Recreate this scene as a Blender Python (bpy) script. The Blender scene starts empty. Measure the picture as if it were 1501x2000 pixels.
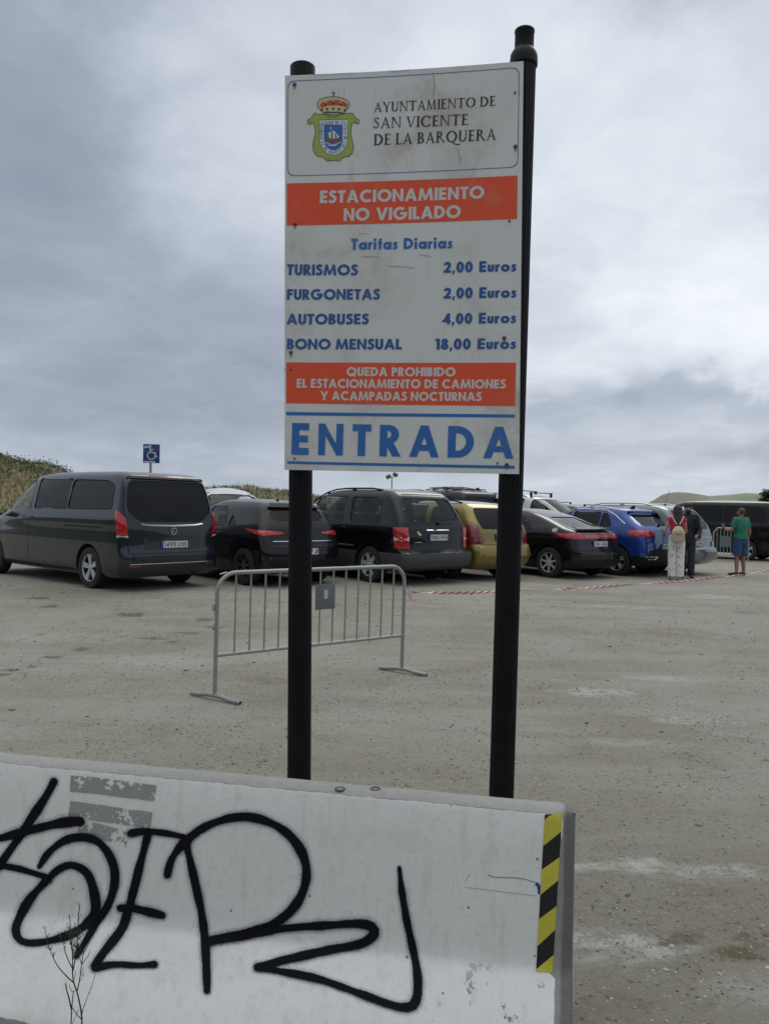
import bpy, bmesh, math, random
import numpy as np
from mathutils import Vector, Matrix, noise
from mathutils.geometry import delaunay_2d_cdt
from mathutils.bvhtree import BVHTree

R = math.radians
SC = bpy.context.scene
COL = SC.collection

# ------------------------------------------------------------------ camera
CAM_H, FOC, HOR, ROLL = 1.72, 1540.0, 985.0, 1.3
PITCH = math.atan((1000.0 - HOR) / FOC)
cam_data = bpy.data.cameras.new('camera')
cam = bpy.data.objects.new('camera', cam_data)
COL.objects.link(cam)
cam_data.sensor_fit = 'VERTICAL'
cam_data.sensor_height = 24.0
cam_data.lens = FOC / 2000.0 * 24.0
cam_data.clip_start = 0.05
cam_data.clip_end = 6000.0
CM = Matrix.Translation((0, 0, CAM_H)) @ Matrix.Rotation(math.pi / 2 - PITCH, 4, 'X') @ Matrix.Rotation(R(ROLL), 4, 'Z')
cam.matrix_world = CM
SC.camera = cam
CAM = Vector((0, 0, CAM_H))
_M3 = CM.to_3x3()


def ray(px, py):
    return _M3 @ Vector(((px - 750.5) / FOC, -(py - 1000.0) / FOC, -1.0))


def P(px, py, Z):
    return CAM + ray(px, py) * Z


def proj(p):
    v = _M3.transposed() @ (Vector(p) - CAM)
    return (750.5 + FOC * v.x / -v.z, 1000 - FOC * v.y / -v.z, -v.z)


# ------------------------------------------------------------------ sky and sun (overcast day)
world = bpy.data.worlds.new('World')
SC.world = world
world.use_nodes = True
wt = world.node_tree
wt.nodes.clear()
SC.view_settings.view_transform = 'Standard'
SC.view_settings.look = 'None'
SC.view_settings.exposure = 0.12
SC.view_settings.gamma = 1.0
SC.view_settings.use_curve_mapping = False
SUN_EL, SUN_AZ = 48.0, 25.0


class NT:
    def __init__(s, tree):
        s.t = tree

    def n(s, typ, **kw):
        nd = s.t.nodes.new(typ)
        for k, v in kw.items():
            if k == 'inp':
                for kk, vv in v.items():
                    if isinstance(vv, bpy.types.NodeSocket):
                        s.t.links.new(vv, nd.inputs[kk])
                    else:
                        nd.inputs[kk].default_value = vv
            else:
                setattr(nd, k, v)
        return nd

    def m(s, op, a, b=0.0, c=None, clamp=False):
        nd = s.t.nodes.new('ShaderNodeMath')
        nd.operation = op
        nd.use_clamp = clamp
        for i, v in enumerate((a, b, c)):
            if v is None:
                continue
            if isinstance(v, bpy.types.NodeSocket):
                s.t.links.new(v, nd.inputs[i])
            else:
                nd.inputs[i].default_value = v
        return nd.outputs[0]

    def mix(s, f, a, b, mode='MIX'):
        nd = s.t.nodes.new('ShaderNodeMix')
        nd.data_type = 'RGBA'
        nd.blend_type = mode
        for k, v in ((0, f), (6, a), (7, b)):
            if isinstance(v, bpy.types.NodeSocket):
                s.t.links.new(v, nd.inputs[k])
            else:
                if k != 0 and len(v) == 3:
                    v = (*v, 1)
                nd.inputs[k].default_value = v
        return nd.outputs[2]

    def noise(s, vec, scale, detail=4, rough=0.55, dist=0.0, out=0):
        nd = s.n('ShaderNodeTexNoise', inp={'Scale': scale, 'Detail': detail, 'Roughness': rough, 'Distortion': dist})
        if vec is not None:
            s.t.links.new(vec, nd.inputs['Vector'])
        return nd.outputs[out]

    def ramp(s, f, lo, hi):
        nd = s.n('ShaderNodeMapRange', inp={'From Min': lo, 'From Max': hi})
        nd.interpolation_type = 'SMOOTHSTEP'
        s.t.links.new(f, nd.inputs[0])
        return nd.outputs[0]

    def link(s, a, b):
        s.t.links.new(a, b)


w = NT(wt)
geo = w.n('ShaderNodeTexCoord')
sep = w.n('ShaderNodeSeparateXYZ', inp={0: geo.outputs['Generated']})
dx, dy, dz = sep.outputs
az = w.m('ARCTAN2', dx, dy)
el = w.m('ARCSINE', dz)
# cloud coordinates: a layer seen in perspective from below
den = w.m('ADD', w.m('MAXIMUM', dz, 0.0), 0.22)
cu = w.m('DIVIDE', dx, den)
cv = w.m('DIVIDE', dy, den)
cvec = w.n('ShaderNodeCombineXYZ', inp={0: cu, 1: cv, 2: 0.0}).outputs[0]
avec = w.n('ShaderNodeCombineXYZ', inp={0: az, 1: w.m('MULTIPLY', el, 1.7), 2: 0.3}).outputs[0]
warp = w.n('ShaderNodeSeparateXYZ', inp={0: w.noise(avec, 3.0, 5, 0.6, 0.3, out=1)})
wa = w.m('MULTIPLY', w.m('SUBTRACT', warp.outputs[0], 0.5), 0.34)
we = w.m('MULTIPLY', w.m('SUBTRACT', warp.outputs[1], 0.5), 0.26)
azw = w.m('ADD', az, wa)
elw = w.m('ADD', el, we)


def sky_blob(px, py, rx, ry, amp):
    a0 = math.atan((px - 750) / FOC)
    e0 = math.atan((HOR - py) / FOC)
    u = w.m('DIVIDE', w.m('SUBTRACT', azw, a0), rx / FOC)
    v = w.m('DIVIDE', w.m('SUBTRACT', elw, e0), ry / FOC)
    q = w.m('ADD', w.m('MULTIPLY', u, u), w.m('MULTIPLY', v, v))
    return w.m('MULTIPLY', w.m('POWER', 2.718, w.m('MULTIPLY', q, -1.0)), amp)


base = w.m('ADD', 0.51, w.m('MULTIPLY', w.m('SUBTRACT', w.noise(cvec, 1.1, 7, 0.52, 0.25), 0.5), 0.62))
fine = w.m('MULTIPLY', w.m('SUBTRACT', w.noise(cvec, 3.6, 7, 0.6, 0.5), 0.5), 0.34)
val = w.m('ADD', base, fine)
SKYB = [(40, 260, 260, 330, -0.20), (60, 640, 430, 240, -0.15), (450, 800, 300, 110, -0.20), (60, 830, 260, 90, -0.10),
        (400, 200, 210, 230, 0.17), (1180, 330, 400, 330, 0.27), (1380, 600, 300, 130, 0.24), (1420, 20, 240, 60, -0.16),
        (1450, 850, 170, 42, -0.24), (250, 10, 330, 70, -0.08), (1150, 940, 400, 50, 0.10), (760, 60, 170, 160, 0.10),
        (1290, 765, 230, 30, -0.20), (1100, 560, 160, 40, -0.08), (1290, 690, 200, 40, .08)]
for b in SKYB:
    val = w.m('ADD', val, sky_blob(*b))
cr = w.n('ShaderNodeValToRGB')
w.link(val, cr.inputs[0])
els = cr.color_ramp.elements
els[0].position, els[0].color = 0.12, (0.235, 0.27, 0.345, 1)
els[1].position, els[1].color = 0.92, (0.86, 0.90, 0.94, 1)
for pos, c in ((0.36, (0.345, 0.385, 0.465)), (0.58, (0.51, 0.56, 0.635)), (0.76, (0.69, 0.74, 0.80))):
    e = els.new(pos)
    e.color = (*c, 1)
hz = w.m('POWER', 2.718, w.m('MULTIPLY', w.m('ABSOLUTE', el), -13.0))
ccol = w.mix(w.m('MULTIPLY', hz, 0.5), cr.outputs[0], (0.50, 0.585, 0.68))
nish = w.n('ShaderNodeTexSky', sky_type='NISHITA', sun_disc=False, sun_elevation=R(SUN_EL), sun_rotation=R(SUN_AZ))
bg_sky = w.n('ShaderNodeBackground', inp={'Color': nish.outputs[0], 'Strength': 0.07})
zen = w.m('ADD', 1.0, w.m('MULTIPLY', w.ramp(el, 0.5, 1.35), 1.3))
ccol = w.mix(w.ramp(el, 0.5, 1.2), ccol, (0.64, 0.655, 0.63))
ccol = w.n('ShaderNodeVectorMath', operation='SCALE', inp={0: ccol, 'Scale': zen}).outputs[0]
bg_cl = w.n('ShaderNodeBackground', inp={'Color': ccol, 'Strength': 1.0})
mx = w.n('ShaderNodeMixShader', inp={0: 0.93, 1: bg_sky.outputs[0], 2: bg_cl.outputs[0]})
wo = w.n('ShaderNodeOutputWorld', inp={'Surface': mx.outputs[0]})

sun_d = bpy.data.lights.new('sun', 'SUN')
sun_d.energy = 0.7
sun_d.angle = R(30)
sun_d.color = (1.0, 0.97, 0.92)
sun = bpy.data.objects.new('sun', sun_d)
COL.objects.link(sun)
sdir = Vector((math.sin(R(SUN_AZ)) * math.cos(R(SUN_EL)), math.cos(R(SUN_AZ)) * math.cos(R(SUN_EL)), math.sin(R(SUN_EL))))
sun.rotation_euler = sdir.to_track_quat('Z', 'Y').to_euler()

# ------------------------------------------------------------------ materials
MATS = {}


def principled(name, col, rough=0.6, metal=0.0, coat=0.0, spec=0.5, nscale=0, namt=0.15, bump=0.0, bscale=60, sss=None):
    if name in MATS:
        return MATS[name]
    m = bpy.data.materials.new(name)
    m.use_nodes = True
    t = NT(m.node_tree)
    b = m.node_tree.nodes['Principled BSDF']
    b.inputs['Base Color'].default_value = (*col, 1)
    b.inputs['Roughness'].default_value = rough
    b.inputs['Metallic'].default_value = metal
    b.inputs['Coat Weight'].default_value = coat
    b.inputs['Coat Roughness'].default_value = 0.06
    b.inputs['Specular IOR Level'].default_value = spec
    tc = t.n('ShaderNodeTexCoord').outputs['Object']
    if nscale:
        n = t.noise(tc, nscale, 6, 0.6)
        c = t.mix(n, tuple(max(0, x * (1 - namt)) for x in col), tuple(min(1, x * (1 + namt)) for x in col))
        t.link(c, b.inputs['Base Color'])
        t.link(t.m('ADD', rough - 0.08, t.m('MULTIPLY', n, 0.16)), b.inputs['Roughness'])
    if bump:
        bn = t.n('ShaderNodeBump', inp={'Strength': 1.0, 'Distance': bump, 'Height': t.noise(tc, bscale, 5, 0.6)})
        t.link(bn.outputs[0], b.inputs['Normal'])
    m.diffuse_color = (*col, 1)
    MATS[name] = m
    return m


def glass_mat(name, tint, refl=0.9, rough=0.02):
    if name in MATS:
        return MATS[name]
    m = bpy.data.materials.new(name)
    m.use_nodes = True
    nt = m.node_tree
    nt.nodes.clear()
    t = NT(nt)
    tr = t.n('ShaderNodeBsdfTransparent', inp={'Color': (*tint, 1)})
    gl = t.n('ShaderNodeBsdfGlossy', inp={'Color': (refl, refl, refl, 1), 'Roughness': rough})
    fw = t.n('ShaderNodeLayerWeight', inp={'Blend': 0.5}).outputs['Facing']
    f = t.m('ADD', 0.032, t.m('MULTIPLY', t.m('POWER', fw, 4.5), 0.8), clamp=True)
    mx_ = t.n('ShaderNodeMixShader', inp={0: f, 1: tr.outputs[0], 2: gl.outputs[0]})
    t.n('ShaderNodeOutputMaterial', inp={'Surface': mx_.outputs[0]})
    MATS[name] = m
    return m


# ------------------------------------------------------------------ mesh helpers
class MB:
    """collects faces, then links them as ONE mesh object"""

    def __init__(s):
        s.v, s.f, s.mi = [], [], []

    def add(s, vs, fs, mi=0):
        o = len(s.v)
        s.v += [tuple(x) for x in vs]
        s.f += [tuple(i + o for i in f) for f in fs]
        s.mi += [mi] * len(fs)
        return s

    def box(s, c, d, rot=0.0, mi=0, tilt=None, bev=0.0):
        cx, cy, cz = c
        hx, hy, hz_ = d[0] / 2, d[1] / 2, d[2] / 2
        if bev <= 0:
            vs = [Vector((x * hx, y * hy, z * hz_)) for z in (-1, 1) for x, y in ((-1, -1), (1, -1), (1, 1), (-1, 1))]
            fs = [(3, 2, 1, 0), (4, 5, 6, 7), (0, 1, 5, 4), (1, 2, 6, 5), (2, 3, 7, 6), (3, 0, 4, 7)]
        else:
            bm = bmesh.new()
            bmesh.ops.create_cube(bm, size=1)
            for v in bm.verts:
                v.co = Vector((v.co.x * hx * 2, v.co.y * hy * 2, v.co.z * hz_ * 2))
            bmesh.ops.bevel(bm, geom=bm.edges[:] + bm.verts[:], offset=min(bev, hx * .9, hy * .9, hz_ * .9), segments=3, affect='EDGES', profile=0.5)
            bm.verts.index_update()
            vs = [v.co.copy() for v in bm.verts]
            fs = [tuple(v.index for v in f.verts) for f in bm.faces]
            bm.free()
        M = Matrix.Rotation(rot, 3, 'Z')
        if tilt is not None:
            M = M @ tilt
        return s.add([M @ v + Vector(c) for v in vs], fs, mi)

    def tube(s, pts, r, n=8, mi=0, cap=True, rr=None):
        pts = [Vector(p) for p in pts]
        vs, fs = [], []
        t0 = (pts[1] - pts[0]).normalized()
        up = Vector((0, 0, 1)) if abs(t0.z) < 0.9 else Vector((1, 0, 0))
        nrm = (up - t0 * up.dot(t0)).normalized()
        for i, p in enumerate(pts):
            t = (pts[min(i + 1, len(pts) - 1)] - pts[max(i - 1, 0)]).normalized()
            nrm = (nrm - t * nrm.dot(t)).normalized()
            b = t.cross(nrm)
            rad = r if rr is None else rr[i]
            for k in range(n):
                a = 2 * math.pi * k / n
                vs.append(p + (nrm * math.cos(a) + b * math.sin(a)) * rad)
        for i in range(len(pts) - 1):
            for k in range(n):
                k2 = (k + 1) % n
                fs.append((i * n + k, i * n + k2, (i + 1) * n + k2, (i + 1) * n + k))
        if cap:
            fs.append(tuple(range(n - 1, -1, -1)))
            fs.append(tuple((len(pts) - 1) * n + k for k in range(n)))
        return s.add(vs, fs, mi)

    def lathe(s, prof, c=(0, 0, 0), axis='Z', n=32, mi=0, closed=False):
        """prof: list of (radius, along-axis)"""
        vs, fs = [], []
        for r_, h_ in prof:
            for k in range(n):
                a = 2 * math.pi * k / n
                x, y = r_ * math.cos(a), r_ * math.sin(a)
                p = Vector((x, y, h_)) if axis == 'Z' else (Vector((x, h_, y)) if axis == 'Y' else Vector((h_, x, y)))
                vs.append(p + Vector(c))
        m_ = len(prof)
        rng = m_ if closed else m_ - 1
        for i in range(rng):
            j = (i + 1) % m_
            for k in range(n):
                k2 = (k + 1) % n
                fs.append((i * n + k, i * n + k2, j * n + k2, j * n + k))
        return s.add(vs, fs, mi)

    def build(s, name, mats, parent=None, smooth=True, angle=35, loc=None, label=None, kind=None, fixn=True):
        me = bpy.data.meshes.new(name)
        me.from_pydata(s.v, [], s.f)
        if not isinstance(mats, (list, tuple)):
            mats = [mats]
        for m_ in mats:
            me.materials.append(m_)
        me.polygons.foreach_set('material_index', s.mi)
        return finish(me, name, parent, smooth, angle, loc, label, kind, fixn)


def finish(me, name, parent=None, smooth=True, angle=35, loc=None, label=None, kind=None, fixn=True):
    if fixn:
        bm = bmesh.new()
        bm.from_mesh(me)
        bmesh.ops.recalc_face_normals(bm, faces=bm.faces)
        bm.to_mesh(me)
        bm.free()
    if smooth:
        me.polygons.foreach_set('use_smooth', [True] * len(me.polygons))
        me.update()
        me.set_sharp_from_angle(angle=R(angle))
    me.update()
    o = bpy.data.objects.new(name, me)
    COL.objects.link(o)
    if parent is not None:
        o.parent = parent
    if loc is not None:
        o.location = loc
    if label:
        o['label'] = label
    if kind:
        o['kind'] = kind
    return o


def thing(name, label, cat, loc=(0, 0, 0), rz=0.0, group=None):
    o = bpy.data.objects.new(name, None)
    o.empty_display_size = 0.2
    COL.objects.link(o)
    o.location = loc
    o.rotation_euler = (0, 0, rz)
    return tag(o, label, cat, group)


def tag(o, label, cat, group=None):
    o['label'] = label
    o['category'] = cat
    if group:
        o['group'] = group
    return o


def sub(name, parent, loc=(0, 0, 0)):
    o = bpy.data.objects.new(name, None)
    COL.objects.link(o)
    o.parent = parent
    o.location = loc
    return o


def inpoly(x, y, poly):
    c = False
    j = len(poly) - 1
    for i in range(len(poly)):
        xi, yi = poly[i]
        xj, yj = poly[j]
        if (yi > y) != (yj > y) and x < (xj - xi) * (y - yi) / (yj - yi) + xi:
            c = not c
        j = i
    return c


def area2(p):
    return sum(p[i - 1][0] * p[i][1] - p[i][0] * p[i - 1][1] for i in range(len(p)))


def ccw(p):
    p = [tuple(q) for q in p]
    return p if area2(p) > 0 else p[::-1]


def union2d(polys):
    polys = [ccw(p) for p in polys if abs(area2(p)) > 1e-9]
    bb = [(min(a for a, b in p), max(a for a, b in p), min(b for a, b in p), max(b for a, b in p)) for p in polys]
    vs, fs = [], []
    for p in polys:
        o = len(vs)
        vs += [Vector((a, b)) for a, b in p]
        fs.append(list(range(o, o + len(p))))
    edges = [(f[i - 1], f[i]) for f in fs for i in range(len(f))]
    r = delaunay_2d_cdt(vs, edges, [], 1, 1e-6, False)
    tv, tf = r[0], r[2]
    faces = []
    for f in tf:
        x = sum(tv[i].x for i in f) / len(f)
        y = sum(tv[i].y for i in f) / len(f)
        for p, q in zip(polys, bb):
            if q[0] <= x <= q[1] and q[2] <= y <= q[3] and inpoly(x, y, p):
                faces.append(tuple(f))
                break
    return [(v.x, v.y) for v in tv], faces


def fillpoly(outer, inner=None, step=None):
    """triangulate a polygon (with an optional hole) with inner points"""
    outer = ccw(outer)
    vs = [Vector(p) for p in outer]
    n0 = len(vs)
    edges = []
    if inner:
        vs += [Vector(p) for p in inner]
        m_ = len(inner)
        edges = [(n0 + i, n0 + (i + 1) % m_) for i in range(m_)]
    if step:
        xs = [p[0] for p in outer]
        ys = [p[1] for p in outer]
        x = min(xs) + step / 2
        while x < max(xs):
            y = min(ys) + step / 2
            while y < max(ys):
                if inpoly(x, y, outer) and not (inner and inpoly(x, y, inner)):
                    vs.append(Vector((x, y)))
                y += step
            x += step
    r = delaunay_2d_cdt(vs, edges, [list(range(n0))], 1, 1e-6, True)
    tv, tf, of = r[0], r[2], r[5]
    faces = []
    for f, o in zip(tf, of):
        if not len(o):
            continue
        if inner:
            cx = sum(tv[i].x for i in f) / len(f)
            cy = sum(tv[i].y for i in f) / len(f)
            if inpoly(cx, cy, inner):
                continue
        faces.append(tuple(f))
    return [(v.x, v.y) for v in tv], faces


def rounded(poly, r, n=4):
    out = []
    m_ = len(poly)
    for i in range(m_):
        p0, p1, p2 = Vector(poly[i - 1]), Vector(poly[i]), Vector(poly[(i + 1) % m_])
        a, b = (p0 - p1), (p2 - p1)
        rr = min(r, a.length * .45, b.length * .45)
        a.normalize()
        b.normalize()
        s_, e_ = p1 + a * rr, p1 + b * rr
        for k in range(n + 1):
            t = k / n
            q = s_ * (1 - t) ** 2 + p1 * 2 * t * (1 - t) + e_ * t * t
            out.append((q.x, q.y))
    return out


def densify(poly, step):
    out = []
    for i in range(len(poly)):
        a, b = Vector(poly[i]), Vector(poly[(i + 1) % len(poly)])
        k = max(1, int((b - a).length / step))
        for j in range(k):
            q = a.lerp(b, j / k)
            out.append((q.x, q.y))
    return out


def sstep(a, b, x):
    t = max(0.0, min(1.0, (x - a) / (b - a)))
    return t * t * (3 - 2 * t)


# ground level: the lot rises a little where the cars stand
def G(x, y):
    g = sstep(8.3, 12.3, y) * (0.225 - 0.007 * max(0.0, min(x, 9.0)))
    g *= 1 - 0.6 * sstep(24, 40, y)
    g += 0.012 * noise.noise(Vector((x * 0.35, y * 0.35, 0.0))) * sstep(0, 6, y)
    return g


def gp(px, py):
    d = ray(px, py)
    lo = 1.5
    t = lo
    while t < 400:
        p = CAM + d * t
        if p.z < G(p.x, p.y):
            break
        t += 0.02 * t
    a, b = t / 1.02, t
    for _ in range(24):
        m_ = (a + b) / 2
        p = CAM + d * m_
        if p.z < G(p.x, p.y):
            b = m_
        else:
            a = m_
    return CAM + d * b

# ------------------------------------------------------------------ ground
def spaced(stops):
    out = []
    for (a, b, s_) in stops:
        n = max(1, int(round((b - a) / s_)))
        out += [a + (b - a) * i / n for i in range(n)]
    out.append(stops[-1][1])
    return out


gy = spaced([(-120, -20, 20), (-20, -4, 4), (-4, 2, 0.5), (2, 6, 0.035), (6, 10, 0.055), (10, 18, 0.09), (18, 30, 0.4), (30, 60, 2), (60, 200, 14), (200, 2600, 200)])
gx = spaced([(-2400, -200, 200), (-200, -40, 16), (-40, -12, 2), (-12, -5, 0.12), (-5, 5, 0.05), (5, 11, 0.12), (11, 40, 2), (40, 200, 16), (200, 2400, 200)])
NX, NY = len(gx), len(gy)
XX, YY = np.meshgrid(np.array(gx), np.array(gy))


def np_sstep(a, b, x):
    t = np.clip((x - a) / (b - a), 0, 1)
    return t * t * (3 - 2 * t)


ZZ = np_sstep(8.3, 12.3, YY) * (0.225 - 0.007 * np.clip(XX, 0, 9)) * (1 - 0.6 * np_sstep(24, 40, YY))
WET = np.zeros_like(ZZ)
CHK = np.zeros_like(ZZ)
BRN = np.zeros_like(ZZ)
for j in range(NY):
    y = gy[j]
    if y < 0 or y > 32:
        continue
    for i in range(NX):
        x = gx[i]
        if abs(x) > 12:
            continue
        ZZ[j, i] += 0.012 * noise.noise(Vector((x * 0.35, y * 0.35, 0.0))) * sstep(0, 6, y)
        if y < 14:
            ZZ[j, i] += 0.004 * noise.noise(Vector((x * 3.1, y * 3.1, 5.0))) + 0.0035 * noise.noise(Vector((x * 11, y * 11, 9.0)))

WETS = [(75, 1168, 34, 3.5), (100, 1184, 26, 3), (255, 1200, 42, 5.5), (158, 1268, 20, 5), (108, 1283, 22, 4.5), (60, 1301, 20, 4),
        (25, 1308, 18, 3), (5, 1318, 18, 3), (400, 1210, 22, 5), (300, 1246, 40, 2.5), (340, 1254, 18, 2.5), (370, 1236, 30, 3), (235, 1243, 12, 2),
        (165, 1226, 9, 2), (80, 1239, 8, 2), (1305, 1838, 16, 8), (1440, 1195, 30, 3), (640, 1180, 30, 3), (420, 1225, 20, 3)]
CHKS = [(1210, 1690, 110, 16, 1.0), (1330, 1700, 120, 14, .6), (1440, 1700, 110, 13, .8), (1200, 1838, 120, 18, 1.1), (1265, 1850, 90, 22, .9), (1180, 1875, 80, 14, .6), (1170, 1352, 90, 8, .9), (1350, 1408, 100, 7, .6), (1300, 1325, 80, 6, .5),
        (1400, 1165, 70, 4, .6), (1180, 1185, 90, 4, .4), (1460, 1935, 90, 30, .5), (1250, 1450, 120, 8, .35), (150, 1245, 160, 12, .3), (300, 1290, 160, 14, .3)]


def splat(arr, px, py, rx, ry, amp):
    c = gp(px, py)
    ex = (gp(px + rx, py) - c).length
    ey = (gp(px, py - ry) - gp(px, py + ry)).length / 2
    m_ = (abs(XX - c.x) < ex * 3) & (abs(YY - c.y) < ey * 3)
    idx = np.argwhere(m_)
    for j, i in idx:
        x, y = gx[i], gy[j]
        n1 = noise.noise(Vector((x * 4, y * 4, 3.0))) + 0.6 * noise.noise(Vector((x * 11, y * 11, 7.0)))
        u, v = (x - c.x) / ex, (y - c.y) / ey
        d = math.sqrt(u * u + v * v) + (0.75 if arr is WET else 0.45) * n1
        arr[j, i] = max(arr[j, i], amp * (1 - sstep(0.65, 1.1, d)))
        if arr is WET:
            ZZ[j, i] -= 0.012 * (1 - sstep(0.4, 1.2, d))


for a_ in WETS:
    splat(WET, a_[0], a_[1], a_[2] * .8, a_[3] * .62, 1.0)
for a_ in CHKS:
    splat(CHK, a_[0], a_[1], a_[2], a_[3], min(1.0, a_[4] * .95))
for a_ in ((1350, 1832, 40, 14, 1.0), (1450, 1862, 80, 16, 1.), (1480, 1835, 60, 14, .9), (1200, 1960, 60, 20, .4), (1370, 1740, 90, 14, .35), (520, 1330, 60, 8, .35), (880, 1310, 60, 8, .35), (1330, 1235, 80, 10, .3)):
    splat(BRN, *a_)
co = np.stack([XX, YY, ZZ], -1).reshape(-1, 3)
idx = np.arange(NX * NY).reshape(NY, NX)
quads = np.stack([idx[:-1, :-1], idx[:-1, 1:], idx[1:, 1:], idx[1:, :-1]], -1).reshape(-1, 4)
gme = bpy.data.meshes.new('ground')
gme.vertices.add(len(co))
gme.vertices.foreach_set('co', co.ravel())
gme.loops.add(quads.size)
gme.loops.foreach_set('vertex_index', quads.ravel())
gme.polygons.add(len(quads))
gme.polygons.foreach_set('loop_start', np.arange(0, quads.size, 4))
gme.polygons.foreach_set('loop_total', np.full(len(quads), 4))
gme.update(calc_edges=True)
for nm, arr in (('wet', WET), ('chalk', CHK), ('brown', BRN)):
    at = gme.attributes.new(nm, 'FLOAT', 'POINT')
    at.data.foreach_set('value', arr.ravel().astype(np.float32))
gme.polygons.foreach_set('use_smooth', [True] * len(gme.polygons))

gm = bpy.data.materials.new('compacted_gravel')
gm.use_nodes = True
t = NT(gm.node_tree)
b = gm.node_tree.nodes['Principled BSDF']
tc = t.n('ShaderNodeTexCoord').outputs['Object']
big = t.noise(tc, 0.45, 5, 0.6, 0.4)
mid = t.noise(tc, 2.3, 6, 0.65)
sm = t.noise(tc, 26, 8, 0.7)
sm2 = t.noise(tc, 140, 4, 0.7)
stx = t.n('ShaderNodeMapping', inp={'Vector': tc, 'Scale': (0.5, 2.6, 1), 'Rotation': (0, 0, R(-14))})
comp = t.ramp(t.m('ADD', t.noise(stx.outputs[0], 0.55, 5, 0.6, 0.5), t.m('MULTIPLY', t.m('SUBTRACT', big, 0.5), 0.5)), 0.43, 0.60)
spk = t.m('SUBTRACT', 1.0, t.m('MULTIPLY', comp, 0.5))
c = t.mix(t.ramp(big, 0.38, 0.62), (0.265, 0.250, 0.205), (0.300, 0.290, 0.252))
c = t.mix(t.m('MULTIPLY', t.ramp(mid, 0.48, 0.72), 0.5), c, (0.215, 0.192, 0.148))
c = t.mix(t.m('MULTIPLY', comp, 0.38), c, (0.345, 0.335, 0.300))
c = t.mix(t.m('MULTIPLY', t.ramp(t.noise(tc, 1.1, 6, 0.7, 0.8), 0.55, 0.75), 0.5), c, (0.36, 0.35, 0.32))
c = t.mix(t.m('MULTIPLY', t.ramp(t.noise(stx.outputs[0], 1.0, 7, 0.65, 0.6), 0.50, 0.72), 0.38), c, (0.215, 0.198, 0.163))
c = t.mix(t.m('MULTIPLY', t.ramp(sm, 0.48, 0.72), t.m('MULTIPLY', spk, 0.62)), c, (0.125, 0.113, 0.09))
c = t.mix(t.m('MULTIPLY', t.ramp(t.noise(tc, 62, 5, 0.75), 0.54, 0.68), t.m('MULTIPLY', spk, 0.68)), c, (0.095, 0.088, 0.072))
c = t.mix(t.m('MULTIPLY', t.ramp(sm2, 0.56, 0.74), t.m('MULTIPLY', spk, 0.6)), c, (0.48, 0.46, 0.42))
c = t.mix(t.m('MULTIPLY', t.ramp(sm2, 0.46, 0.28), t.m('MULTIPLY', spk, 0.6)), c, (0.095, 0.088, 0.07))
vor = t.n('ShaderNodeTexVoronoi', inp={'Vector': tc, 'Scale': 34.0})
vsel = t.ramp(vor.outputs['Distance'], 0.30, 0.16)
vr = t.n('ShaderNodeSeparateColor', inp={0: vor.outputs['Color']})
dark = t.m('MULTIPLY', t.m('MULTIPLY', vsel, t.ramp(vr.outputs[0], 0.80, 0.84)), spk)
lite = t.m('MULTIPLY', t.m('MULTIPLY', vsel, t.ramp(vr.outputs[1], 0.88, 0.91)), spk)
c = t.mix(t.m('MULTIPLY', dark, 0.75), c, (0.07, 0.066, 0.06))
c = t.mix(t.m('MULTIPLY', lite, 0.7), c, (0.42, 0.40, 0.36))
chk = t.n('ShaderNodeAttribute', attribute_name='chalk').outputs['Fac']
chf = t.m('MULTIPLY', chk, t.ramp(t.noise(tc, 9, 8, 0.75), 0.38, 0.58), clamp=True)
sy_ = t.n('ShaderNodeSeparateXYZ', inp={0: tc}).outputs[1]
c = t.mix(t.m('MULTIPLY', t.ramp(t.m('ADD', sy_, t.m('MULTIPLY', big, 1.6)), 5.6, 3.2), .42), c, (0.165, 0.150, 0.110))
c = t.mix(t.m('MULTIPLY', chf, .72), c, (0.50, 0.495, 0.475))
brn = t.n('ShaderNodeAttribute', attribute_name='brown').outputs['Fac']
c = t.mix(t.m('MULTIPLY', brn, t.ramp(t.noise(tc, 12, 6, 0.7), 0.36, 0.55)), c, t.mix(t.ramp(t.noise(tc, 5, 3, .5), .45, .55), (0.115, 0.106, 0.060), (0.145, 0.108, 0.078)))
wet = t.n('ShaderNodeAttribute', attribute_name='wet').outputs['Fac']
wf = t.m('MULTIPLY', wet, t.m('ADD', 0.45, t.ramp(t.noise(tc, 14, 6, 0.7), 0.3, 0.55)), clamp=True)
c = t.mix(t.m('MULTIPLY', wf, 0.85), c, (0.10, 0.092, 0.072))
t.link(c, b.inputs['Base Color'])
t.link(t.m('SUBTRACT', 0.95, t.m('MULTIPLY', wf, 0.5)), b.inputs['Roughness'])
b.inputs['Specular IOR Level'].default_value = 0.25
h = t.m('ADD', t.m('MULTIPLY', sm, 0.5), t.m('MULTIPLY', sm2, 0.28))
h = t.m('ADD', h, t.m('MULTIPLY', t.m('ADD', dark, lite), 0.35))
h = t.m('ADD', h, t.m('MULTIPLY', mid, 1.0))
bp = t.n('ShaderNodeBump', inp={'Strength': 1.0, 'Distance': 0.032, 'Height': h})
t.link(bp.outputs[0], b.inputs['Normal'])
gme.materials.append(gm)
ground = bpy.data.objects.new('ground', gme)
COL.objects.link(ground)
ground['kind'] = 'structure'

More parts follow.
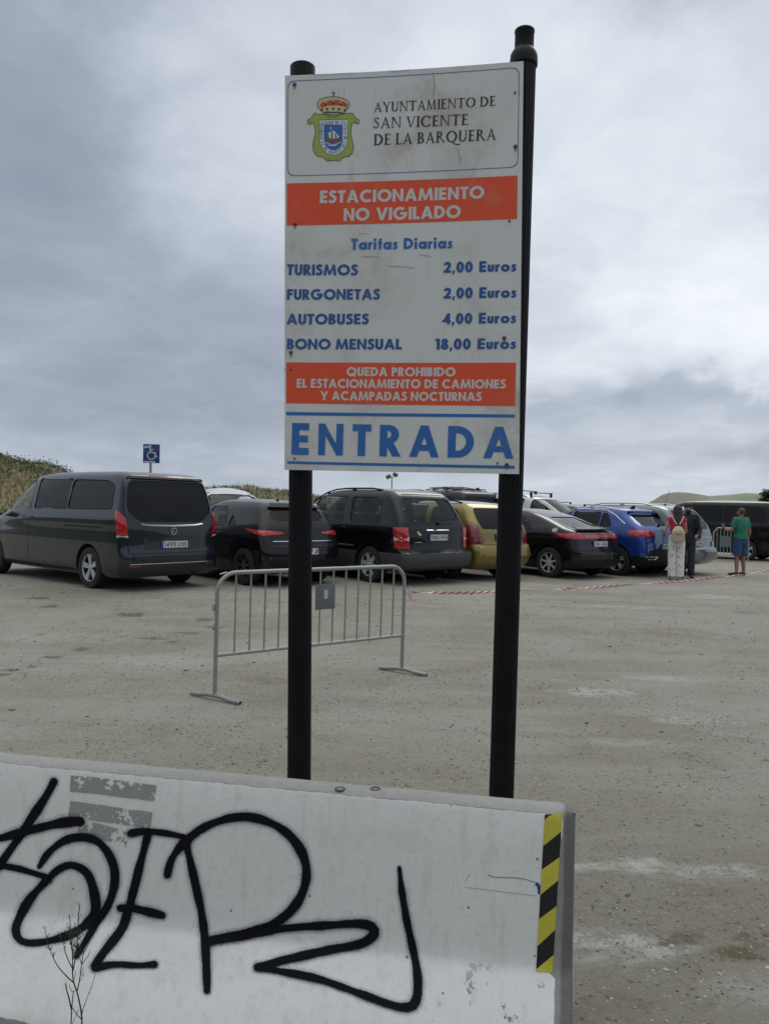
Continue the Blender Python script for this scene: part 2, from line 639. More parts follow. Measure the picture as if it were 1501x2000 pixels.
# loose stones: real pebbles scattered over the lot, smaller and denser where they can be seen
rnd = random.Random(7)
pm = bpy.data.materials.new('pebble')
pm.use_nodes = True
t = NT(pm.node_tree)
pa = t.n('ShaderNodeAttribute', attribute_name='tone').outputs['Fac']
t.link(t.mix(pa, (0.075, 0.07, 0.06), (0.40, 0.375, 0.33)), pm.node_tree.nodes['Principled BSDF'].inputs['Base Color'])
pm.node_tree.nodes['Principled BSDF'].inputs['Roughness'].default_value = 0.9
bmi = bmesh.new()
bmesh.ops.create_icosphere(bmi, subdivisions=1, radius=1)
iv = np.array([v.co[:] for v in bmi.verts])
ift = np.array([[v.index for v in f.verts] for f in bmi.faces])
bmi.free()
PV, PF, PT = [], [], []


def pebble(x, y, s_, tone):
    a = rnd.uniform(0, 6.28)
    sx, sy, sz = s_ * rnd.uniform(.7, 1.35), s_ * rnd.uniform(.6, 1.0), s_ * rnd.uniform(.22, .55)
    v = iv * (1 + np.random.RandomState(rnd.randrange(1 << 30)).uniform(-.38, .32, (len(iv), 1)))
    v = v * np.array([sx, sy, sz])
    ca, sa = math.cos(a), math.sin(a)
    v = np.stack([v[:, 0] * ca - v[:, 1] * sa + x, v[:, 0] * sa + v[:, 1] * ca + y, v[:, 2] + G(x, y) + sz * .12], 1)
    PF.append(ift + sum(len(q) for q in PV[-1:]) * 0 + len(PV) * len(iv))
    PV.append(v)
    PT.append(np.full(len(iv), tone))


for (y0, y1, n_, s0, s1) in ((2.4, 4.5, 11000, .0018, .0075), (4.5, 8, 12000, .0032, .012), (8, 14, 5200, .006, .019), (14, 26, 500, .012, .026)):
    k = 0
    while k < n_:
        y = math.sqrt(rnd.uniform(y0 * y0, y1 * y1))
        x = rnd.uniform(-.56, .56) * y
        # stones lie in drifts
        if noise.noise(Vector((x * .5, y * .8, 2.0))) + 0.5 * noise.noise(Vector((x * 2.4, y * 2.0, 8.0))) < rnd.uniform(-.7, .45):
            continue
        k += 1
        q = rnd.random()
        s_ = s0 + (s1 - s0) * q ** 2.6
        pebble(x, y, s_, rnd.choice([.05, .2, .35, .45, .5, .55, .62, .7, .85, 1.0]))
for (px, py, s_) in ((1362, 1612, .02), (1300, 1895, .012), (1232, 1915, .012), (1265, 1390, .02), (1370, 1278, .03), (1405, 1903, .014), (1310, 1850, .02), (1225, 1748, .013),
                     (345, 1425, .016), (170, 1400, .018), (25, 1387, .03), (400, 1345, .02), (363, 1310, .03), (1290, 1430, .02), (1145, 1413, .02), (1185, 1330, .018),
                     (1500, 1890, .02), (560, 1440, .015), (700, 1390, .015), (880, 1420, .015)):
    q = gp(px, py)
    pebble(q.x, q.y, s_, rnd.choice([0, .1, .9, .6, .2]))
V = np.concatenate(PV)
F = np.concatenate(PF)
me = bpy.data.meshes.new('gravel')
me.from_pydata(V.tolist(), [], F.tolist())
me.materials.append(pm)
at = me.attributes.new('tone', 'FLOAT', 'POINT')
at.data.foreach_set('value', np.concatenate(PT).astype(np.float32))
gravel = bpy.data.objects.new('gravel', me)
COL.objects.link(gravel)
gravel['kind'] = 'stuff'
gravel['label'] = 'loose grey and pale stones scattered over the dusty car park'
gravel['category'] = 'gravel'

# ------------------------------------------------------------------ far land: headland, dune ridge with grass
hm = principled('hill_grass', (0.10, 0.135, 0.062), 0.95, nscale=0.012, namt=0.55)
t = NT(hm.node_tree)
b = hm.node_tree.nodes['Principled BSDF']
tc = t.n('ShaderNodeTexCoord').outputs['Object']
n1 = t.noise(tc, 0.012, 6, 0.6)
sx = t.n('ShaderNodeSeparateXYZ', inp={0: tc}).outputs[0]
c = t.mix(t.ramp(n1, 0.4, 0.62), (0.17, 0.20, 0.12), (0.235, 0.245, 0.17))
c = t.mix(t.ramp(t.m('ADD', sx, t.m('MULTIPLY', n1, 60)), 680, 560), c, (0.175, 0.16, 0.135))
t.link(c, b.inputs['Base Color'])
mb = MB()
prof = [(1262, 985), (1278, 975), (1290, 968), (1304, 962.5), (1322, 961), (1345, 963), (1366, 965), (1384, 969), (1402, 968), (1430, 965), (1455, 963.5), (1490, 964.5), (1540, 963), (1620, 966), (1750, 975), (1850, 985)]
vs = []
for k, (px, py) in enumerate(prof):
    top = P(px, py + 0.6 * math.sin(k * 2.3), 1500)
    d = Vector((top.x, top.y, 0)).normalized()
    for s_ in (-160, -90, -35, 0, 60, 260):
        q = Vector((top.x, top.y, 0)) + d * s_
        hgt = {-160: -.15, -90: .38, -35: .8, 0: 1, 60: .9, 260: -.1}[s_]
        vs.append((q.x, q.y, top.z * hgt + (6 * noise.noise(Vector((q.x * .01, q.y * .01, 0))) if s_ < 0 else 0)))
fs = []
for k in range(len(prof) - 1):
    for j in range(5):
        fs.append((k * 6 + j, (k + 1) * 6 + j, (k + 1) * 6 + j + 1, k * 6 + j + 1))
mb.add(vs, fs)
hill = mb.build('hills', hm, angle=60)
hill['kind'] = 'structure'

dm = principled('dune_ground', (0.16, 0.135, 0.075), 0.95, nscale=1.2, namt=0.4)
ridge = [(-400, 902, 40), (-150, 888, 41), (-40, 886, 42), (10, 892, 43), (45, 904, 44), (92, 909, 45), (118, 916, 46), (145, 932, 46), (260, 946, 46), (400, 954, 46), (440, 953, 45), (470, 952, 45),
         (490, 951, 45), (520, 957, 45), (560, 960, 44), (600, 967, 44), (640, 974, 44), (760, 980, 44), (840, 984, 44)]
vs = []
for k, (px, py, Z) in enumerate(ridge):
    top = P(px, py, Z)
    d = Vector((top.x, top.y, 0)).normalized()
    for s_, hgt in ((-10, -.05), (-7.5, .25), (-5, .5), (-2.2, .82), (0, 1), (3, .93), (9, -.1)):
        q = Vector((top.x, top.y, 0)) + d * s_
        vs.append((q.x, q.y, top.z * hgt + .12 * noise.noise(Vector((q.x * .6, q.y * .6, 1)))))
fs = []
for k in range(len(ridge) - 1):
    for j in range(6):
        fs.append((k * 7 + j, (k + 1) * 7 + j, (k + 1) * 7 + j + 1, k * 7 + j + 1))
mb = MB().add(vs, fs)
dune = mb.build('dune', dm, angle=60)
dune['kind'] = 'structure'
bvd = BVHTree.FromPolygons([Vector(v) for v in vs], fs)

gme2 = MB()
gmats = [principled('dune_grass_green', (0.085, 0.10, 0.03), 0.8, nscale=.8, namt=.4), principled('dune_grass_straw', (0.30, 0.26, 0.14), 0.8, nscale=.8, namt=.3),
         principled('dune_shrub_leaf', (0.05, 0.075, 0.028), 0.8, nscale=.8, namt=.4)]
rg = random.Random(3)
cnt = 0
while cnt < 15000:
    f_ = rg.random()
    px = rg.uniform(-260, 250) if f_ < .6 else rg.uniform(250, 700)
    Z = rg.uniform(33, 49)
    p = P(px, 950, Z)
    h_ = bvd.ray_cast(Vector((p.x, p.y, 30)), Vector((0, 0, -1)))
    if h_[0] is None or h_[0].z < 0.4:
        continue
    q = h_[0]
    cnt += 1
    pn = noise.noise(Vector((q.x * .5, q.y * .5, 4)))
    left = px < 300
    if left and q.z > 2.6 + pn * .9:
        mi = 2 if rg.random() < .6 else 0
    else:
        mi = 1 if pn + rg.uniform(-.3, .3) > -.05 else 0
    if mi == 2:
        for _ in range(6):
            c_ = q + Vector((rg.gauss(0, .2), rg.gauss(0, .2), abs(rg.gauss(.10, .12 + .12 * max(0, pn)))))
            s_ = rg.uniform(.03, .085)
            a = Vector((rg.gauss(0, 1), rg.gauss(0, 1), rg.gauss(0, 1))).normalized()
            b_ = a.orthogonal().normalized()
            gme2.add([c_ - a * s_, c_ + b_ * s_ * .7, c_ + a * s_], [(0, 1, 2)], mi)
    else:
        L_ = rg.uniform(.08, .26) * (1.9 if rg.random() < .04 else 1)
        for _ in range(3):
            a = rg.uniform(0, 6.28)
            ln = Vector((math.cos(a), math.sin(a), 0))
            w_ = Vector((-ln.y, ln.x, 0)) * rg.uniform(.010, .022)
            tip = q + ln * L_ * rg.uniform(.15, .6) + Vector((0, 0, L_))
            gme2.add([q - w_, q + w_, tip], [(0, 1, 2)], mi)
dg = gme2.build('dune_grass', gmats, smooth=False, kind='stuff', fixn=False)
dg['label'] = 'green and straw-coloured grass and scrub covering the low dune'
dg['category'] = 'dune grass'

# wooded slope on the landward side, behind the camera: what the windows and paintwork mirror
wm = principled('woodland', (0.022, 0.030, 0.014), .95, nscale=.35, namt=.6)
vs, fs = [], []
NA, NB = 90, 12
for i in range(NA + 1):
    a = R(-205 + 230 * i / NA) - R(12.5) - math.pi / 2 * 0
    for j in range(NB + 1):
        q = j / NB
        rad = 34 + 50 * q
        x, y = math.cos(a) * rad, math.sin(a) * rad
        edge = min(1, i / 12, (NA - i) / 12)
        h_ = (9.5 * sstep(0, .16, q) + 8 * q) * edge
        n_ = noise.noise(Vector((x * .16, y * .16, 0))) * 2.6 + noise.noise(Vector((x * .5, y * .5, 3))) * 1.3
        vs.append((x, y - 6, -.3 + (h_ + n_ * sstep(0, .2, q) * edge if q < 1 else -.2)))
for i in range(NA):
    for j in range(NB):
        k = i * (NB + 1) + j
        fs.append((k, k + 1, k + NB + 2, k + NB + 1))
wood = MB().add(vs, fs).build('wooded_hillside', wm, angle=180)
wood['kind'] = 'structure'

# ------------------------------------------------------------------ concrete barrier
bar_mat = bpy.data.materials.new('painted_concrete')
bar_mat.use_nodes = True
t = NT(bar_mat.node_tree)
b = bar_mat.node_tree.nodes['Principled BSDF']
tc = t.n('ShaderNodeTexCoord').outputs['Object']
n1 = t.noise(tc, 3.0, 6, 0.6)
n2 = t.noise(tc, 45, 6, 0.65)
paint = t.mix(n1, (0.70, 0.715, 0.705), (0.79, 0.80, 0.785))
paint = t.mix(t.m('MULTIPLY', t.ramp(n2, 0.5, 0.75), 0.30), paint, (0.45, 0.44, 0.40))
paint = t.mix(t.m('MULTIPLY', t.ramp(t.noise(tc, 1.7, 7, 0.7, 1.0), 0.5, 0.75), 0.45), paint, (0.52, 0.52, 0.49))
stm = t.n('ShaderNodeMapping', inp={'Vector': tc, 'Scale': (26, 26, 1.4)})
paint = t.mix(t.m('MULTIPLY', t.ramp(t.noise(stm.outputs[0], 1.0, 5, 0.6), 0.50, 0.74), 0.34), paint, (0.47, 0.46, 0.42))
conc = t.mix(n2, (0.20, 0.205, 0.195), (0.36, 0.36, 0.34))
v = t.n('ShaderNodeTexVoronoi', inp={'Vector': tc, 'Scale': 16.0})
vc = t.n('ShaderNodeSeparateColor', inp={0: v.outputs['Color']})
spots = t.m('MULTIPLY', t.ramp(t.m('ADD', v.outputs['Distance'], t.m('MULTIPLY', t.noise(tc, 90, 3, .6), .08)), 0.125, 0.09), t.ramp(vc.outputs[0], 0.70, 0.74))
sx_, sy_, sz_ = t.n('ShaderNodeSeparateXYZ', inp={0: tc}).outputs
# flaking zone: low on the right end of the face, with a ragged outline of its own
zone = t.m('MULTIPLY', t.ramp(sx_, -0.42, -0.2), t.ramp(sz_, 0.42, 0.30))
chips = t.m('MULTIPLY', t.ramp(t.noise(tc, 21, 6, 0.66), 0.605, 0.62), zone)
bare = t.m('MAXIMUM', spots, chips)
at_ = t.n('ShaderNodeAttribute', attribute_name='bare').outputs['Fac']
edge_n = t.m('MULTIPLY', t.m('SUBTRACT', t.noise(tc, 24, 6, 0.7), 0.5), 0.5)
bare2 = t.ramp(t.m('ADD', at_, edge_n), 0.46, 0.54)
bare = t.m('MAXIMUM', bare, bare2)
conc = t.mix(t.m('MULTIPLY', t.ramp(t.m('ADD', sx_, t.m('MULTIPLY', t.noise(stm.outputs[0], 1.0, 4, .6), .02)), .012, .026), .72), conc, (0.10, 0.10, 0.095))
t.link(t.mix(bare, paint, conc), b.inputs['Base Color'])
t.link(t.m('ADD', 0.55, t.m('MULTIPLY', bare, 0.35)), b.inputs['Roughness'])
hh = t.m('SUBTRACT', t.m('ADD', t.m('MULTIPLY', n2, 0.25), t.m('MULTIPLY', n1, 0.6)), t.m('MULTIPLY', bare, 0.25))
hh = t.m('ADD', hh, t.m('MULTIPLY', t.noise(tc, 160, 3, 0.6), 0.12))
bp = t.n('ShaderNodeBump', inp={'Strength': 0.7, 'Distance': 0.006, 'Height': hh})
t.link(bp.outputs[0], b.inputs['Normal'])
b.inputs['Specular IOR Level'].default_value = 0.35

EL = P(0, 1487, 2.72)          # front top edge seen at the left border
ER = P(1096, 1588, 2.335)      # right end of the front top edge
bdir = (ER - EL)
bdir.z = 0
bdir.normalize()
bnor = Vector((-bdir.y, bdir.x, 0))   # points away from the camera
barrier = thing('concrete_barrier', 'long white painted concrete barrier with black graffiti and a hazard strip on its end', 'barrier', (ER.x, ER.y, 0), math.atan2(bdir.y, bdir.x))
BI = barrier.rotation_euler.to_matrix().inverted()
LB = 4.0


def bloc(p):
    return BI @ (Vector(p) - barrier.location)


def profile(x):
    """cross-section at x (0 = right end, negative to the left): (y, z, bare) front top to foot, back"""
    f = max(0, min(1, -x / 1.85))
    zb = 0.362 - 0.058 * f + 0.0
    zt = ER.z + (EL.z - ER.z) * min(1.6, -x / (ER - EL).length)
    zt0 = zt
    rows = [(0.092, zt0 - .012, 1.), (0.084, zt0 + .000, 1.), (0.050, zt0 + .003, 1.), (0.020, zt0 + .002, .85), (0.004, zt0 - .006, .58), (0.0, zt0 - .016, 0.12),
            (-0.012, zt0 - .13, 0.), (-0.026, (zt0 + zb) / 2, 0.), (-0.043, zb + .06, 0.), (-0.047, zb + .022, 0.), (-0.052, zb + .007, 0.), (-0.062, zb - .006, 0.), (-0.076, zb - .022, 0.), (-0.10, zb - .055, 0.),
            (-0.16, zb - .12, 0.), (-0.215, 0.125, 0.), (-0.23, 0.100, .25), (-0.238, 0.080, .8), (-0.240, 0.045, 1.), (-0.240, -0.06, 1.)]
    back = [(0.405, -.06, 1.), (0.405, .08, 1.), (0.19, zb, 1.), (0.13, zt0 - .3, 1.), (0.096, zt0 - .03, 1.)]
    return rows, back


xs = [-LB + i * 0.05 for i in range(int(LB / 0.05))] + [-0.001]
xs = [x for x in xs if x < -0.03] + [-0.022, -0.006]
rb = random.Random(5)
verts, bare_a, rings = [], [], []
for xi, x in enumerate(xs):
    rows, back = profile(x)
    ring = []
    zbx = rows[10][1] - .005
    for (y, z, br) in rows + back:
        jz = 0.0018 * noise.noise(Vector((x * 9, z * 9, 2)))
        yy = y + jz
        bb = br
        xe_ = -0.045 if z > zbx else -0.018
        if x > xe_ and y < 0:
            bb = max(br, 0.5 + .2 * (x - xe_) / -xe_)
        if x > -0.03:
            k = (x + .03) / .03
            yy += 0.006 * k if y < 0.1 else -0.008 * k
        verts.append((x, yy, z + jz))
        bare_a.append(bb)
        ring.append(len(verts) - 1)
    rings.append(ring)
# bevelled end with a keyway groove
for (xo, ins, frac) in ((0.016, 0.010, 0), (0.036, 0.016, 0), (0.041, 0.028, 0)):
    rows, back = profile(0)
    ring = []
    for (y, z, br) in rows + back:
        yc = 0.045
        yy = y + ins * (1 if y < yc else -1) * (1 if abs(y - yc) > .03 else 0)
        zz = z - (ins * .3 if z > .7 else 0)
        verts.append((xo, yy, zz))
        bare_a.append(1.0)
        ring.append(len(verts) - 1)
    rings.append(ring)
faces = []
n_r = len(rings[0])
for i in range(len(rings) - 1):
    for k in range(n_r):
        k2 = (k + 1) % n_r
        faces.append((rings[i][k], rings[i + 1][k], rings[i + 1][k2], rings[i][k2]))
faces.append(tuple(rings[-1]))
faces.append(tuple(reversed(rings[0])))
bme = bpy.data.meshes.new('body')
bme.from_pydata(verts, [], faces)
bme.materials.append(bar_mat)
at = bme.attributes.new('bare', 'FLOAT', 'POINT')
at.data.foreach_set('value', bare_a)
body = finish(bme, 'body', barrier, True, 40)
BB = BVHTree.FromPolygons([Vector(v_) for v_ in verts], faces)


def on_barrier(px, py, lift=0.0015):
    o = bloc(CAM)
    d = (BI @ ray(px, py)).normalized()
    h_ = BB.ray_cast(o, d)
    if h_[0] is None:
        return None
    n_ = h_[1]
    if n_.dot(d) > 0:
        n_ = -n_
    return h_[0] + n_ * lift, n_


# sprayed strokes with soft, speckled edges
spray = bpy.data.materials.new('black_spray')
spray.use_nodes = True
t = NT(spray.node_tree)
b = spray.node_tree.nodes['Principled BSDF']
b.inputs['Base Color'].default_value = (0.007, 0.007, 0.011, 1)
b.inputs['Roughness'].default_value = 0.8
b.inputs['Specular IOR Level'].default_value = 0.12
e_ = t.n('ShaderNodeAttribute', attribute_name='edge').outputs['Fac']
tc = t.n('ShaderNodeTexCoord').outputs['Object']
nz = t.noise(tc, 260, 3, 0.7)
nz2 = t.noise(tc, 22, 4, 0.6)
a = t.m('ADD', t.m('ADD', e_, t.m('MULTIPLY', t.m('SUBTRACT', nz, 0.5), 0.22)), t.m('MULTIPLY', t.m('SUBTRACT', nz2, 0.5), 0.10))
a = t.m('MAXIMUM', t.ramp(a, 0.40, 0.62), t.m('MULTIPLY', t.m('MULTIPLY', t.ramp(a, 0.02, 0.45), t.ramp(nz, .38, .6)), 0.34))
t.link(a, b.inputs['Alpha'])

patchm = bpy.data.materials.new('flaked_patch')
patchm.use_nodes = True
t = NT(patchm.node_tree)
b = patchm.node_tree.nodes['Principled BSDF']
b.inputs['Roughness'].default_value = 0.9
tc = t.n('ShaderNodeTexCoord').outputs['Object']
t.link(t.mix(t.noise(tc, 60, 5, .6), (0.27, 0.275, 0.265), (0.37, 0.37, 0.355)), b.inputs['Base Color'])
e_ = t.n('ShaderNodeAttribute', attribute_name='edge').outputs['Fac']
f1 = t.m('ADD', t.m('SUBTRACT', t.noise(tc, 16, 7, 0.72), 0.5), t.m('MULTIPLY', t.m('SUBTRACT', t.noise(tc, 70, 4, 0.6), 0.5), .5))
t.link(t.ramp(t.m('ADD', t.m('MINIMUM', t.m('MULTIPLY', e_, 5.0), 0.565), t.m('MULTIPLY', f1, 1.15)), 0.47, 0.52), b.inputs['Alpha'])

STROKE_K = [0]


def spline(pts, step=7.0):
    """Catmull-Rom through pixel points"""
    pts = [Vector(p) for p in pts]
    if len(pts) == 2:
        n = max(2, int((pts[1] - pts[0]).length / step))
        return [pts[0].lerp(pts[1], i / n) for i in range(n + 1)]
    out = []
    for i in range(len(pts) - 1):
        p0, p1, p2, p3 = pts[max(i - 1, 0)], pts[i], pts[i + 1], pts[min(i + 2, len(pts) - 1)]
        n = max(2, int((p2 - p1).length / step))
        for k in range(n):
            u = k / n
            out.append(0.5 * ((2 * p1) + (p2 - p0) * u + (2 * p0 - 5 * p1 + 4 * p2 - p3) * u * u + (3 * p1 - p0 - 3 * p2 + p3) * u ** 3))
    out.append(pts[-1])
    return out


def ribbon_on_barrier(name, pix, wpx, mat, soft=2.05, label=None, ends=True, lift0=0.0012):
    """wpx: solid width; the mesh is wider, its 'edge' attribute fades to 0 at the rim"""
    STROKE_K[0] += 1
    lift = lift0 + 0.00022 * STROKE_K[0]
    if not hasattr(wpx, '__len__'):
        wpx = [wpx] * len(pix)
    # widths follow arc position
    P2 = [Vector(p) for p in pix]
    n = len(P2)
    hw = [wpx[i] * soft / 2 for i in range(n)]
    d0 = (P2[0] - P2[1]).normalized()
    d1 = (P2[-1] - P2[-2]).normalized()
    P3, H3, EF = [], [], []
    if ends:
        for k in (1.0, .8, .5, .25):
            P3.append(P2[0] + d0 * hw[0] * k)
            H3.append(hw[0] * math.sqrt(max(0.0, 1 - k * k)) if k < 1 else hw[0] * .05)
            EF.append(k)
    for i in range(n):
        P3.append(P2[i]); H3.append(hw[i]); EF.append(0)
    if ends:
        for k in (.25, .5, .8, 1.0):
            P3.append(P2[-1] + d1 * hw[-1] * k)
            H3.append(hw[-1] * math.sqrt(max(0.0, 1 - k * k)) if k < 1 else hw[-1] * .05)
            EF.append(k)
    vs, ed, ok = [], [], []
    cross = (-1, -.66, -.33, 0, .33, .66, 1)
    for i, p in enumerate(P3):
        tg = (P3[min(i + 1, len(P3) - 1)] - P3[max(i - 1, 0)]).normalized()
        nn = Vector((-tg.y, tg.x))
        hwid = hw[0] if i < 4 and ends else (hw[-1] if i >= len(P3) - 4 and ends else H3[i])
        for c_ in cross:
            q = p + nn * H3[i] * c_
            r_ = on_barrier(q.x, q.y, lift)
            if r_ is None:
                vs.append((0, 0, 0)); ok.append(False); ed.append(0)
                continue
            rr = math.hypot(EF[i], c_ * H3[i] / max(hwid, 1e-6))
            vs.append(r_[0][:]); ok.append(True); ed.append(max(0.0, 1 - rr))
    m_ = len(cross)
    fs = []
    for i in range(len(P3) - 1):
        for k in range(m_ - 1):
            q = (i * m_ + k, i * m_ + k + 1, (i + 1) * m_ + k + 1, (i + 1) * m_ + k)
            if all(ok[j] for j in q):
                fs.append(q)
    me = bpy.data.meshes.new(name)
    me.from_pydata(vs, [], fs)
    me.materials.append(mat)
    at = me.attributes.new('edge', 'FLOAT', 'POINT')
    at.data.foreach_set('value', ed)
    return finish(me, name, barrier, True, 60, label=label, fixn=False)


# three flaked rectangles where a stencil came off, chips near the foot
for pts, wd in (([(138, 1530), (180, 1533), (240, 1541), (304, 1549)], 31), ([(136, 1580), (190, 1587), (245, 1595), (296, 1602)], 31),
                ([(155, 1614), (190, 1622), (225, 1632), (250, 1640)], 28)):
    ribbon_on_barrier('bare_patch', spline(pts, 10), wd, patchm, soft=1.12, ends=False)
STR = [([(106, 1526), (90, 1556), (40, 1632), (-4, 1695), (-60, 1770)], [15, 17, 17, 16, 16]),
       ([(-40, 1645), (0, 1637), (60, 1621), (120, 1607), (157, 1604)], [16, 16, 17, 19, 22]),
       ([(-30, 1690), (0, 1690), (40, 1697), (97, 1714)], [15, 15, 14, 12]),
       ([(78, 1692), (96, 1665), (128, 1641), (165, 1635), (198, 1648), (220, 1682), (225, 1720), (213, 1765), (188, 1805), (158, 1855), (150, 1868)], [10, 14, 16, 17, 17, 17, 18, 17, 16, 13, 10]),
       ([(95, 1716), (60, 1755), (38, 1795), (32, 1818), (40, 1836), (62, 1842), (100, 1837), (145, 1822), (180, 1795), (188, 1770), (182, 1730), (168, 1702), (140, 1689), (112, 1700), (88, 1725)], [15, 17, 18, 17, 16, 15, 15, 16, 20, 19, 17, 15, 14, 14, 13]),
       ([(257, 1627), (285, 1623), (325, 1627), (360, 1634)], [15, 15, 14, 12]),
       ([(289, 1632), (272, 1698), (252, 1775), (238, 1815), (205, 1858), (186, 1886)], [15, 16, 18, 17, 16, 16]),
       ([(236, 1773), (260, 1773), (290, 1780), (318, 1787)], [17, 17, 17, 15]),
       ([(186, 1891), (225, 1884), (270, 1886), (302, 1884)], [14, 14, 13, 14]),
       ([(328, 1708), (336, 1678), (358, 1648), (400, 1615), (452, 1597), (500, 1597), (550, 1618), (585, 1655), (599, 1700), (590, 1745), (566, 1780), (530, 1806), (480, 1822), (410, 1838)],
        [14, 14, 17, 17, 17, 17, 18, 18, 19, 18, 18, 20, 18, 17]),
       ([(363, 1640), (378, 1705), (395, 1785), (402, 1850), (405, 1935)], [15, 16, 17, 16, 16]),
       ([(410, 1838), (480, 1826), (560, 1812), (640, 1806), (700, 1803), (726, 1809), (730, 1824), (705, 1842), (640, 1856), (570, 1872), (505, 1888)],
        [18, 18, 16, 16, 18, 20, 22, 20, 18, 16, 16]),
       ([(503, 1890), (545, 1897), (620, 1912), (700, 1940), (760, 1962), (796, 1968), (812, 1955), (816, 1915), (808, 1860), (795, 1800), (785, 1740), (780, 1694)],
        [17, 15, 17, 15, 16, 18, 18, 17, 17, 15, 13, 8])]
for pts, wd in STR:
    sp = spline(pts)
    ws = []
    L_ = [0]
    for i in range(1, len(pts)):
        L_.append(L_[-1] + (Vector(pts[i]) - Vector(pts[i - 1])).length)
    for i in range(len(sp)):
        s_ = L_[-1] * i / (len(sp) - 1)
        ws.append(float(np.interp(s_, L_, wd)))
    ribbon_on_barrier('graffiti_stroke', sp, [q * (1 + .10 * math.sin(i_ * .35 + q) + .06 * math.sin(i_ * .9)) for i_, q in enumerate(ws)], spray, soft=2.05)

crack = principled('crack_shadow', (0.22, 0.22, 0.215), 0.9)


def line_on_barrier(name, pts, wpx, mat, lift=0.0008, step=6):
    sp = spline(pts, step)
    vs = []
    for i, p in enumerate(sp):
        tg = (sp[min(i + 1, len(sp) - 1)] - sp[max(i - 1, 0)]).normalized()
        nn = Vector((-tg.y, tg.x)) * wpx / 2
        for s_ in (-1, 1):
            r_ = on_barrier(p.x + nn.x * s_, p.y + nn.y * s_, lift)
            if r_ is None:
                return None
            vs.append(r_[0][:])
    fs = [(2 * i, 2 * i + 1, 2 * i + 3, 2 * i + 2) for i in range(len(sp) - 1)]
    return MB().add(vs, fs).build(name, mat, barrier, fixn=False)


line_on_barrier('crack', [(952, 1708), (965, 1713), (990, 1714), (1020, 1716), (1046, 1724)], 1.7, crack)
line_on_barrier('crack', [(908, 1733), (960, 1739), (1000, 1744), (1048, 1750)], 0.8, crack)
line_on_barrier('crack', [(917, 1706), (908, 1722)], 0.8, crack)
line_on_barrier('paint_mark', [(1046, 1725), (1052, 1732), (1053, 1746)], 7, principled('purple_paint', (0.045, 0.03, 0.30), .6), 0.0011)

# hazard strip, black and yellow blocks
yel = principled('hazard_yellow', (0.56, 0.50, 0.06), 0.5, nscale=30, namt=.18)
blk = principled('hazard_black', (0.012, 0.012, 0.014), 0.5)
strip = []
TL, TR, BL_, BR_ = (1063, 1591), (1097, 1588), (1046, 1898), (1078, 1900)


def sq(u, v_):
    a_ = Vector(TL).lerp(Vector(BL_), v_)
    c_ = Vector(TR).lerp(Vector(BR_), v_)
    q = a_.lerp(c_, u)
    return on_barrier(q.x, q.y, 0.0016)


bnd = [-0.5, 0.055, 0.205, 0.36, 0.52, 0.68, 0.83, 1.0, 1.3]
# edges of the blocks on the left side (v at u=0); each rises to the right by 'rise'
LV = [-0.2, 0.035, 0.20, 0.35, 0.51, 0.665, 0.835, 0.985, 1.2]
RV = [-0.3, -0.06, 0.115, 0.275, 0.42, 0.58, 0.73, 0.885, 1.2]
for k in range(len(LV) - 1):
    mat = blk if k % 2 == 0 else yel
    NU = 4
    vs, fs = [], []
    NV = 6
    for i in range(NU + 1):
        u = i / NU
        t0_ = LV[k] * (1 - u) + RV[k] * u
        t1_ = LV[k + 1] * (1 - u) + RV[k + 1] * u
        for j in range(NV + 1):
            vv = max(0.0, min(1.0, t0_ + (t1_ - t0_) * j / NV))
            r_ = sq(u, vv)
            vs.append(r_[0][:] if r_ else (0, 0, 0))
    for i in range(NU):
        for j in range(NV):
            q = (i * (NV + 1) + j, (i + 1) * (NV + 1) + j, (i + 1) * (NV + 1) + j + 1, i * (NV + 1) + j + 1)
            ar = (Vector(vs[q[0]]) - Vector(vs[q[2]])).length
            if ar > 1e-4 and all(vs[z_] != (0, 0, 0) for z_ in q):
                fs.append(q)
    if fs:
        MB().add(vs, fs).build('hazard_stripe', mat, barrier, fixn=False)

# lifting recesses on the top of the barrier
for px, py in ((733, 1541), (664, 1541)):
    r_ = on_barrier(px, py, 0)
    if r_:
        mb = MB()
        mb.lathe([(0.0, -.004), (.009, -.004), (.0105, .0022), (.016, .0025), (.018, .0)], r_[0], 'Z', 20)
        mb.build('lifting_socket', principled('socket_dark', (0.09, 0.09, 0.085), .9), barrier)

# ------------------------------------------------------------------ lettering: glyphs drawn as strokes
W0 = 0.24


def ln(p, q, w=W0):
    p, q = Vector(p), Vector(q)
    d = (q - p).normalized()
    n_ = Vector((-d.y, d.x)) * w / 2
    return [tuple(p - n_), tuple(q - n_), tuple(q + n_), tuple(p + n_)]


def vs_(x, y0=0, y1=1, w=W0):
    return [(x, y0), (x + w, y0), (x + w, y1), (x, y1)]


def hs(x0, x1, y, w=W0):
    return [(x0, y), (x1, y), (x1, y + w), (x0, y + w)]


def dg_(x0, y0, x1, y1, w=W0):
    return [(x0, y0), (x0 + w, y0), (x1 + w, y1), (x1, y1)]


def ar(cx, cy, rx, ry, a0, a1, w=W0, n=None, wy=None):
    """ring segment; rx, ry are outer radii"""
    wy = w if wy is None else wy
    n = n or max(4, int(abs(a1 - a0) / 11))
    out, inn = [], []
    for i in range(n + 1):
        a = R(a0 + (a1 - a0) * i / n)
        out.append((cx + rx * math.cos(a), cy + ry * math.sin(a)))
        inn.append((cx + (rx - w) * math.cos(a), cy + (ry - wy) * math.sin(a)))
    segs = []
    for i in range(n):
        segs.append([out[i], out[i + 1], inn[i + 1], inn[i]])
    return segs


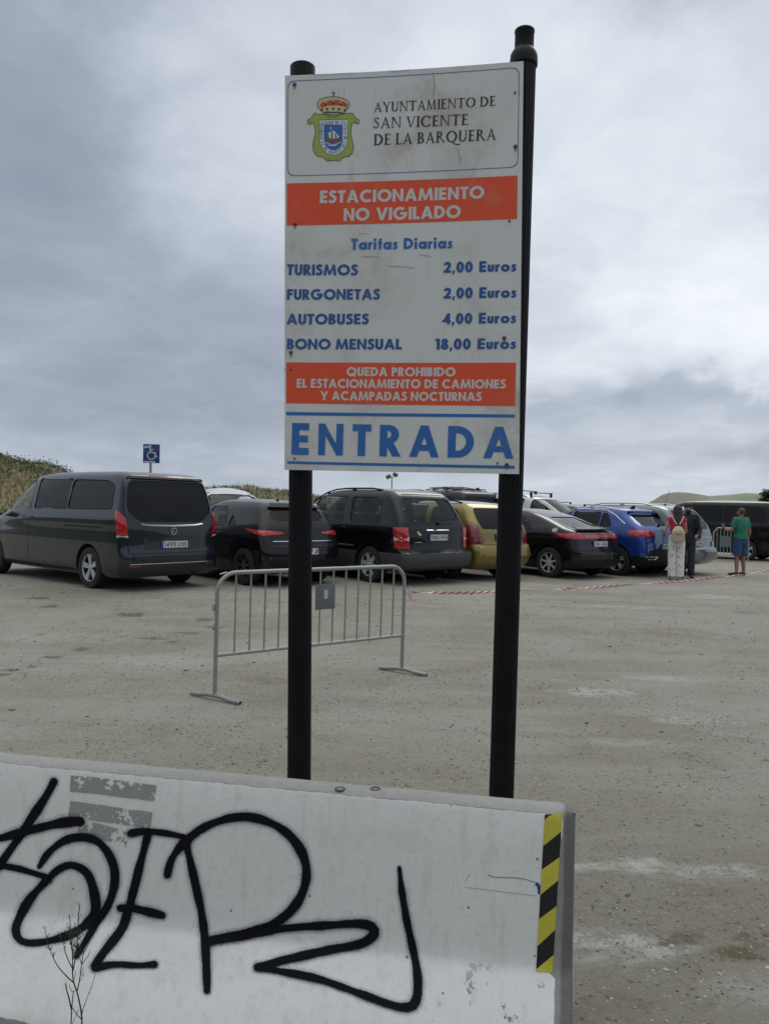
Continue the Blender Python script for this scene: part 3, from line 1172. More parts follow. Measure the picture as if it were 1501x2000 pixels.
def sk(pts, w=W0):
    segs = []
    L = []
    for i, p in enumerate(pts):
        p = Vector(p)
        a = Vector(pts[max(i - 1, 0)])
        c_ = Vector(pts[min(i + 1, len(pts) - 1)])
        d = (c_ - a).normalized()
        n_ = Vector((-d.y, d.x)) * w / 2
        L.append((tuple(p - n_), tuple(p + n_)))
    for i in range(len(pts) - 1):
        segs.append([L[i][0], L[i + 1][0], L[i + 1][1], L[i][1]])
    return segs


def crv(pts, n=5):
    out = []
    pts = [Vector(p) for p in pts]
    for i in range(len(pts) - 1):
        p0, p1, p2, p3 = pts[max(i - 1, 0)], pts[i], pts[i + 1], pts[min(i + 2, len(pts) - 1)]
        for k in range(n):
            u = k / n
            out.append(tuple(0.5 * ((2 * p1) + (p2 - p0) * u + (2 * p0 - 5 * p1 + 4 * p2 - p3) * u * u + (3 * p1 - p0 - 3 * p2 + p3) * u ** 3)))
    out.append(tuple(pts[-1]))
    return out


def SANS(ch, w=W0):
    X = 0.66  # x-height
    h_ = w * .93
    if ch == ' ':
        return [], .30
    if ch == 'A':
        return [dg_(0, 0, .33, 1, w), dg_(.66, 0, .33, 1, w), hs(.16, .72, .20, h_ * .85)], .66 + w
    if ch == 'B':
        return [vs_(0, w=w)] + ar(.24, .745, .32, .255, -90, 90, w, wy=h_ * .8) + ar(.24, .285, .37, .285, -90, 90, w, wy=h_ * .85) + [hs(w * .5, .25, 1 - h_ * .8, h_ * .8), hs(w * .5, .25, .49, h_ * .4), hs(w * .5, .25, 0, h_ * .85), hs(w * .5, .25, .41, h_ * .75)], .62
    if ch == 'C':
        return ar(.52, .5, .52, .52, 48, 312, w), .88
    if ch == 'D':
        return [vs_(0, w=w), hs(w * .5, .3, 0, h_), hs(w * .5, .3, 1 - h_, h_)] + ar(.28, .5, .50, .5, -90, 90, w, wy=h_), .80
    if ch == 'E':
        return [vs_(0, w=w), hs(w * .5, .54, 0, h_), hs(w * .5, .54, 1 - h_, h_), hs(w * .5, .51, .5 - h_ / 2, h_)], .57
    if ch == 'F':
        return [vs_(0, w=w), hs(w * .5, .54, 1 - h_, h_), hs(w * .5, .50, .44, h_)], .55
    if ch == 'G':
        return ar(.52, .5, .52, .52, 50, 360, w) + [hs(.52, 1.03, .38, h_)], 1.06
    if ch == 'H':
        return [vs_(0, w=w), vs_(.52, w=w), hs(w * .5, .6, .4, h_)], .52 + w
    if ch == 'I':
        return [vs_(0, w=w)], w
    if ch == 'J':
        return [vs_(.18, .2, 1, w=w)] + ar(.18 + w - .22, .22, .22, .22, -150, 0, w), .18 + w
    if ch == 'K':
        return [vs_(0, w=w), dg_(.12, .42, .50, 1, w * 1.2), dg_(.60, 0, .16, .52, w * 1.2)], .85
    if ch == 'L':
        return [vs_(0, w=w), hs(w * .5, .50, 0, h_)], .51
    if ch == 'M':
        return [dg_(0, 0, .13, 1, w * .92), dg_(.88 - w * .1, 0, .75 - w * .1, 1, w * .92), dg_(.42, .04, .15, 1, w * .75), dg_(.42, .04, .76, 1, w * .75)], .88 + w * .85
    if ch == 'N':
        return [vs_(0, w=w * .93), vs_(.56, w=w * .93), [(0, 1), (w * .8, 1), (.56 + w * .93, 0), (.56 + w * .1, 0)]], .56 + w
    if ch == 'O':
        return ar(.52, .5, .52, .52, 0, 360, w, 32), 1.04
    if ch == 'P':
        return [vs_(0, w=w), hs(w * .5, .27, 1 - h_ * .85, h_ * .85), hs(w * .5, .27, .38, h_ * .85)] + ar(.26, .69, .33, .31, -90, 90, w, wy=h_ * .85), .59
    if ch == 'Q':
        return ar(.52, .5, .52, .52, 0, 360, w, 32) + [ln((.56, .34), (.93, -.04), w * .9)], 1.06
    if ch == 'R':
        return [vs_(0, w=w), hs(w * .5, .27, 1 - h_ * .85, h_ * .85), hs(w * .5, .27, .40, h_ * .85)] + ar(.26, .70, .33, .30, -90, 90, w, wy=h_ * .85) + [dg_(.40, 0, .16, .44, w * 1.12)], .65
    if ch == 'S':
        return sk(crv([(.50, .80), (.40, .90), (.27, .905), (.155, .82), (.145, .70), (.22, .60), (.36, .50), (.455, .40), (.455, .24), (.33, .105), (.16, .105), (.05, .22)]), w * .93), .58
    if ch == 'T':
        return [hs(0, .58, 1 - h_, h_), vs_(.29 - w / 2, w=w)], .58
    if ch == 'U':
        return [vs_(0, .32, 1, w), vs_(.66 - w, .32, 1, w)] + ar(.33, .33, .33, .345, 180, 360, w), .66
    if ch == 'V':
        return [dg_(.30, 0, -.0, 1, w), dg_(.30, 0, .62, 1, w)], .62 + w
    if ch == 'Y':
        return [vs_(.30, 0, .48, w), dg_(.30, .40, -.02, 1, w), dg_(.30, .40, .61, 1, w)], .60 + w
    if ch == 'a':
        return ar(.33, .33, .33, .345, 0, 360, w * .95, 24) + [vs_(.50, 0, X, w * .85)], .50 + w * .85
    if ch == 'r':
        return [vs_(0, 0, X, w * .9)] + ar(.31, .34, .22, .34, 70, 150, w * .9), .37
    if ch == 'i':
        return [vs_(.01, 0, X, w * .92)] + ar(.11, .88, .13, .13, 0, 360, .129, 14), w + .02
    if ch == 'f':
        return [vs_(.08, 0, .80, w * .9), hs(0, .38, X - .17, .17)] + ar(.30, .80, .22, .21, 75, 180, w * .9), .38
    if ch == 's':
        return sk(crv([(.36, .50), (.28, .575), (.17, .56), (.12, .47), (.17, .39), (.28, .31), (.32, .20), (.26, .10), (.14, .085), (.03, .15)]), w * .74), .42
    if ch == 'u':
        return [vs_(0, .2, X, w * .9), vs_(.50 - w * .9, .2, X, w * .9)] + ar(.25, .24, .25, .25, 180, 360, w * .9), .50
    if ch == 'o':
        return ar(.34, .33, .34, .345, 0, 360, w * .95, 24), .68
    if ch == ',':
        return [[(.02, -.18), (.12, -.18), (.23, .19), (.02, .19)]], .24
    if ch == '0':
        return ar(.30, .5, .30, .515, 0, 360, w, 28), .60
    if ch == '1':
        return [vs_(.12, w=w), [(0, .80), (.14, .80), (.20, 1), (0, 1)]], .12 + w
    if ch == '2':
        return ar(.29, .71, .285, .30, -12, 180, w) + [[(.0, 0), (.26, 0), (.56, .55), (.57, .66), (.36, .66)], hs(0, .58, 0, h_)], .60
    if ch == '3':
        return ar(.26, .735, .26, .265, -80, 165, w * .9) + ar(.25, .28, .30, .29, -165, 80, w * .95), .56
    if ch == '4':
        return [vs_(.36, 0, 1, w), [(0, .2), (.22, .2), (.52, .82), (.40, 1)], hs(0, .66, .18, h_ * .85)], .66
    if ch == '8':
        return ar(.29, .745, .25, .265, 0, 360, w * .88, 20) + ar(.29, .27, .29, .285, 0, 360, w * .95, 22), .58
    if ch == '9':
        return ar(.30, .69, .30, .32, 0, 360, w * .95, 22) + [[(.10, 0), (.32, 0), (.60, .60), (.55, .75), (.40, .5)]], .60
    if ch == '5':
        return [hs(.1, .5, 1 - h_, h_), vs_(.08, .5, 1, w * .9)] + ar(.24, .33, .31, .33, -150, 120, w * .95), .57
    if ch == '7':
        return [hs(0, .55, 1 - h_, h_), dg_(.10, 0, .34, .95, w)], .55
    return [vs_(0, w=w)], w


def SERIF(ch, th=.165, tn=.075):
    S = .035

    def st(x, y0=0, y1=1, w=th, a=.075, top=True, bot=True):
        o = [vs_(x, y0, y1, w)]
        if bot:
            o += [hs(x - a, x + w + a, y0, S), [(x - a * .5, y0), (x + w + a * .5, y0), (x + w, y0 + .09), (x, y0 + .09)]]
        if top:
            o += [hs(x - a, x + w + a, y1 - S, S), [(x, y1 - .09), (x + w, y1 - .09), (x + w + a * .5, y1), (x - a * .5, y1)]]
        return o

    if ch == ' ':
        return [], .28
    if ch == 'A':
        return [dg_(.10, 0, .40, .98, tn), [(.66, 0), (.80, 0), (.46, 1.04), (.385, .98)], hs(.2, .64, .32, tn * .9), hs(0, .25, 0, S), hs(.56, .90, 0, S)], .86
    if ch == 'Y':
        return st(.34, 0, .48, top=False) + [[(.34, .44), (.475, .48), (.17, 1), (.02, 1)], [(.42, .44), (.475, .44), (.72, 1), (.66, 1)], hs(-.04, .27, 1 - S, S), hs(.55, .83, 1 - S, S)], .78
    if ch == 'U':
        return st(.08, .3, 1, bot=False) + st(.64, .3, 1, w=tn, bot=False) + ar(.388, .31, .308, .325, 180, 360, th * .85, wy=.09), .80
    if ch == 'N':
        return st(.08, 0, 1, w=tn, a=.09) + st(.70, 0, 1, w=tn, a=.09, bot=False) + [[(.05, 1), (.20, 1), (.755, -.02), (.70, -.02)]], .86
    if ch == 'T':
        return st(.33, 0, 1, top=False) + [hs(.02, .78, 1 - tn, tn), [(.02, .80), (.05, .80), (.08, 1), (.0, 1)], [(.75, .80), (.78, .80), (.80, 1), (.72, 1)]], .80
    if ch == 'M':
        return [dg_(.10, 0, .17, 1, tn), [(.80, 0), (.94, 0), (.86, 1), (.74, 1)], [(.12, 1), (.26, 1), (.53, .05), (.46, .0)], [(.46, 0), (.52, 0), (.82, 1), (.76, 1)], hs(.0, .25, 0, S), hs(.72, 1.03, 0, S), hs(.06, .2, 1 - S, S), hs(.78, .96, 1 - S, S)], 1.03
    if ch == 'I':
        return st(.08), .29
    if ch == 'E':
        return st(.08) + [hs(.1, .54, 0, tn), hs(.1, .52, 1 - tn, tn), hs(.1, .46, .49, tn), [(.50, 0), (.54, 0), (.60, .20), (.57, .20)], [(.48, 1), (.53, 1), (.53, .82), (.50, .82)], [(.43, .42), (.46, .42), (.46, .60), (.43, .60)]], .60
    if ch == 'F':
        return st(.08) + [hs(.1, .52, 1 - tn, tn), hs(.1, .44, .48, tn)], .55
    if ch == 'L':
        return st(.08) + [hs(.1, .54, 0, tn), [(.50, 0), (.54, 0), (.60, .22), (.57, .22)]], .58
    if ch in 'OQ':
        o = []
        N_ = 36
        for i in range(N_):
            a, c_ = 2 * math.pi * i / N_, 2 * math.pi * (i + 1) / N_
            f_ = lambda q: (th * .95 * abs(math.cos(q)) ** 1.2 + tn * .8 * abs(math.sin(q)))
            o.append([(.50 + .48 * math.cos(a), .5 + .52 * math.sin(a)), (.50 + .48 * math.cos(c_), .5 + .52 * math.sin(c_)),
                      (.50 + (.48 - f_(c_)) * math.cos(c_), .5 + (.52 - f_(c_)) * math.sin(c_)), (.50 + (.48 - f_(a)) * math.cos(a), .5 + (.52 - f_(a)) * math.sin(a))])
        if ch == 'Q':
            o += sk(crv([(.50, .06), (.66, -.08), (.86, -.22), (1.16, -.25), (1.28, -.21)]), .085)
        return o, 1.0
    if ch in 'CG':
        o = []
        for i in range(26):
            a0_, a1_ = R(42 + 276 * i / 26), R(42 + 276 * (i + 1) / 26)
            f_ = lambda q: (th * .95 * abs(math.cos(q)) ** 1.2 + tn * .8 * abs(math.sin(q)))
            o.append([(.50 + .48 * math.cos(q), .5 + .52 * math.sin(q)) for q in (a0_, a1_)] + [(.50 + (.48 - f_(q)) * math.cos(q), .5 + (.52 - f_(q)) * math.sin(q)) for q in (a1_, a0_)])
        o.append([(.80, .72), (.86, .72), (.86, 1.0), (.82, .95)])
        o.append([(.78, .10), (.84, .14), (.86, .24), (.83, .24)])
        return o, .90
    if ch == 'D':
        o = st(.08) + [hs(.1, .36, 0, tn), hs(.1, .36, 1 - tn, tn)]
        for i in range(20):
            a0_, a1_ = R(-90 + 180 * i / 20), R(-90 + 180 * (i + 1) / 20)
            f_ = lambda q: (th * abs(math.cos(q)) ** 1.2 + tn * abs(math.sin(q)))
            o.append([(.34 + .50 * math.cos(q), .5 + .5 * math.sin(q)) for q in (a0_, a1_)] + [(.34 + (.50 - f_(q)) * math.cos(q), .5 + (.5 - f_(q)) * math.sin(q)) for q in (a1_, a0_)])
        return o, .88
    if ch in 'BRP':
        o = st(.08, top=False, bot=True) + [hs(.0, .3, 1 - S, S), hs(.1, .32, 1 - tn, tn), hs(.1, .34, .48, tn)]
        o += ar(.30, .755, .26, .245, -90, 90, th * .9, wy=tn)
        if ch == 'B':
            o += ar(.32, .27, .31, .27, -90, 90, th * .95, wy=tn) + [hs(.1, .34, 0, tn)]
        if ch == 'R':
            o += [[(.30, .52), (.42, .52), (.80, 0), (.66, 0)], hs(.66, .88, 0, S)]
        return o, {'B': .66, 'R': .82, 'P': .60}[ch]
    if ch == 'S':
        return sk(crv([(.46, .83), (.38, .94), (.26, .955), (.14, .87), (.14, .74), (.24, .62), (.38, .48), (.46, .33), (.42, .13), (.27, .045), (.13, .08), (.07, .2)]), .085) + sk(crv([(.17, .70), (.27, .59), (.38, .47), (.44, .34)]), .12) + [[(.44, .75), (.47, .75), (.49, 1.0), (.45, .93)], [(.05, .02), (.09, .08), (.08, .27), (.05, .27)]], .56
    if ch == 'V':
        return [[(.36, 0), (.44, 0), (.20, 1), (.05, 1)], [(.38, 0), (.44, 0), (.76, 1), (.70, 1)], hs(-.03, .29, 1 - S, S), hs(.60, .86, 1 - S, S)], .80
    return st(.08), .29


def layout(text, glyph=SANS, track=.075, word=.30, **kw):
    x = 0.0
    polys = []
    for ch in text:
        if ch == ' ':
            x += word
            continue
        g, wd = glyph(ch, **kw)
        for p in g:
            polys.append([(a_ + x, b_) for a_, b_ in p])
        x += wd + track
    return polys, x - track


# ------------------------------------------------------------------ the big sign
cT0, cT1 = P(557.5, 150, 3.43), P(1021.5, 121.5, 3.28)
cB0, cB1 = P(556.5, 917.5, 3.43), P(1013, 926, 3.28)
ua = ((cT1 - cT0) + (cB1 - cB0)).normalized()
va = ((cT0 - cB0) + (cT1 - cB1))
na = ua.cross(va).normalized()          # towards the camera?
if na.dot(CAM - cB0) < 0:
    na = -na
va = (va - na * va.dot(na) - ua * va.dot(ua)).normalized()
O3 = (cT0 + cT1 + cB0 + cB1) / 4


def uvb(px, py):
    d = ray(px, py)
    tt = (O3 - CAM).dot(na) / d.dot(na)
    q = CAM + d * tt - O3
    return Vector((q.dot(ua), q.dot(va)))


base_z = G(O3.x, O3.y)
sign = thing('parking_sign', 'tall white town parking tariff sign on two black posts reading ENTRADA', 'sign', (O3.x, O3.y, base_z))


def WB(u, v_, off=0.0):
    """board coordinates to the sign's local space; the sheet is very slightly bowed"""
    bow = -0.010 * math.cos(u / 0.5 * 1.45) * (1 + .25 * math.sin(v_ * 2))
    q = O3 + ua * u + va * v_ + na * (off + bow + 0.010)
    return q - sign.location


white_s = bpy.data.materials.new('sign_white')
white_s.use_nodes = True


def weather(mat, colr, stain=(0.42, 0.38, 0.33), rough=.42, amt=1.0):
    t = NT(mat.node_tree)
    b = mat.node_tree.nodes['Principled BSDF']
    tc = t.n('ShaderNodeTexCoord').outputs['Object']
    n1 = t.noise(tc, 2.6, 6, .62, .5)
    mp = t.n('ShaderNodeMapping', inp={'Vector': tc, 'Scale': (34, 34, 2.2), 'Rotation': (0, R(14), 0)})
    n2 = t.noise(mp.outputs[0], 1.0, 5, .65, .3)
    n3 = t.noise(tc, 90, 4, .6)
    c = t.mix(t.m('MULTIPLY', t.ramp(n1, .46, .75), .45 * amt), (*colr, 1), stain)
    c = t.mix(t.m('MULTIPLY', t.ramp(n2, .60, .80), .38 * amt), c, stain)
    swm = t.n('ShaderNodeMapping', inp={'Vector': tc, 'Scale': (5, 5, 2.2), 'Rotation': (0, R(40), 0)})
    c = t.mix(t.m('MULTIPLY', t.ramp(t.noise(swm.outputs[0], 1.0, 7, .7, 1.6), .55, .72), .32 * amt), c, (0.48, 0.37, 0.33))
    c = t.mix(t.m('MULTIPLY', t.ramp(n3, .66, .80), .35 * amt), c, stain)
    # thin scratches
    mp2 = t.n('ShaderNodeMapping', inp={'Vector': tc, 'Scale': (3, 3, 60), 'Rotation': (0, R(-12), 0)})
    sc = t.ramp(t.noise(mp2.outputs[0], 1.0, 3, .5, .2), .735, .75)
    c = t.mix(t.m('MULTIPLY', sc, .55 * amt), c, (0.30, 0.28, 0.26))
    t.link(c, b.inputs['Base Color'])
    t.link(t.m('ADD', rough, t.m('MULTIPLY', n1, .25)), b.inputs['Roughness'])
    b.inputs['Specular IOR Level'].default_value = .3


weather(white_s, (0.66, 0.675, 0.67), (0.40, 0.345, 0.30), amt=1.45)
red_s = bpy.data.materials.new('sign_red')
red_s.use_nodes = True
weather(red_s, (0.76, 0.095, 0.038), (0.55, 0.20, 0.15), amt=.6)
blue_s = bpy.data.materials.new('sign_blue')
blue_s.use_nodes = True
weather(blue_s, (0.035, 0.150, 0.44), (0.16, 0.26, 0.45), amt=.6)
blue_d = bpy.data.materials.new('sign_dark_blue')
blue_d.use_nodes = True
weather(blue_d, (0.035, 0.105, 0.32), (0.12, 0.18, 0.33), amt=.6)
lite_s = bpy.data.materials.new('sign_letter_white')
lite_s.use_nodes = True
weather(lite_s, (0.62, 0.61, 0.60), (0.55, 0.35, 0.3), amt=.5)
ink = principled('sign_black', (0.015, 0.015, 0.018), .5)

# sheet: front, back, thin folded rim
c4 = [uvb(557.5, 150), uvb(1021.5, 121.5), uvb(1013, 926), uvb(556.5, 917.5)]
NU, NVv = 24, 30
vs, fs = [], []
for lay in (0, 1):
    for j in range(NVv + 1):
        for i in range(NU + 1):
            a_ = c4[0].lerp(c4[1], i / NU)
            b_ = c4[3].lerp(c4[2], i / NU)
            q = a_.lerp(b_, j / NVv)
            vs.append(WB(q.x, q.y, 0 if lay == 0 else -0.012))
N1 = (NU + 1) * (NVv + 1)
for j in range(NVv):
    for i in range(NU):
        k = j * (NU + 1) + i
        fs.append((k, k + 1, k + NU + 2, k + NU + 1))
        fs.append((N1 + k, N1 + k + NU + 1, N1 + k + NU + 2, N1 + k + 1))
for i in range(NU):
    for j in (0, NVv):
        k = j * (NU + 1) + i
        fs.append((k, k + 1, N1 + k + 1, N1 + k))
for j in range(NVv):
    for i in (0, NU):
        k = j * (NU + 1) + i
        fs.append((k, k + NU + 1, N1 + k + NU + 1, N1 + k))
MB().add(vs, fs).build('board', white_s, sign, angle=40)


def flat(name, polys2d, off, mat, label=None, step=None, uni=True):
    """polygons in board coordinates -> one thin print layer"""
    if uni:
        v2, f2 = union2d(polys2d)
    else:
        v2, f2 = [], []
        for p in polys2d:
            o = len(v2)
            a_, b_ = fillpoly(p)
            v2 += a_
            f2 += [tuple(i + o for i in f) for f in b_]
    return MB().add([WB(x, y, off) for x, y in v2], f2).build(name, mat, sign, smooth=False, fixn=False, label=label)


def band(name, c, off, mat):
    q = [uvb(*p) for p in c]
    n = 14
    poly = [tuple(q[0].lerp(q[1], i / n)) for i in range(n)] + [tuple(q[1].lerp(q[2], i / 3)) for i in range(3)] + [tuple(q[2].lerp(q[3], i / n)) for i in range(n)] + [tuple(q[3].lerp(q[0], i / 3)) for i in range(3)]
    v2, f2 = fillpoly(poly, None, .06)
    return MB().add([WB(x, y, off) for x, y in v2], f2).build(name, mat, sign, smooth=False, fixn=False)


def text(name, s, p0, p1, cap, mat, off=0.0016, glyph=SANS, **kw):
    """baseline from pixel p0 to p1, cap height in pixels"""
    polys, wd = layout(s, glyph, **kw)
    a_, b_ = uvb(*p0), uvb(*p1)
    c_ = uvb(p0[0], p0[1] - cap)
    d_ = uvb(p1[0], p1[1] - cap)
    h0, h1 = (c_ - a_).length, (d_ - b_).length
    ux = (b_ - a_) / wd
    up = Vector((-(b_ - a_).y, (b_ - a_).x)).normalized()
    out = []
    for p in polys:
        out.append([tuple(a_ + ux * x + up * y * (h0 + (h1 - h0) * x / wd)) for x, y in p])
    return flat(name, out, off, mat)


band('red_band', [(561, 360), (1010, 344.5), (1009, 429), (561, 442)], .0008, red_s)
band('red_band', [(560, 708.5), (1007, 709), (1005, 793.5), (560, 788)], .0008, red_s)
band('blue_rule', [(560, 805), (1005, 810), (1005, 816), (560, 811.5)], .0008, blue_s)
band('blue_rule', [(562, 901), (1004, 910), (1004, 916), (562, 906)], .0008, blue_s)
SB = dict(track=.07, word=.34)
text('lettering', 'ESTACIONAMIENTO', (625, 398), (945, 388.5), 24.5, lite_s, **SB)
text('lettering', 'NO VIGILADO', (671, 432.5), (899, 426), 25, lite_s, track=.07, word=.42)
text('lettering', 'Tarifas Diarias', (685, 488), (883, 485), 21.5, blue_s, track=.085, word=.42)
for s_, l0, l1, yb, yb2, cp in (('TURISMOS', 561, 698.5, 538.5, 538, 21), ('FURGONETAS', 561, 741.5, 586.5, 585, 20.5), ('AUTOBUSES', 560.5, 720, 634.5, 633.5, 20.5), ('BONO MENSUAL', 561, 784.5, 683, 682.5, 20.5)):
    text('lettering', s_, (l0, yb), (l1, yb2), cp, blue_d, **SB)
for s_, l0, l1, yb, yb2 in (('2,00 Euros', 865.5, 1007.5, 533, 531), ('2,00 Euros', 865.5, 1007.5, 583.5, 582), ('4,00 Euros', 863, 1007, 633.5, 631.5), ('18,00 Euros', 849, 1007, 683, 682)):
    text('lettering', s_, (l0, yb), (l1, yb2), 21, blue_d, track=.07, word=.42)
text('lettering', 'QUEDA PROHIBIDO', (677, 735), (889, 735.5), 17.5, lite_s, **SB)
text('lettering', 'EL ESTACIONAMIENTO DE CAMIONES', (580, 758), (987, 759.5), 17.5, lite_s, **SB)
text('lettering', 'Y ACAMPADAS NOCTURNAS', (626, 782), (940, 784), 17.5, lite_s, **SB)
text('lettering', 'ENTRADA', (570, 888), (1002, 896), 61.5, blue_s, track=.27, w=.235)
SF = dict(glyph=SERIF, track=.075, word=.34)
text('lettering', 'AYUNTAMIENTO DE', (729, 219), (967, 207.5), 19, ink, **SF)
text('lettering', 'SAN VICENTE', (728, 250.5), (914, 244), 21, ink, **SF)
text('lettering', 'DE LA BARQUERA', (729, 283.5), (968, 274), 21.5, ink, **SF)

# thin blue border around the head of the board
oc = [tuple(uvb(*p)) for p in ((562.5, 160), (1014, 133), (1011, 328.5), (562, 346))]
ro = rounded(oc, .035, 6)
ctr = sum((Vector(p) for p in oc), Vector((0, 0))) / 4
ri = []
for p in ro:
    q = Vector(p) - ctr
    ri.append((ctr.x + q.x * (1 - .0032 / .5), ctr.y + q.y * (1 - .0032 / .22)))
segs = [[ro[i], ro[(i + 1) % len(ro)], ri[(i + 1) % len(ro)], ri[i]] for i in range(len(ro))]
big_segs = []
for s_ in segs:
    a_, b_, c_, d_ = [Vector(q) for q in s_]
    n = max(1, int((b_ - a_).length / .05))
    for i in range(n):
        big_segs.append([tuple(a_.lerp(b_, i / n)), tuple(a_.lerp(b_, (i + 1) / n)), tuple(d_.lerp(c_, (i + 1) / n)), tuple(d_.lerp(c_, i / n))])
flat('border_line', big_segs, .0009, principled('border_blue', (0.06, 0.17, 0.42), .5))

# coat of arms: layers from the back to the front
g_ = principled('crest_green', (0.33, 0.42, 0.075), .5)
ol = principled('crest_outline', (0.09, 0.15, 0.07), .5)
cw = principled('crest_white', (0.60, 0.66, 0.70), .5)
cb = principled('crest_blue', (0.02, 0.12, 0.40), .5)
crd = principled('crest_red', (0.55, 0.045, 0.035), .5)
cgd = principled('crest_gold', (0.55, 0.50, 0.25), .5)
cbr = principled('crest_brown', (0.22, 0.07, 0.03), .5)
ck = principled('crest_black', (0.02, 0.035, 0.03), .5)
SX, SY, OX, OY = 140 / 1501., 170 / 1823., 580, 160


def cpx(p):
    return tuple(uvb(OX + p[0] * SX, OY + p[1] * SY))


def clayer(polys, off, mat, close_curve=False, nm='crest_layer'):
    pp = []
    for p in polys:
        if close_curve:
            q = crv(list(p) + [p[0]], 4)[:-1]
        else:
            q = p
        pp.append([cpx(a_) for a_ in q])
    return flat(nm, pp, off, mat, uni=True)


def cstroke(lines, wd, off, mat, curve=True, nm='crest_line'):
    pp = []
    for l_ in lines:
        q = crv(l_, 4) if curve and len(l_) > 2 else l_
        for s_ in sk(q, wd):
            pp.append([cpx(a_) for a_ in s_])
    return flat(nm, pp, off, mat)


shield = [(370, 665), (440, 690), (770, 700), (1080, 660), (1150, 650), (1230, 760), (1300, 800), (1290, 880), (1210, 860), (1160, 850), (1130, 960), (1130, 1130), (1165, 1260), (1180, 1370), (1150, 1500), (1080, 1565), (1010, 1560),
          (960, 1590), (880, 1660), (770, 1645), (640, 1665), (560, 1600), (500, 1560), (480, 1585), (400, 1540), (345, 1440), (340, 1310), (370, 1180), (395, 1060), (380, 960), (330, 850), (290, 900), (225, 890), (230, 810), (300, 780)]
clayer([shield], .0010, g_)
cstroke([shield + [shield[0]]], 17, .0013, ol, curve=False)
inner = [(465, 808), (1065, 790), (1065, 1180), (1050, 1320), (960, 1460), (860, 1530), (760, 1555), (640, 1520), (540, 1430), (485, 1310), (470, 1180)]
clayer([inner], .0013, cw)
cstroke([inner + [inner[0]]], 14, .0016, ol, curve=False)
field = [(565, 905), (955, 900), (955, 1270), (900, 1380), (820, 1430), (760, 1445), (680, 1420), (600, 1350), (570, 1250)]
clayer([field], .0017, cb)
clayer([[(600, 1170), (680, 1150), (880, 1140), (925, 1160), (870, 1270), (660, 1280)]], .0020, cbr)
clayer([[(650, 1100), (720, 1030), (720, 1200), (650, 1180)], [(740, 1010), (820, 1070), (800, 1200), (745, 1195)], [(825, 1080), (890, 1160), (830, 1200)]], .0022, cw)
cstroke([[(740, 950), (742, 1200)], [(800, 1090), (815, 1195)], [(660, 1110), (668, 1195)]], 14, .0024, ck)
cstroke([[(580, 1275), (660, 1300), (740, 1330), (820, 1310), (930, 1270)], [(640, 1330), (740, 1350), (840, 1330)]], 16, .0021, cw)
clayer([[(700, 960), (740, 960), (740, 1000), (700, 1000)]], .0021, cw)
cstroke([[(640, 715), (880, 700)], [(640, 750), (880, 740)], [(640, 715), (640, 750)], [(880, 700), (880, 740)], [(250, 850), (290, 840), (300, 870)], [(1240, 830), (1200, 820), (1190, 845)], [(640, 1610), (690, 1615)], [(800, 1615), (850, 1605)]], 12, .0014, ol, curve=False)
# motto around the shield
mot = []
path = [(500, 1440 - 560), (770, 858), (1012, 850), (1012, 1190), (985, 1330), (880, 1440), (760, 1497), (640, 1450), (545, 1350), (515, 1200), (512, 890)]
mtxt = 'ESCUDO DE LA VILLA DE SAN VICENTE DE LA BARQUERA'
pl = [Vector(path[0])]
dd = [0]
pth = [Vector(p) for p in path]
tot = sum((pth[i + 1] - pth[i]).length for i in range(len(pth) - 1))
for i, ch in enumerate(mtxt):
    s_ = tot * (i + .3) / len(mtxt)
    acc = 0
    for k in range(len(pth) - 1):
        L_ = (pth[k + 1] - pth[k]).length
        if acc + L_ >= s_:
            break
        acc += L_
    d = (pth[k + 1] - pth[k]).normalized()
    p = pth[k] + d * (s_ - acc)
    up = Vector((d.y, -d.x))
    gl, wd = SERIF(ch, .2, .11)
    for q in gl:
        mot.append([cpx(p + d * (x * 42) + up * ((y - .5) * 62)) for x, y in q])
flat('crest_motto', mot, .0018, ck)
# crown
crown = [(430, 470), (460, 400), (560, 350), (700, 320), (830, 320), (960, 350), (1060, 400), (1095, 450), (1080, 520), (1010, 600), (990, 660), (760, 640), (560, 670), (510, 600), (450, 550)]
clayer([crown], .0020, cgd)
clayer([[(480, 500), (520, 450), (640, 410), (740, 385), (860, 390), (980, 420), (1060, 470), (1040, 540), (900, 500), (760, 500), (640, 510), (520, 560)]], .0022, crd)
cstroke([crown + [crown[0]]], 16, .0024, ol, curve=False)
cstroke([[(765, 335), (765, 430)], [(600, 360), (620, 470)], [(940, 365), (910, 460)]], 26, .0025, cgd, curve=False)
clayer([[(x - 22, y - 22), (x + 22, y - 22), (x + 22, y + 22), (x - 22, y + 22)] for x, y in ((605, 485), (765, 460), (910, 478), (635, 580), (760, 570), (880, 580), (525, 600), (1000, 600))], .0027, ck)
cstroke([[(560, 660), (640, 640), (760, 650), (860, 640), (985, 665)]], 16, .0026, ck)
cstroke([[(765, 210), (765, 320)], [(728, 240), (800, 240)]], 24, .0024, principled('crest_cross', (.12, .14, .2), .5), curve=False)

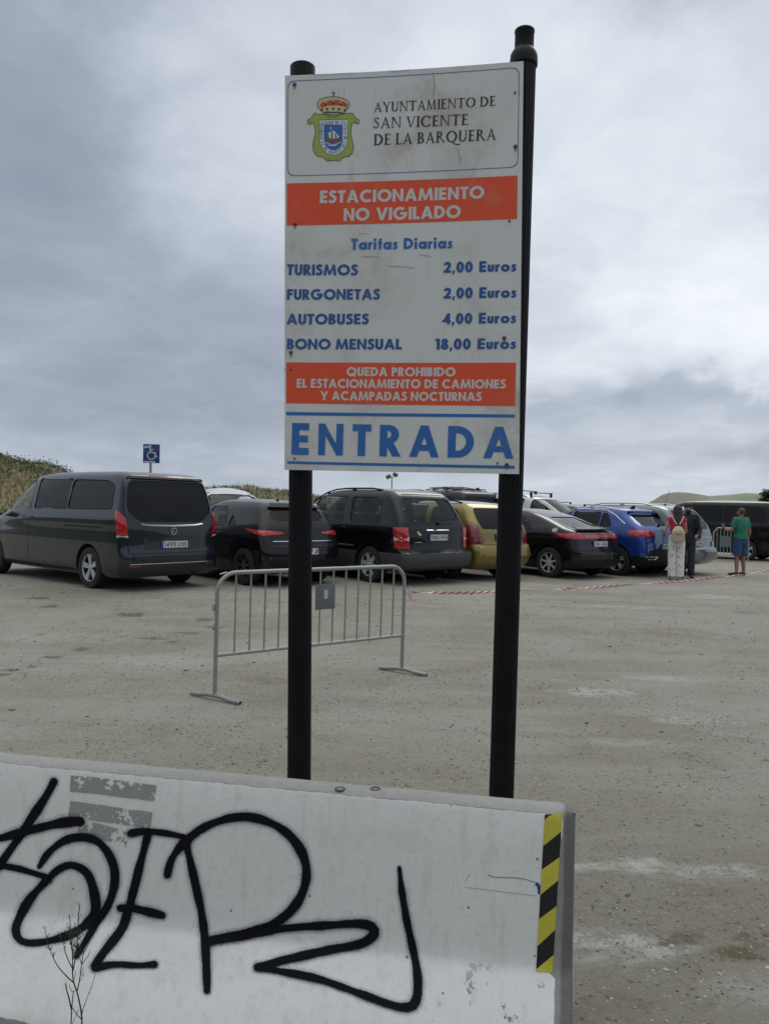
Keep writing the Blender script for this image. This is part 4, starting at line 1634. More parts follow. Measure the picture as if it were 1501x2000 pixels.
# bolts with rusty streaks
bolt = principled('bolt_metal', (0.10, 0.095, 0.09), .45, .6)
rust = principled('rust_stain', (0.22, 0.15, 0.10), .8)
BP = [(576, 167, 1), (1005, 183, 0), (577, 439, 1), (1006, 288, 1), (569, 689, 1), (984, 661, 1), (994, 433, 0), (576, 896, 0), (971, 905, 0), (989, 908, 1), (569, 722, 0)]
for px, py, big in BP:
    u = uvb(px, py)
    c_ = WB(u.x, u.y, 0)
    mb = MB()
    rr_ = .0085 if big else .0045
    n = 12
    prof_ = [(rr_, 0), (rr_ * .95, .004), (rr_ * .5, .006)]
    vs, fs = [], []
    for r_, h_ in prof_:
        for k in range(n):
            a_ = 2 * math.pi * k / n
            vs.append(c_ + ua * math.cos(a_) * r_ + va * math.sin(a_) * r_ + na * (h_ + .0005))
    for i in range(2):
        for k in range(n):
            fs.append((i * n + k, i * n + (k + 1) % n, (i + 1) * n + (k + 1) % n, (i + 1) * n + k))
    fs.append(tuple(2 * n + k for k in range(n)))
    mb.add(vs, fs).build('bolt', bolt, sign)
    if big:
        polys = [[(u.x - .005, u.y), (u.x + .005, u.y), (u.x + .003, u.y - .018), (u.x - .001, u.y - .024)]]
        flat('rust_streak', polys, .0029, rust)
scr = []
for l_ in (((817, 498), (832, 499), (842, 502)), ((555, 722), (565, 722), (577, 722)), ((757, 520), (787, 521), (810, 524)), ((706, 501), (740, 502)), ((968, 872), (985, 872)), ((612, 148), (690, 143)), ((760, 138), (770, 140), (800, 136)), ((845, 140), (848, 165), (845, 190)), ((900, 318), (893, 290))):
    flat('scratch', sk([tuple(uvb(*p)) for p in l_], .0022), .0030, principled('scratch_grey', (.30, .285, .26), .8))

# posts: ribbed dark plastic profile
post_m = principled('post_plastic', (0.012, 0.012, 0.016), .5, spec=.22, bump=.0006, bscale=90)
t = NT(post_m.node_tree)
tc = t.n('ShaderNodeTexCoord').outputs['Object']
mp = t.n('ShaderNodeMapping', inp={'Vector': tc, 'Scale': (120, 120, 7)})
scu = t.ramp(t.noise(mp.outputs[0], 1.0, 4, .6), .70, .76)
dus = t.ramp(t.noise(tc, 6, 6, .65), .4, .8)
c = t.mix(t.m('MULTIPLY', dus, .5), (0.0045, 0.0045, 0.007), (0.011, 0.0105, 0.012))
t.link(t.mix(t.m('MULTIPLY', scu, .5), c, (0.22, 0.22, 0.22)), post_m.node_tree.nodes['Principled BSDF'].inputs['Base Color'])
t.link(t.m('ADD', .42, t.m('MULTIPLY', dus, .25)), post_m.node_tree.nodes['Principled BSDF'].inputs['Roughness'])


def ribbed_post(p0, p1, r, name='post', n=72, ribs=18):
    vs, fs = [], []
    ax = (p1 - p0).normalized()
    e1 = ax.orthogonal().normalized()
    e2 = ax.cross(e1)
    L_ = 14
    for j in range(L_ + 1):
        c_ = p0.lerp(p1, j / L_)
        for k in range(n):
            a_ = 2 * math.pi * k / n
            ph = (a_ * ribs / (2 * math.pi)) % 1
            rr_ = r * (1 - (0.055 if ph < .32 else 0.0))
            vs.append(c_ + (e1 * math.cos(a_) + e2 * math.sin(a_)) * rr_)
    for j in range(L_):
        for k in range(n):
            fs.append((j * n + k, j * n + (k + 1) % n, (j + 1) * n + (k + 1) % n, (j + 1) * n + k))
    fs.append(tuple(range(n - 1, -1, -1)))
    fs.append(tuple(L_ * n + k for k in range(n)))
    mb = MB().add(vs, fs)
    return mb


def lathe_on(mb, c, ax, prof, n=32):
    e1 = ax.orthogonal().normalized()
    e2 = ax.cross(e1)
    vs, fs = [], []
    for r_, h_ in prof:
        for k in range(n):
            a_ = 2 * math.pi * k / n
            vs.append(c + ax * h_ + (e1 * math.cos(a_) + e2 * math.sin(a_)) * r_)
    for i in range(len(prof) - 1):
        for k in range(n):
            fs.append((i * n + k, i * n + (k + 1) % n, (i + 1) * n + (k + 1) % n, (i + 1) * n + k))
    mb.add(vs, fs)


SL = Vector(sign.location)
Lt, Lb = P(591, 134, 3.505), P(584, 1518, 3.505)
Rt, Rb = P(1022, 122, 3.365), P(978.5, 1553, 3.365)


def down(t_, b_):
    d = (b_ - t_) / (t_.z - b_.z)
    return t_ + d * (t_.z + 0.03)


rL = 46 / 2 / FOC * 3.505
rR = 48 / 2 / FOC * 3.365
mb = ribbed_post(down(Lt, Lb) - SL, Lt - SL, rL)
mb.build('post', post_m, sign, angle=25)
mb = MB()
lathe_on(mb, Lt - SL, (Lt - Lb).normalized(), [(0, -.01), (rL * .93, -.01), (rL * 1.04, -.006), (rL * 1.04, .006), (rL * .93, .008), (rL * .90, -.012), (0, -.012)])
lathe_on(mb, Lt - SL, (Lt - Lb).normalized(), [(rL * 1.06, -.055), (rL * 1.06, .004), (rL * 1.0, .008)])
mb.build('post_cap', post_m, sign, angle=30)
mb = ribbed_post(down(Rt, Rb) - SL, Rt - SL, rR)
mb.build('post', post_m, sign, angle=25)
mb = MB()
k_ = FOC / 3.365
lathe_on(mb, Rt - SL, (Rt - Rb).normalized(), [(rR, -.02), (27 / k_, -.016), (27 / k_, .010), (26 / k_, .030), (21.5 / k_, .048), (20 / k_, .052), (18.5 / k_, .056), (18.5 / k_, .122), (19.5 / k_, .126), (19.5 / k_, .134), (17.5 / k_, .138), (14 / k_, .138), (13 / k_, .10), (0, .10)])
mb.build('post_cap', post_m, sign, angle=30)

# ------------------------------------------------------------------ crowd barricade
galv = principled('galvanised_steel', (0.30, 0.315, 0.305), .48, .35, nscale=35, namt=.22, bump=.0004, bscale=120)
galv_d = principled('galvanised_plate', (0.15, 0.17, 0.18), .55, .3, nscale=20, namt=.2)
hollow = principled('tube_hollow', (0.01, 0.01, 0.01), .9)
BA, BBp = P(419, 1368, 6.80), P(784, 1311, 8.06)
BA.z, BBp.z = G(BA.x, BA.y), G(BBp.x, BBp.y)
dirb = (BBp - BA)
LBR = dirb.length
ddir = Vector((dirb.x, dirb.y, 0)).normalized()
barric = thing('crowd_barricade', 'grey steel crowd control barricade standing on the gravel behind the sign posts', 'barricade', tuple(BA), math.atan2(ddir.y, ddir.x))
LBX = Vector((dirb.x, dirb.y, 0)).length
dzB = BBp.z - BA.z
lean = 0.012
H_ = 1.095


def bp_(x, z):
    return (x, -lean * z, z + dzB * x / LBX)


rr = .17
path = [bp_(0, .03), bp_(0, .4), bp_(0, .75), bp_(0, H_ - rr)]
for k in range(1, 9):
    a = math.pi / 2 * k / 8
    path.append(bp_(rr - rr * math.cos(a), H_ - rr + rr * math.sin(a)))
path += [bp_(LBX * q, H_) for q in (.3, .5, .7)]
for k in range(0, 9):
    a = math.pi / 2 * k / 8
    path.append(bp_(LBX - rr + rr * math.sin(a), H_ - rr + rr * math.cos(a)))
path += [bp_(LBX, .75), bp_(LBX, .4), bp_(LBX, .03)]
MB().tube(path, .0185, 12).build('frame', galv, barric)
zr = .385
MB().tube([bp_(0, zr), bp_(LBX * .5, zr), bp_(LBX, zr)], .0165, 10).build('bottom_rail', galv, barric)
brm = None
NBAR = 13
for k in range(NBAR):
    x = .175 + (LBX - .175 - .14) * k / (NBAR - 1)
    if brm is None:
        brm = MB().tube([(0, 0, 0), (0, -lean * .35, .35), (0, -lean * .70, .697)], .0085, 8).build('bar', galv, barric)
        o = brm
    else:
        o = brm.copy()
        COL.objects.link(o)
        o.parent = barric
    o.location = bp_(x, zr + .006)
mb = MB()
x0, x1 = .175 + (LBX - .315) * 5.55 / 12, .175 + (LBX - .315) * 7.06 / 12
mb.box(((x0 + x1) / 2, -.020 - lean * .8, .835), (x1 - x0, .004, .235), bev=.001)
mb.build('plate', galv_d, barric)
MB().box(((x0 + x1) / 2 + .005, -.0245 - lean * .8, .86), (.042, .002, .085)).build('plate_sticker', principled('sticker_white', (.5, .5, .5), .5), barric)
for xx, d0, d1 in ((0, -.42, .40), (LBX, -.42, .38)):
    mb = MB()
    z0 = dzB * xx / LBX
    pts = [(xx - q_ * .37, q_, z0 + h_) for q_, h_ in ((d0 * .66, .020), (-.16, .024), (-.05, .04), (.06, .04), (.17, .024), (d1 * .66, .020))]
    mb.tube(pts, .02, 10, rr=[.017, .019, .021, .021, .019, .017])
    for e_ in (pts[0], pts[-1]):
        sg = -1 if e_[1] < 0 else 1
        mb.tube([(e_[0] - sg * .0003, e_[1] + sg * .0006, e_[2]), (e_[0] - sg * .0008, e_[1] + sg * .0018, e_[2])], .0125, 10, mi=1)
    mb.build('foot', [galv, hollow], barric)
mb = MB()
mb.box((-.026, 0, .80), (.016, .03, .055), bev=.003)
mb.box((-.026, 0, .62), (.012, .02, .03), bev=.003)
mb.build('hook', galv, barric)
mb = MB()
mb.tube([bp_(.02, H_ - .01), (.10, .02, H_ + .002), (-.02 + .12, .055, H_ - .004)], .006, 6)
mb.build('hinge_pin', galv, barric)

# ------------------------------------------------------------------ barrier tape
tape_m = bpy.data.materials.new('barrier_tape')
tape_m.use_nodes = True
t = NT(tape_m.node_tree)
b = tape_m.node_tree.nodes['Principled BSDF']
s_at = t.n('ShaderNodeAttribute', attribute_name='along').outputs['Fac']
w_at = t.n('ShaderNodeAttribute', attribute_name='across').outputs['Fac']
fr = t.m('FRACT', t.m('ADD', t.m('MULTIPLY', s_at, 7.5), t.m('MULTIPLY', w_at, .35)))
t.link(t.mix(t.m('GREATER_THAN', fr, .5), (0.68, 0.60, 0.60), (0.48, 0.07, 0.08)), b.inputs['Base Color'])
b.inputs['Roughness'].default_value = .4
b.inputs['Transmission Weight'].default_value = 0.0
tp = [(797, 1157, 8.0), (860, 1158, 8.3), (920, 1157.5, 8.7), (1000, 1154, 9.2), (1060, 1152, 9.6), (1112, 1149.5, 10.0), (1180, 1146, 10.4), (1260, 1140, 10.9), (1340, 1134, 11.4), (1420, 1126, 11.9), (1501, 1114, 12.4), (1620, 1098, 13.1)]
pts3 = []
tpp = [P(*q) for q in tp]
for i in range(len(tpp) - 1):
    p0, p1, p2, p3 = tpp[max(i - 1, 0)], tpp[i], tpp[i + 1], tpp[min(i + 2, len(tpp) - 1)]
    for k in range(26):
        u = k / 26
        pts3.append(0.5 * ((2 * p1) + (p2 - p0) * u + (2 * p0 - 5 * p1 + 4 * p2 - p3) * u * u + (3 * p1 - p0 - 3 * p2 + p3) * u ** 3))
org = pts3[0].copy()
tape = tag(bpy.data.objects.new('barrier_tape', None), 'twisted red and white barrier tape strung from the steel barricade to the right', 'tape')
bpy.data.objects.remove(tape)
vs, fs, al, ac = [], [], [], []
s_ = 0
ang = 0
for i, p in enumerate(pts3):
    if i:
        s_ += (p - pts3[i - 1]).length
    tg = (pts3[min(i + 1, len(pts3) - 1)] - pts3[max(i - 1, 0)]).normalized()
    up = Vector((0, 0, 1))
    sd = tg.cross(up).normalized()
    ang = 1.1 * math.sin(s_ * 1.9) + 2.2 * noise.noise(Vector((s_ * 1.1, 0, 0))) + s_ * 2.4
    hw = .015 * (0.72 + .28 * math.cos(2 * ang))
    d = up * math.cos(ang) + sd * math.sin(ang)
    for k, c_ in enumerate((-1, 0, 1)):
        q = p + d * c_ * hw + sd * (.006 if k == 1 else 0)
        vs.append(q - org)
        al.append(s_)
        ac.append(c_)
for i in range(len(pts3) - 1):
    for k in range(2):
        fs.append((i * 3 + k, i * 3 + k + 1, (i + 1) * 3 + k + 1, (i + 1) * 3 + k))
# knot ends: a loop round the barricade post and a loose tail, and a knot half-way
def tail(p, dirs, w_):
    o = len(vs)
    q = p.copy()
    for i, d in enumerate(dirs):
        q = q + Vector(d)
        for c_ in (-1, 0, 1):
            vs.append(q - org + Vector((c_ * w_ * .7, 0, c_ * w_ * .4)))
            al.append(.05 * i)
            ac.append(c_)
    for i in range(len(dirs) - 1):
        for k in range(2):
            fs.append((o + i * 3 + k, o + i * 3 + k + 1, o + (i + 1) * 3 + k + 1, o + (i + 1) * 3 + k))
tail(pts3[0], [(-.03, 0, .02), (-.01, .0, .03), (.03, 0, 0), (.02, 0, -.03), (.02, 0, -.06)], .008)
tail(pts3[0], [(-.02, .02, .0), (.02, 0, -.03), (.03, 0, -.04), (.01, 0, -.02)], .007)
kn = P(1112, 1149.5, 10.0)
tail(kn, [(0, 0, 0), (.015, 0, .02), (.035, 0, .03), (.02, 0, .02)], .014)
me = bpy.data.meshes.new('barrier_tape')
me.from_pydata([tuple(v_) for v_ in vs], [], fs)
me.materials.append(tape_m)
for nm, a_ in (('along', al), ('across', ac)):
    at = me.attributes.new(nm, 'FLOAT', 'POINT')
    at.data.foreach_set('value', a_)
tape = finish(me, 'barrier_tape', None, True, 60, loc=org, fixn=False)
tag(tape, 'twisted red and white barrier tape strung from the steel barricade to the right', 'tape')

# ------------------------------------------------------------------ dry twiggy weed in front of the barrier
weed_m = principled('weed_stem', (0.032, 0.030, 0.020), .8, nscale=40, namt=.35)
weed_l = principled('weed_leaf', (0.06, 0.075, 0.028), .75, nscale=60, namt=.4)
WZ = 2.22
wr = P(162, 2010, WZ)
weed = thing('weed', 'thin dry twiggy weed growing in front of the graffiti', 'plant', (wr.x, wr.y, 0))
WX = lambda px, py, dz=0.0: P(60 + px * 160 / 1231, 1740 + py * 260 / 2000, WZ + dz) - Vector((wr.x, wr.y, 0))
STEMS = [([(760, 2300), (770, 1900), (710, 1560), (650, 1380), (630, 1180), (630, 950), (600, 700), (595, 480), (588, 380)], 8, 3),
         ([(650, 1380), (560, 1300), (440, 1170), (370, 1060), (290, 880), (240, 720), (225, 590), (185, 540)], 6, 2),
         ([(620, 1150), (560, 1020), (510, 880), (500, 800), (430, 680), (420, 640)], 5, 2),
         ([(640, 1200), (680, 960), (700, 800), (715, 560), (720, 350), (735, 260), (720, 190)], 6, 3),
         ([(700, 1500), (735, 1350), (770, 1100), (790, 960), (840, 860), (880, 780)], 6, 2),
         ([(770, 1100), (840, 1010), (900, 910)], 4, 2), ([(770, 1110), (740, 1020), (710, 960)], 4, 2),
         ([(770, 1860), (800, 1740), (870, 1560), (980, 1250)], 5, 2),
         ([(600, 2300), (615, 1850), (625, 1700), (640, 1560), (650, 1500)], 6, 4), ([(615, 1780), (580, 1620), (545, 1500), (525, 1390)], 7, 5),
         ([(770, 1930), (700, 1860), (620, 1740)], 5, 3), ([(630, 2000), (690, 1860), (720, 1780)], 3, 2), ([(640, 1520), (600, 1480), (580, 1400)], 3, 2),
         ([(740, 1360), (790, 1290), (800, 1250)], 3, 1), ([(770, 1260), (795, 1150)], 3, 1), ([(660, 1330), (680, 1200)], 3, 2), ([(630, 950), (570, 560), (560, 500)], 3, 2),
         ([(600, 700), (650, 560), (685, 490)], 4, 2), ([(715, 450), (765, 350)], 3, 1), ([(500, 800), (520, 760), (505, 590)], 4, 2), ([(290, 880), (230, 840)], 3, 1), ([(345, 1000), (370, 920)], 3, 1), ([(345, 1000), (345, 930)], 2, 1),
         ([(300, 890), (320, 840)], 3, 1), ([(250, 740), (265, 650)], 3, 2), ([(700, 700), (750, 620)], 3, 1), ([(630, 1050), (660, 970), (690, 880), (740, 780), (750, 710)], 4, 2), ([(630, 990), (640, 830)], 3, 1), ([(790, 970), (800, 900)], 3, 1)]
mbs, mbl = MB(), MB()
rw = random.Random(11)
K = 160 / 1231 / FOC * WZ
for pts, r0, r1 in STEMS:
    dz0 = rw.uniform(-.03, .03)
    q = crv(pts, 4)
    n = len(q)
    p3 = [WX(p[0], p[1], dz0 * i / n) for i, p in enumerate(q)]
    mbs.tube(p3, 1, 5, rr=[max(.0007, (r0 + (r1 - r0) * i / n) * K * 1.6) for i in range(n)])
    for i in range(n):
        if q[i][1] < 1000 and rw.random() < .55 or rw.random() < .12:
            L_ = rw.uniform(20, 48) * K
            a = rw.choice((-1, 1)) * rw.uniform(.25, .8)
            d = Vector((math.sin(a), rw.uniform(-.4, .4), math.cos(a))) * L_
            s_ = Vector((math.cos(a), 0, -math.sin(a))) * L_ * .13
            mbl.add([p3[i], p3[i] + d * .5 + s_, p3[i] + d, p3[i] + d * .5 - s_], [(0, 1, 2, 3)])
for _ in range(210):
    u = rw.random()
    c_ = WX(680 + rw.gauss(0, 45) - 40 * (1 - u), 590 + u * 360 + rw.gauss(0, 20), rw.uniform(-.03, .03))
    if rw.random() < .35:
        c_ = WX(640 + rw.gauss(0, 70), 640 + rw.gauss(0, 35), rw.uniform(-.03, .03))
    L_ = rw.uniform(22, 55) * K
    a = rw.uniform(-1, 1)
    d = Vector((math.sin(a), rw.uniform(-.4, .4), math.cos(a))) * L_
    s_ = Vector((math.cos(a), 0, -math.sin(a))) * L_ * .17
    mbl.add([c_, c_ + d * .5 + s_, c_ + d, c_ + d * .5 - s_], [(0, 1, 2, 3)])
mbs.build('stem', weed_m, weed)
mbl.build('leaves', weed_l, weed, kind='stuff', fixn=False)

# ------------------------------------------------------------------ vehicles
rubber = principled('tyre_rubber', (0.016, 0.016, 0.016), .75, nscale=20, namt=.4)
arch = principled('wheel_arch_dark', (0.008, 0.008, 0.008), .9)
trim = principled('black_trim', (0.010, 0.010, 0.011), .5, spec=.25, nscale=6, namt=.2)
gloss_blk = principled('gloss_black', (0.008, 0.008, 0.009), .15)
cabin = principled('cabin_dark', (0.085, 0.086, 0.088), .85)
seatm = principled('seat_fabric', (0.035, 0.037, 0.04), .85)
chrome = principled('chrome_strip', (0.75, 0.76, 0.78), .16, 1.0)
alloy = principled('alloy_rim', (0.52, 0.53, 0.55), .32, .35)
alloy_d = principled('alloy_rim_dark', (0.10, 0.10, 0.105), .35, .7)
hubd = principled('rim_back', (0.02, 0.02, 0.02), .6)
plate_w = principled('plate_white', (0.62, 0.63, 0.64), .4)
plate_b = principled('plate_blue', (0.03, 0.07, 0.35), .4)
plate_k = principled('plate_black', (0.015, 0.015, 0.015), .5)
gl_dark = glass_mat('glass_privacy', (0.018, 0.020, 0.023))
gl_mid = glass_mat('glass_smoked', (0.22, 0.25, 0.25))
gl_clear = glass_mat('glass_green', (0.74, 0.82, 0.79))
redl = principled('tail_light_red', (0.42, 0.012, 0.016), .15, coat=1.0)
redd = principled('tail_light_dark_red', (0.16, 0.008, 0.012), .15, coat=1.0)
wlens = principled('lamp_clear', (0.55, 0.53, 0.52), .2, coat=.6)


def paint(name, col, metal=.35, rough=.32, coat=.6):
    coat = min(1.0, coat * (.95 if max(col) < .06 else 1.5))
    rough = rough * .85
    if name in MATS:
        return MATS[name]
    m = principled(name, col, rough, metal, coat)
    t = NT(m.node_tree)
    b = m.node_tree.nodes['Principled BSDF']
    tc = t.n('ShaderNodeTexCoord').outputs['Object']
    sz = t.n('ShaderNodeSeparateXYZ', inp={0: tc}).outputs[2]
    d = t.m('MULTIPLY', t.ramp(t.noise(tc, 3.5, 6, .65), .35, .8), t.m('ADD', .025, t.m('MULTIPLY', t.ramp(sz, .7, .15), .16)))
    t.link(t.mix(d, (*col, 1), (0.17, 0.155, 0.13)), b.inputs['Base Color'])
    t.link(t.m('ADD', rough, t.m('MULTIPLY', d, .5)), b.inputs['Roughness'])
    t.link(t.m('SUBTRACT', coat, t.m('MULTIPLY', d, 1.2), clamp=True), b.inputs['Coat Weight'])
    b.inputs['Specular IOR Level'].default_value = .2
    b.inputs['Coat Roughness'].default_value = .035
    return m


def pchip(pts, zs):
    """monotone cubic through (z, x) points"""
    z = [p[0] for p in pts]
    x = [p[1] for p in pts]
    n = len(z)
    h_ = [z[i + 1] - z[i] for i in range(n - 1)]
    d = [(x[i + 1] - x[i]) / h_[i] for i in range(n - 1)]
    m_ = [0.0] * n
    m_[0], m_[-1] = d[0], d[-1]
    for i in range(1, n - 1):
        if d[i - 1] * d[i] <= 0:
            m_[i] = 0
        else:
            w1, w2 = 2 * h_[i] + h_[i - 1], h_[i] + 2 * h_[i - 1]
            m_[i] = (w1 + w2) / (w1 / d[i - 1] + w2 / d[i])
    out = []
    for q in zs:
        q = max(z[0], min(z[-1], q))
        i = 0
        while i < n - 2 and q > z[i + 1]:
            i += 1
        t_ = (q - z[i]) / h_[i]
        out.append((2 * t_ ** 3 - 3 * t_ ** 2 + 1) * x[i] + (t_ ** 3 - 2 * t_ ** 2 + t_) * h_[i] * m_[i] + (-2 * t_ ** 3 + 3 * t_ ** 2) * x[i + 1] + (t_ ** 3 - t_ ** 2) * h_[i] * m_[i + 1])
    return out


class Car:
    def __init__(s, name, label, S, mat, wheel_px, Z, phi, group=None, cat='car', N=76, detail=2):
        k = s.k = S.get('k', 1.0)
        if k != 1.0:
            S = dict(S)
            for q in ('rear', 'front', 'wid'):
                S[q] = [(z * k, x) for z, x in S[q]]
            S['H'] *= k
            S['belt'] *= k
            if 'low_z' in S:
                S['low_z'] *= k
        s.S = S
        s.H = S['H']
        s.detail = detail
        s.rear, s.front, s.wid = S['rear'], S['front'], S['wid']
        th = R(90 + phi)
        ax, ay = S['axle'][0], S['track'] / 2
        # the near rear wheel stands on the ground at the given place
        c, sn = math.cos(th), math.sin(th)
        wp = P(wheel_px, 1100, Z)
        oy = ay if S.get('near', 1) > 0 else -ay
        if S.get('ref', 'rear') == 'front':
            ax = S['axle'][1]
        X = wp.x - (c * ax - sn * oy)
        Y = wp.y - (sn * ax + c * oy)
        g0 = G(X, Y)
        gs = [G(X + c * x_ - sn * y_, Y + sn * x_ + c * y_) for x_ in S['axle'] for y_ in (ay, -ay)]
        gz = sum(gs) / 4
        s.root = thing(name, label, cat, (X, Y, gz), th, group)
        s.mat = mat
        s.build_body(N)
        s.wheels()

    def outline(s, z, N, dw=0.0, dx=0.0):
        S = s.S
        xr, xf, w_ = s.rz(z) + dx, s.fz(z) - dx, s.wz(z) - dw
        ln_ = xf - xr
        rr_ = min(S.get('rr', .16), w_ * .6, ln_ * .2)
        rf_ = min(S.get('rf', .34), w_ * .6, ln_ * .25)
        br = S.get('br', .06) * min(1, w_ / .6)
        bf = S.get('bf', .16) * min(1, w_ / .6)
        tr_, tf_ = S.get('tr', .045), S.get('tf', .09)
        xm = xr + ln_ * .5

        def side(x):
            if x < xm:
                return w_ * (1 - tr_ * ((xm - x) / (xm - xr)) ** 2.5)
            return w_ * (1 - tf_ * ((x - xm) / (xf - xm)) ** 2.5)
        up = []
        xc0, xc1 = xr + br + rr_, xf - bf - rf_
        yr, yf = side(xc0), side(xc1)
        for k in range(7):
            y = (yr - rr_) * k / 7
            up.append((xr + br * (y / yr) ** 2, y))
        xe = xr + br * ((yr - rr_) / yr) ** 2
        for k in range(8):
            a = math.pi / 2 * k / 7
            up.append((xc0 - (xc0 - xe) * math.cos(a), yr - rr_ + rr_ * math.sin(a)))
        for k in range(1, 12):
            x = xc0 + (xc1 - xc0) * k / 12
            up.append((x, side(x)))
        xe = xf - bf * ((yf - rf_) / yf) ** 2
        for k in range(8):
            a = math.pi / 2 * k / 7
            up.append((xc1 + (xe - xc1) * math.sin(a), yf - rf_ + rf_ * math.cos(a)))
        for k in range(1, 7):
            y = (yf - rf_) * (1 - k / 7)
            up.append((xf - bf * (y / yf) ** 2, y))
        up.append((xf, 0.0))
        pts = [(x, y, z) for x, y in up] + [(x, -y, z) for x, y in reversed(up[1:-1])]
        return pts

    def rz(s, z):
        return pchip(s.rear, [z])[0]

    def fz(s, z):
        return pchip(s.front, [z])[0]

    def wz(s, z):
        return pchip(s.wid, [z])[0]

    def stack(s, zs, N, dw=0.0, dx=0.0, dz=0.0):
        vs, fs = [], []
        N = len(s.outline(zs[0], 0))
        for z in zs:
            vs += [(p[0], p[1], p[2] - dz) for p in s.outline(z, N, dw, dx)]
        for i in range(len(zs) - 1):
            for k in range(N):
                k2 = (k + 1) % N
                fs.append((i * N + k, i * N + k2, (i + 1) * N + k2, (i + 1) * N + k))
        fs.append(tuple(range(N - 1, -1, -1)))
        fs.append(tuple((len(zs) - 1) * N + k for k in range(N)))
        return vs, fs

    def build_body(s, N):
        S = s.S
        H = s.H
        z0 = s.wid[0][0]
        zs = sorted(set([round(z0 + (H - .1 - z0) * i / 22, 4) for i in range(23)] + [p[0] for p in s.wid if p[0] > H - .12] + [H - .08, H - .055, H - .035, H - .02, H - .01, H - .004, H]))
        zs2 = [zs[0]]
        for z in zs[1:]:
            if z - zs2[-1] > .0035:
                zs2.append(z)
        vs, fs = s.stack(zs2, N)
        s.bvh = BVHTree.FromPolygons([Vector(v_) for v_ in vs], fs)
        me = bpy.data.meshes.new('body')
        me.from_pydata(vs, [], fs)
        lowm = S.get('low_mat')
        for m_ in (s.mat, arch, cabin, lowm or s.mat):
            me.materials.append(m_)
        if lowm:
            for p in me.polygons:
                if p.center.z < S['low_z']:
                    p.material_index = 3
        bm = bmesh.new()
        bm.from_mesh(me)
        bmesh.ops.recalc_face_normals(bm, faces=bm.faces)
        bm.to_mesh(me)
        bm.free()
        ob = bpy.data.objects.new('body', me)
        COL.objects.link(ob)
        cutters = []

        def cutter(vs, fs, mat):
            cm = bpy.data.meshes.new('cut')
            cm.from_pydata([tuple(v_) for v_ in vs], [], fs)
            cm.materials.append(mat)
            b2 = bmesh.new()
            b2.from_mesh(cm)
            bmesh.ops.recalc_face_normals(b2, faces=b2.faces)
            b2.to_mesh(cm)
            b2.free()
            co_ = bpy.data.objects.new('cut', cm)
            COL.objects.link(co_)
            md = ob.modifiers.new('b', 'BOOLEAN')
            md.operation = 'DIFFERENCE'
            md.solver = 'EXACT'
            md.object = co_
            md.material_mode = 'TRANSFER'
            cutters.append(co_)

        rw_ = S['R']
        for x_ in S['axle']:
            for sy in (1, -1):
                yo = S['track'] / 2 + .3
                yi = S['track'] / 2 - .17
                mbx = MB()
                rr_ = rw_ + .045
                pr = [(0, yi), (rr_, yi), (rr_, yo), (0, yo)]
                vs_l, fs_l = [], []
                n = 36
                for yy in (yi, yo):
                    for k in range(n):
                        a = 2 * math.pi * k / n
                        vs_l.append((x_ + rr_ * math.cos(a), sy * yy, rw_ + .01 + rr_ * math.sin(a)))
                for k in range(n):
                    fs_l.append((k, (k + 1) % n, n + (k + 1) % n, n + k))
                fs_l.append(tuple(range(n)))
                fs_l.append(tuple(range(2 * n - 1, n - 1, -1)))
                cutter(vs_l, fs_l, arch)
        if s.detail >= 2:
            zc = S['belt'] - .28
            zt_ = H - .05
            zz = [zc + (zt_ - zc) * i / 9 for i in range(10)]
            vs2, fs2 = s.stack(zz, 40, dw=.07, dx=.10, dz=0.0)
            # keep the cabin box behind the windscreen and inside the tail
            cutter(vs2, fs2, cabin)
            for wdw in S['windows']:
                kind, poly = wdw[0], wdw[1]
                rp = [(a, b_ * s.k) for a, b_ in rounded(poly, wdw[3] if len(wdw) > 3 else .06, 4)]
                vs3, fs3 = [], []
                if kind == 'side':
                    for yy in (-1.6, 1.6):
                        vs3 += [(a, yy, b_) for a, b_ in rp]
                elif kind == 'rear':
                    xx = s.rz(poly[0][1])
                    for xq in (-.6, S.get('rear_cut', 1.0)):
                        vs3 += [(xq, a, b_) for a, b_ in rp]
                elif kind == 'front':
                    for xq in (S['L'] - S.get('front_cut', 2.2), S['L'] + .5):
                        vs3 += [(xq, a, b_) for a, b_ in rp]
                n = len(rp)
                for k in range(n):
                    fs3.append((k, (k + 1) % n, n + (k + 1) % n, n + k))
                fs3.append(tuple(range(n)))
                fs3.append(tuple(range(2 * n - 1, n - 1, -1)))
                cutter(vs3, fs3, trim)
        dgp = bpy.context.evaluated_depsgraph_get()
        nm = bpy.data.meshes.new_from_object(ob.evaluated_get(dgp))
        for c_ in cutters + [ob]:
            m0 = c_.data
            bpy.data.objects.remove(c_)
            bpy.data.meshes.remove(m0)
        nm.name = 'body'
        s.body = finish(nm, 'body', s.root, True, S.get('sharp', 32), fixn=False)
        # panes
        for wdw in S['windows']:
            kind, poly, gm_ = wdw[0], wdw[1], wdw[2]
            rp = rounded(poly, wdw[3] if len(wdw) > 3 else .06, 4)
            off = -.010 if s.detail >= 2 else .004
            if kind == 'side':
                for az_ in ((90, -90) if s.detail >= 2 else (90 * S.get('near', 1),)):
                    pp = rp if az_ > 0 else rp
                    s.patch('side_window', az_, [(a, b_) for a, b_ in pp], gm_, off)
                    if s.detail >= 1 and wdw[0] == 'side' and S.get('frames', True):
                        s.ring('window_seal', az_, rp, .016, trim, .0025)
            elif kind == 'rear':
                s.patch('rear_window', 180, rp, gm_, off)
            else:
                s.patch('windshield', 0, rp, gm_, off)

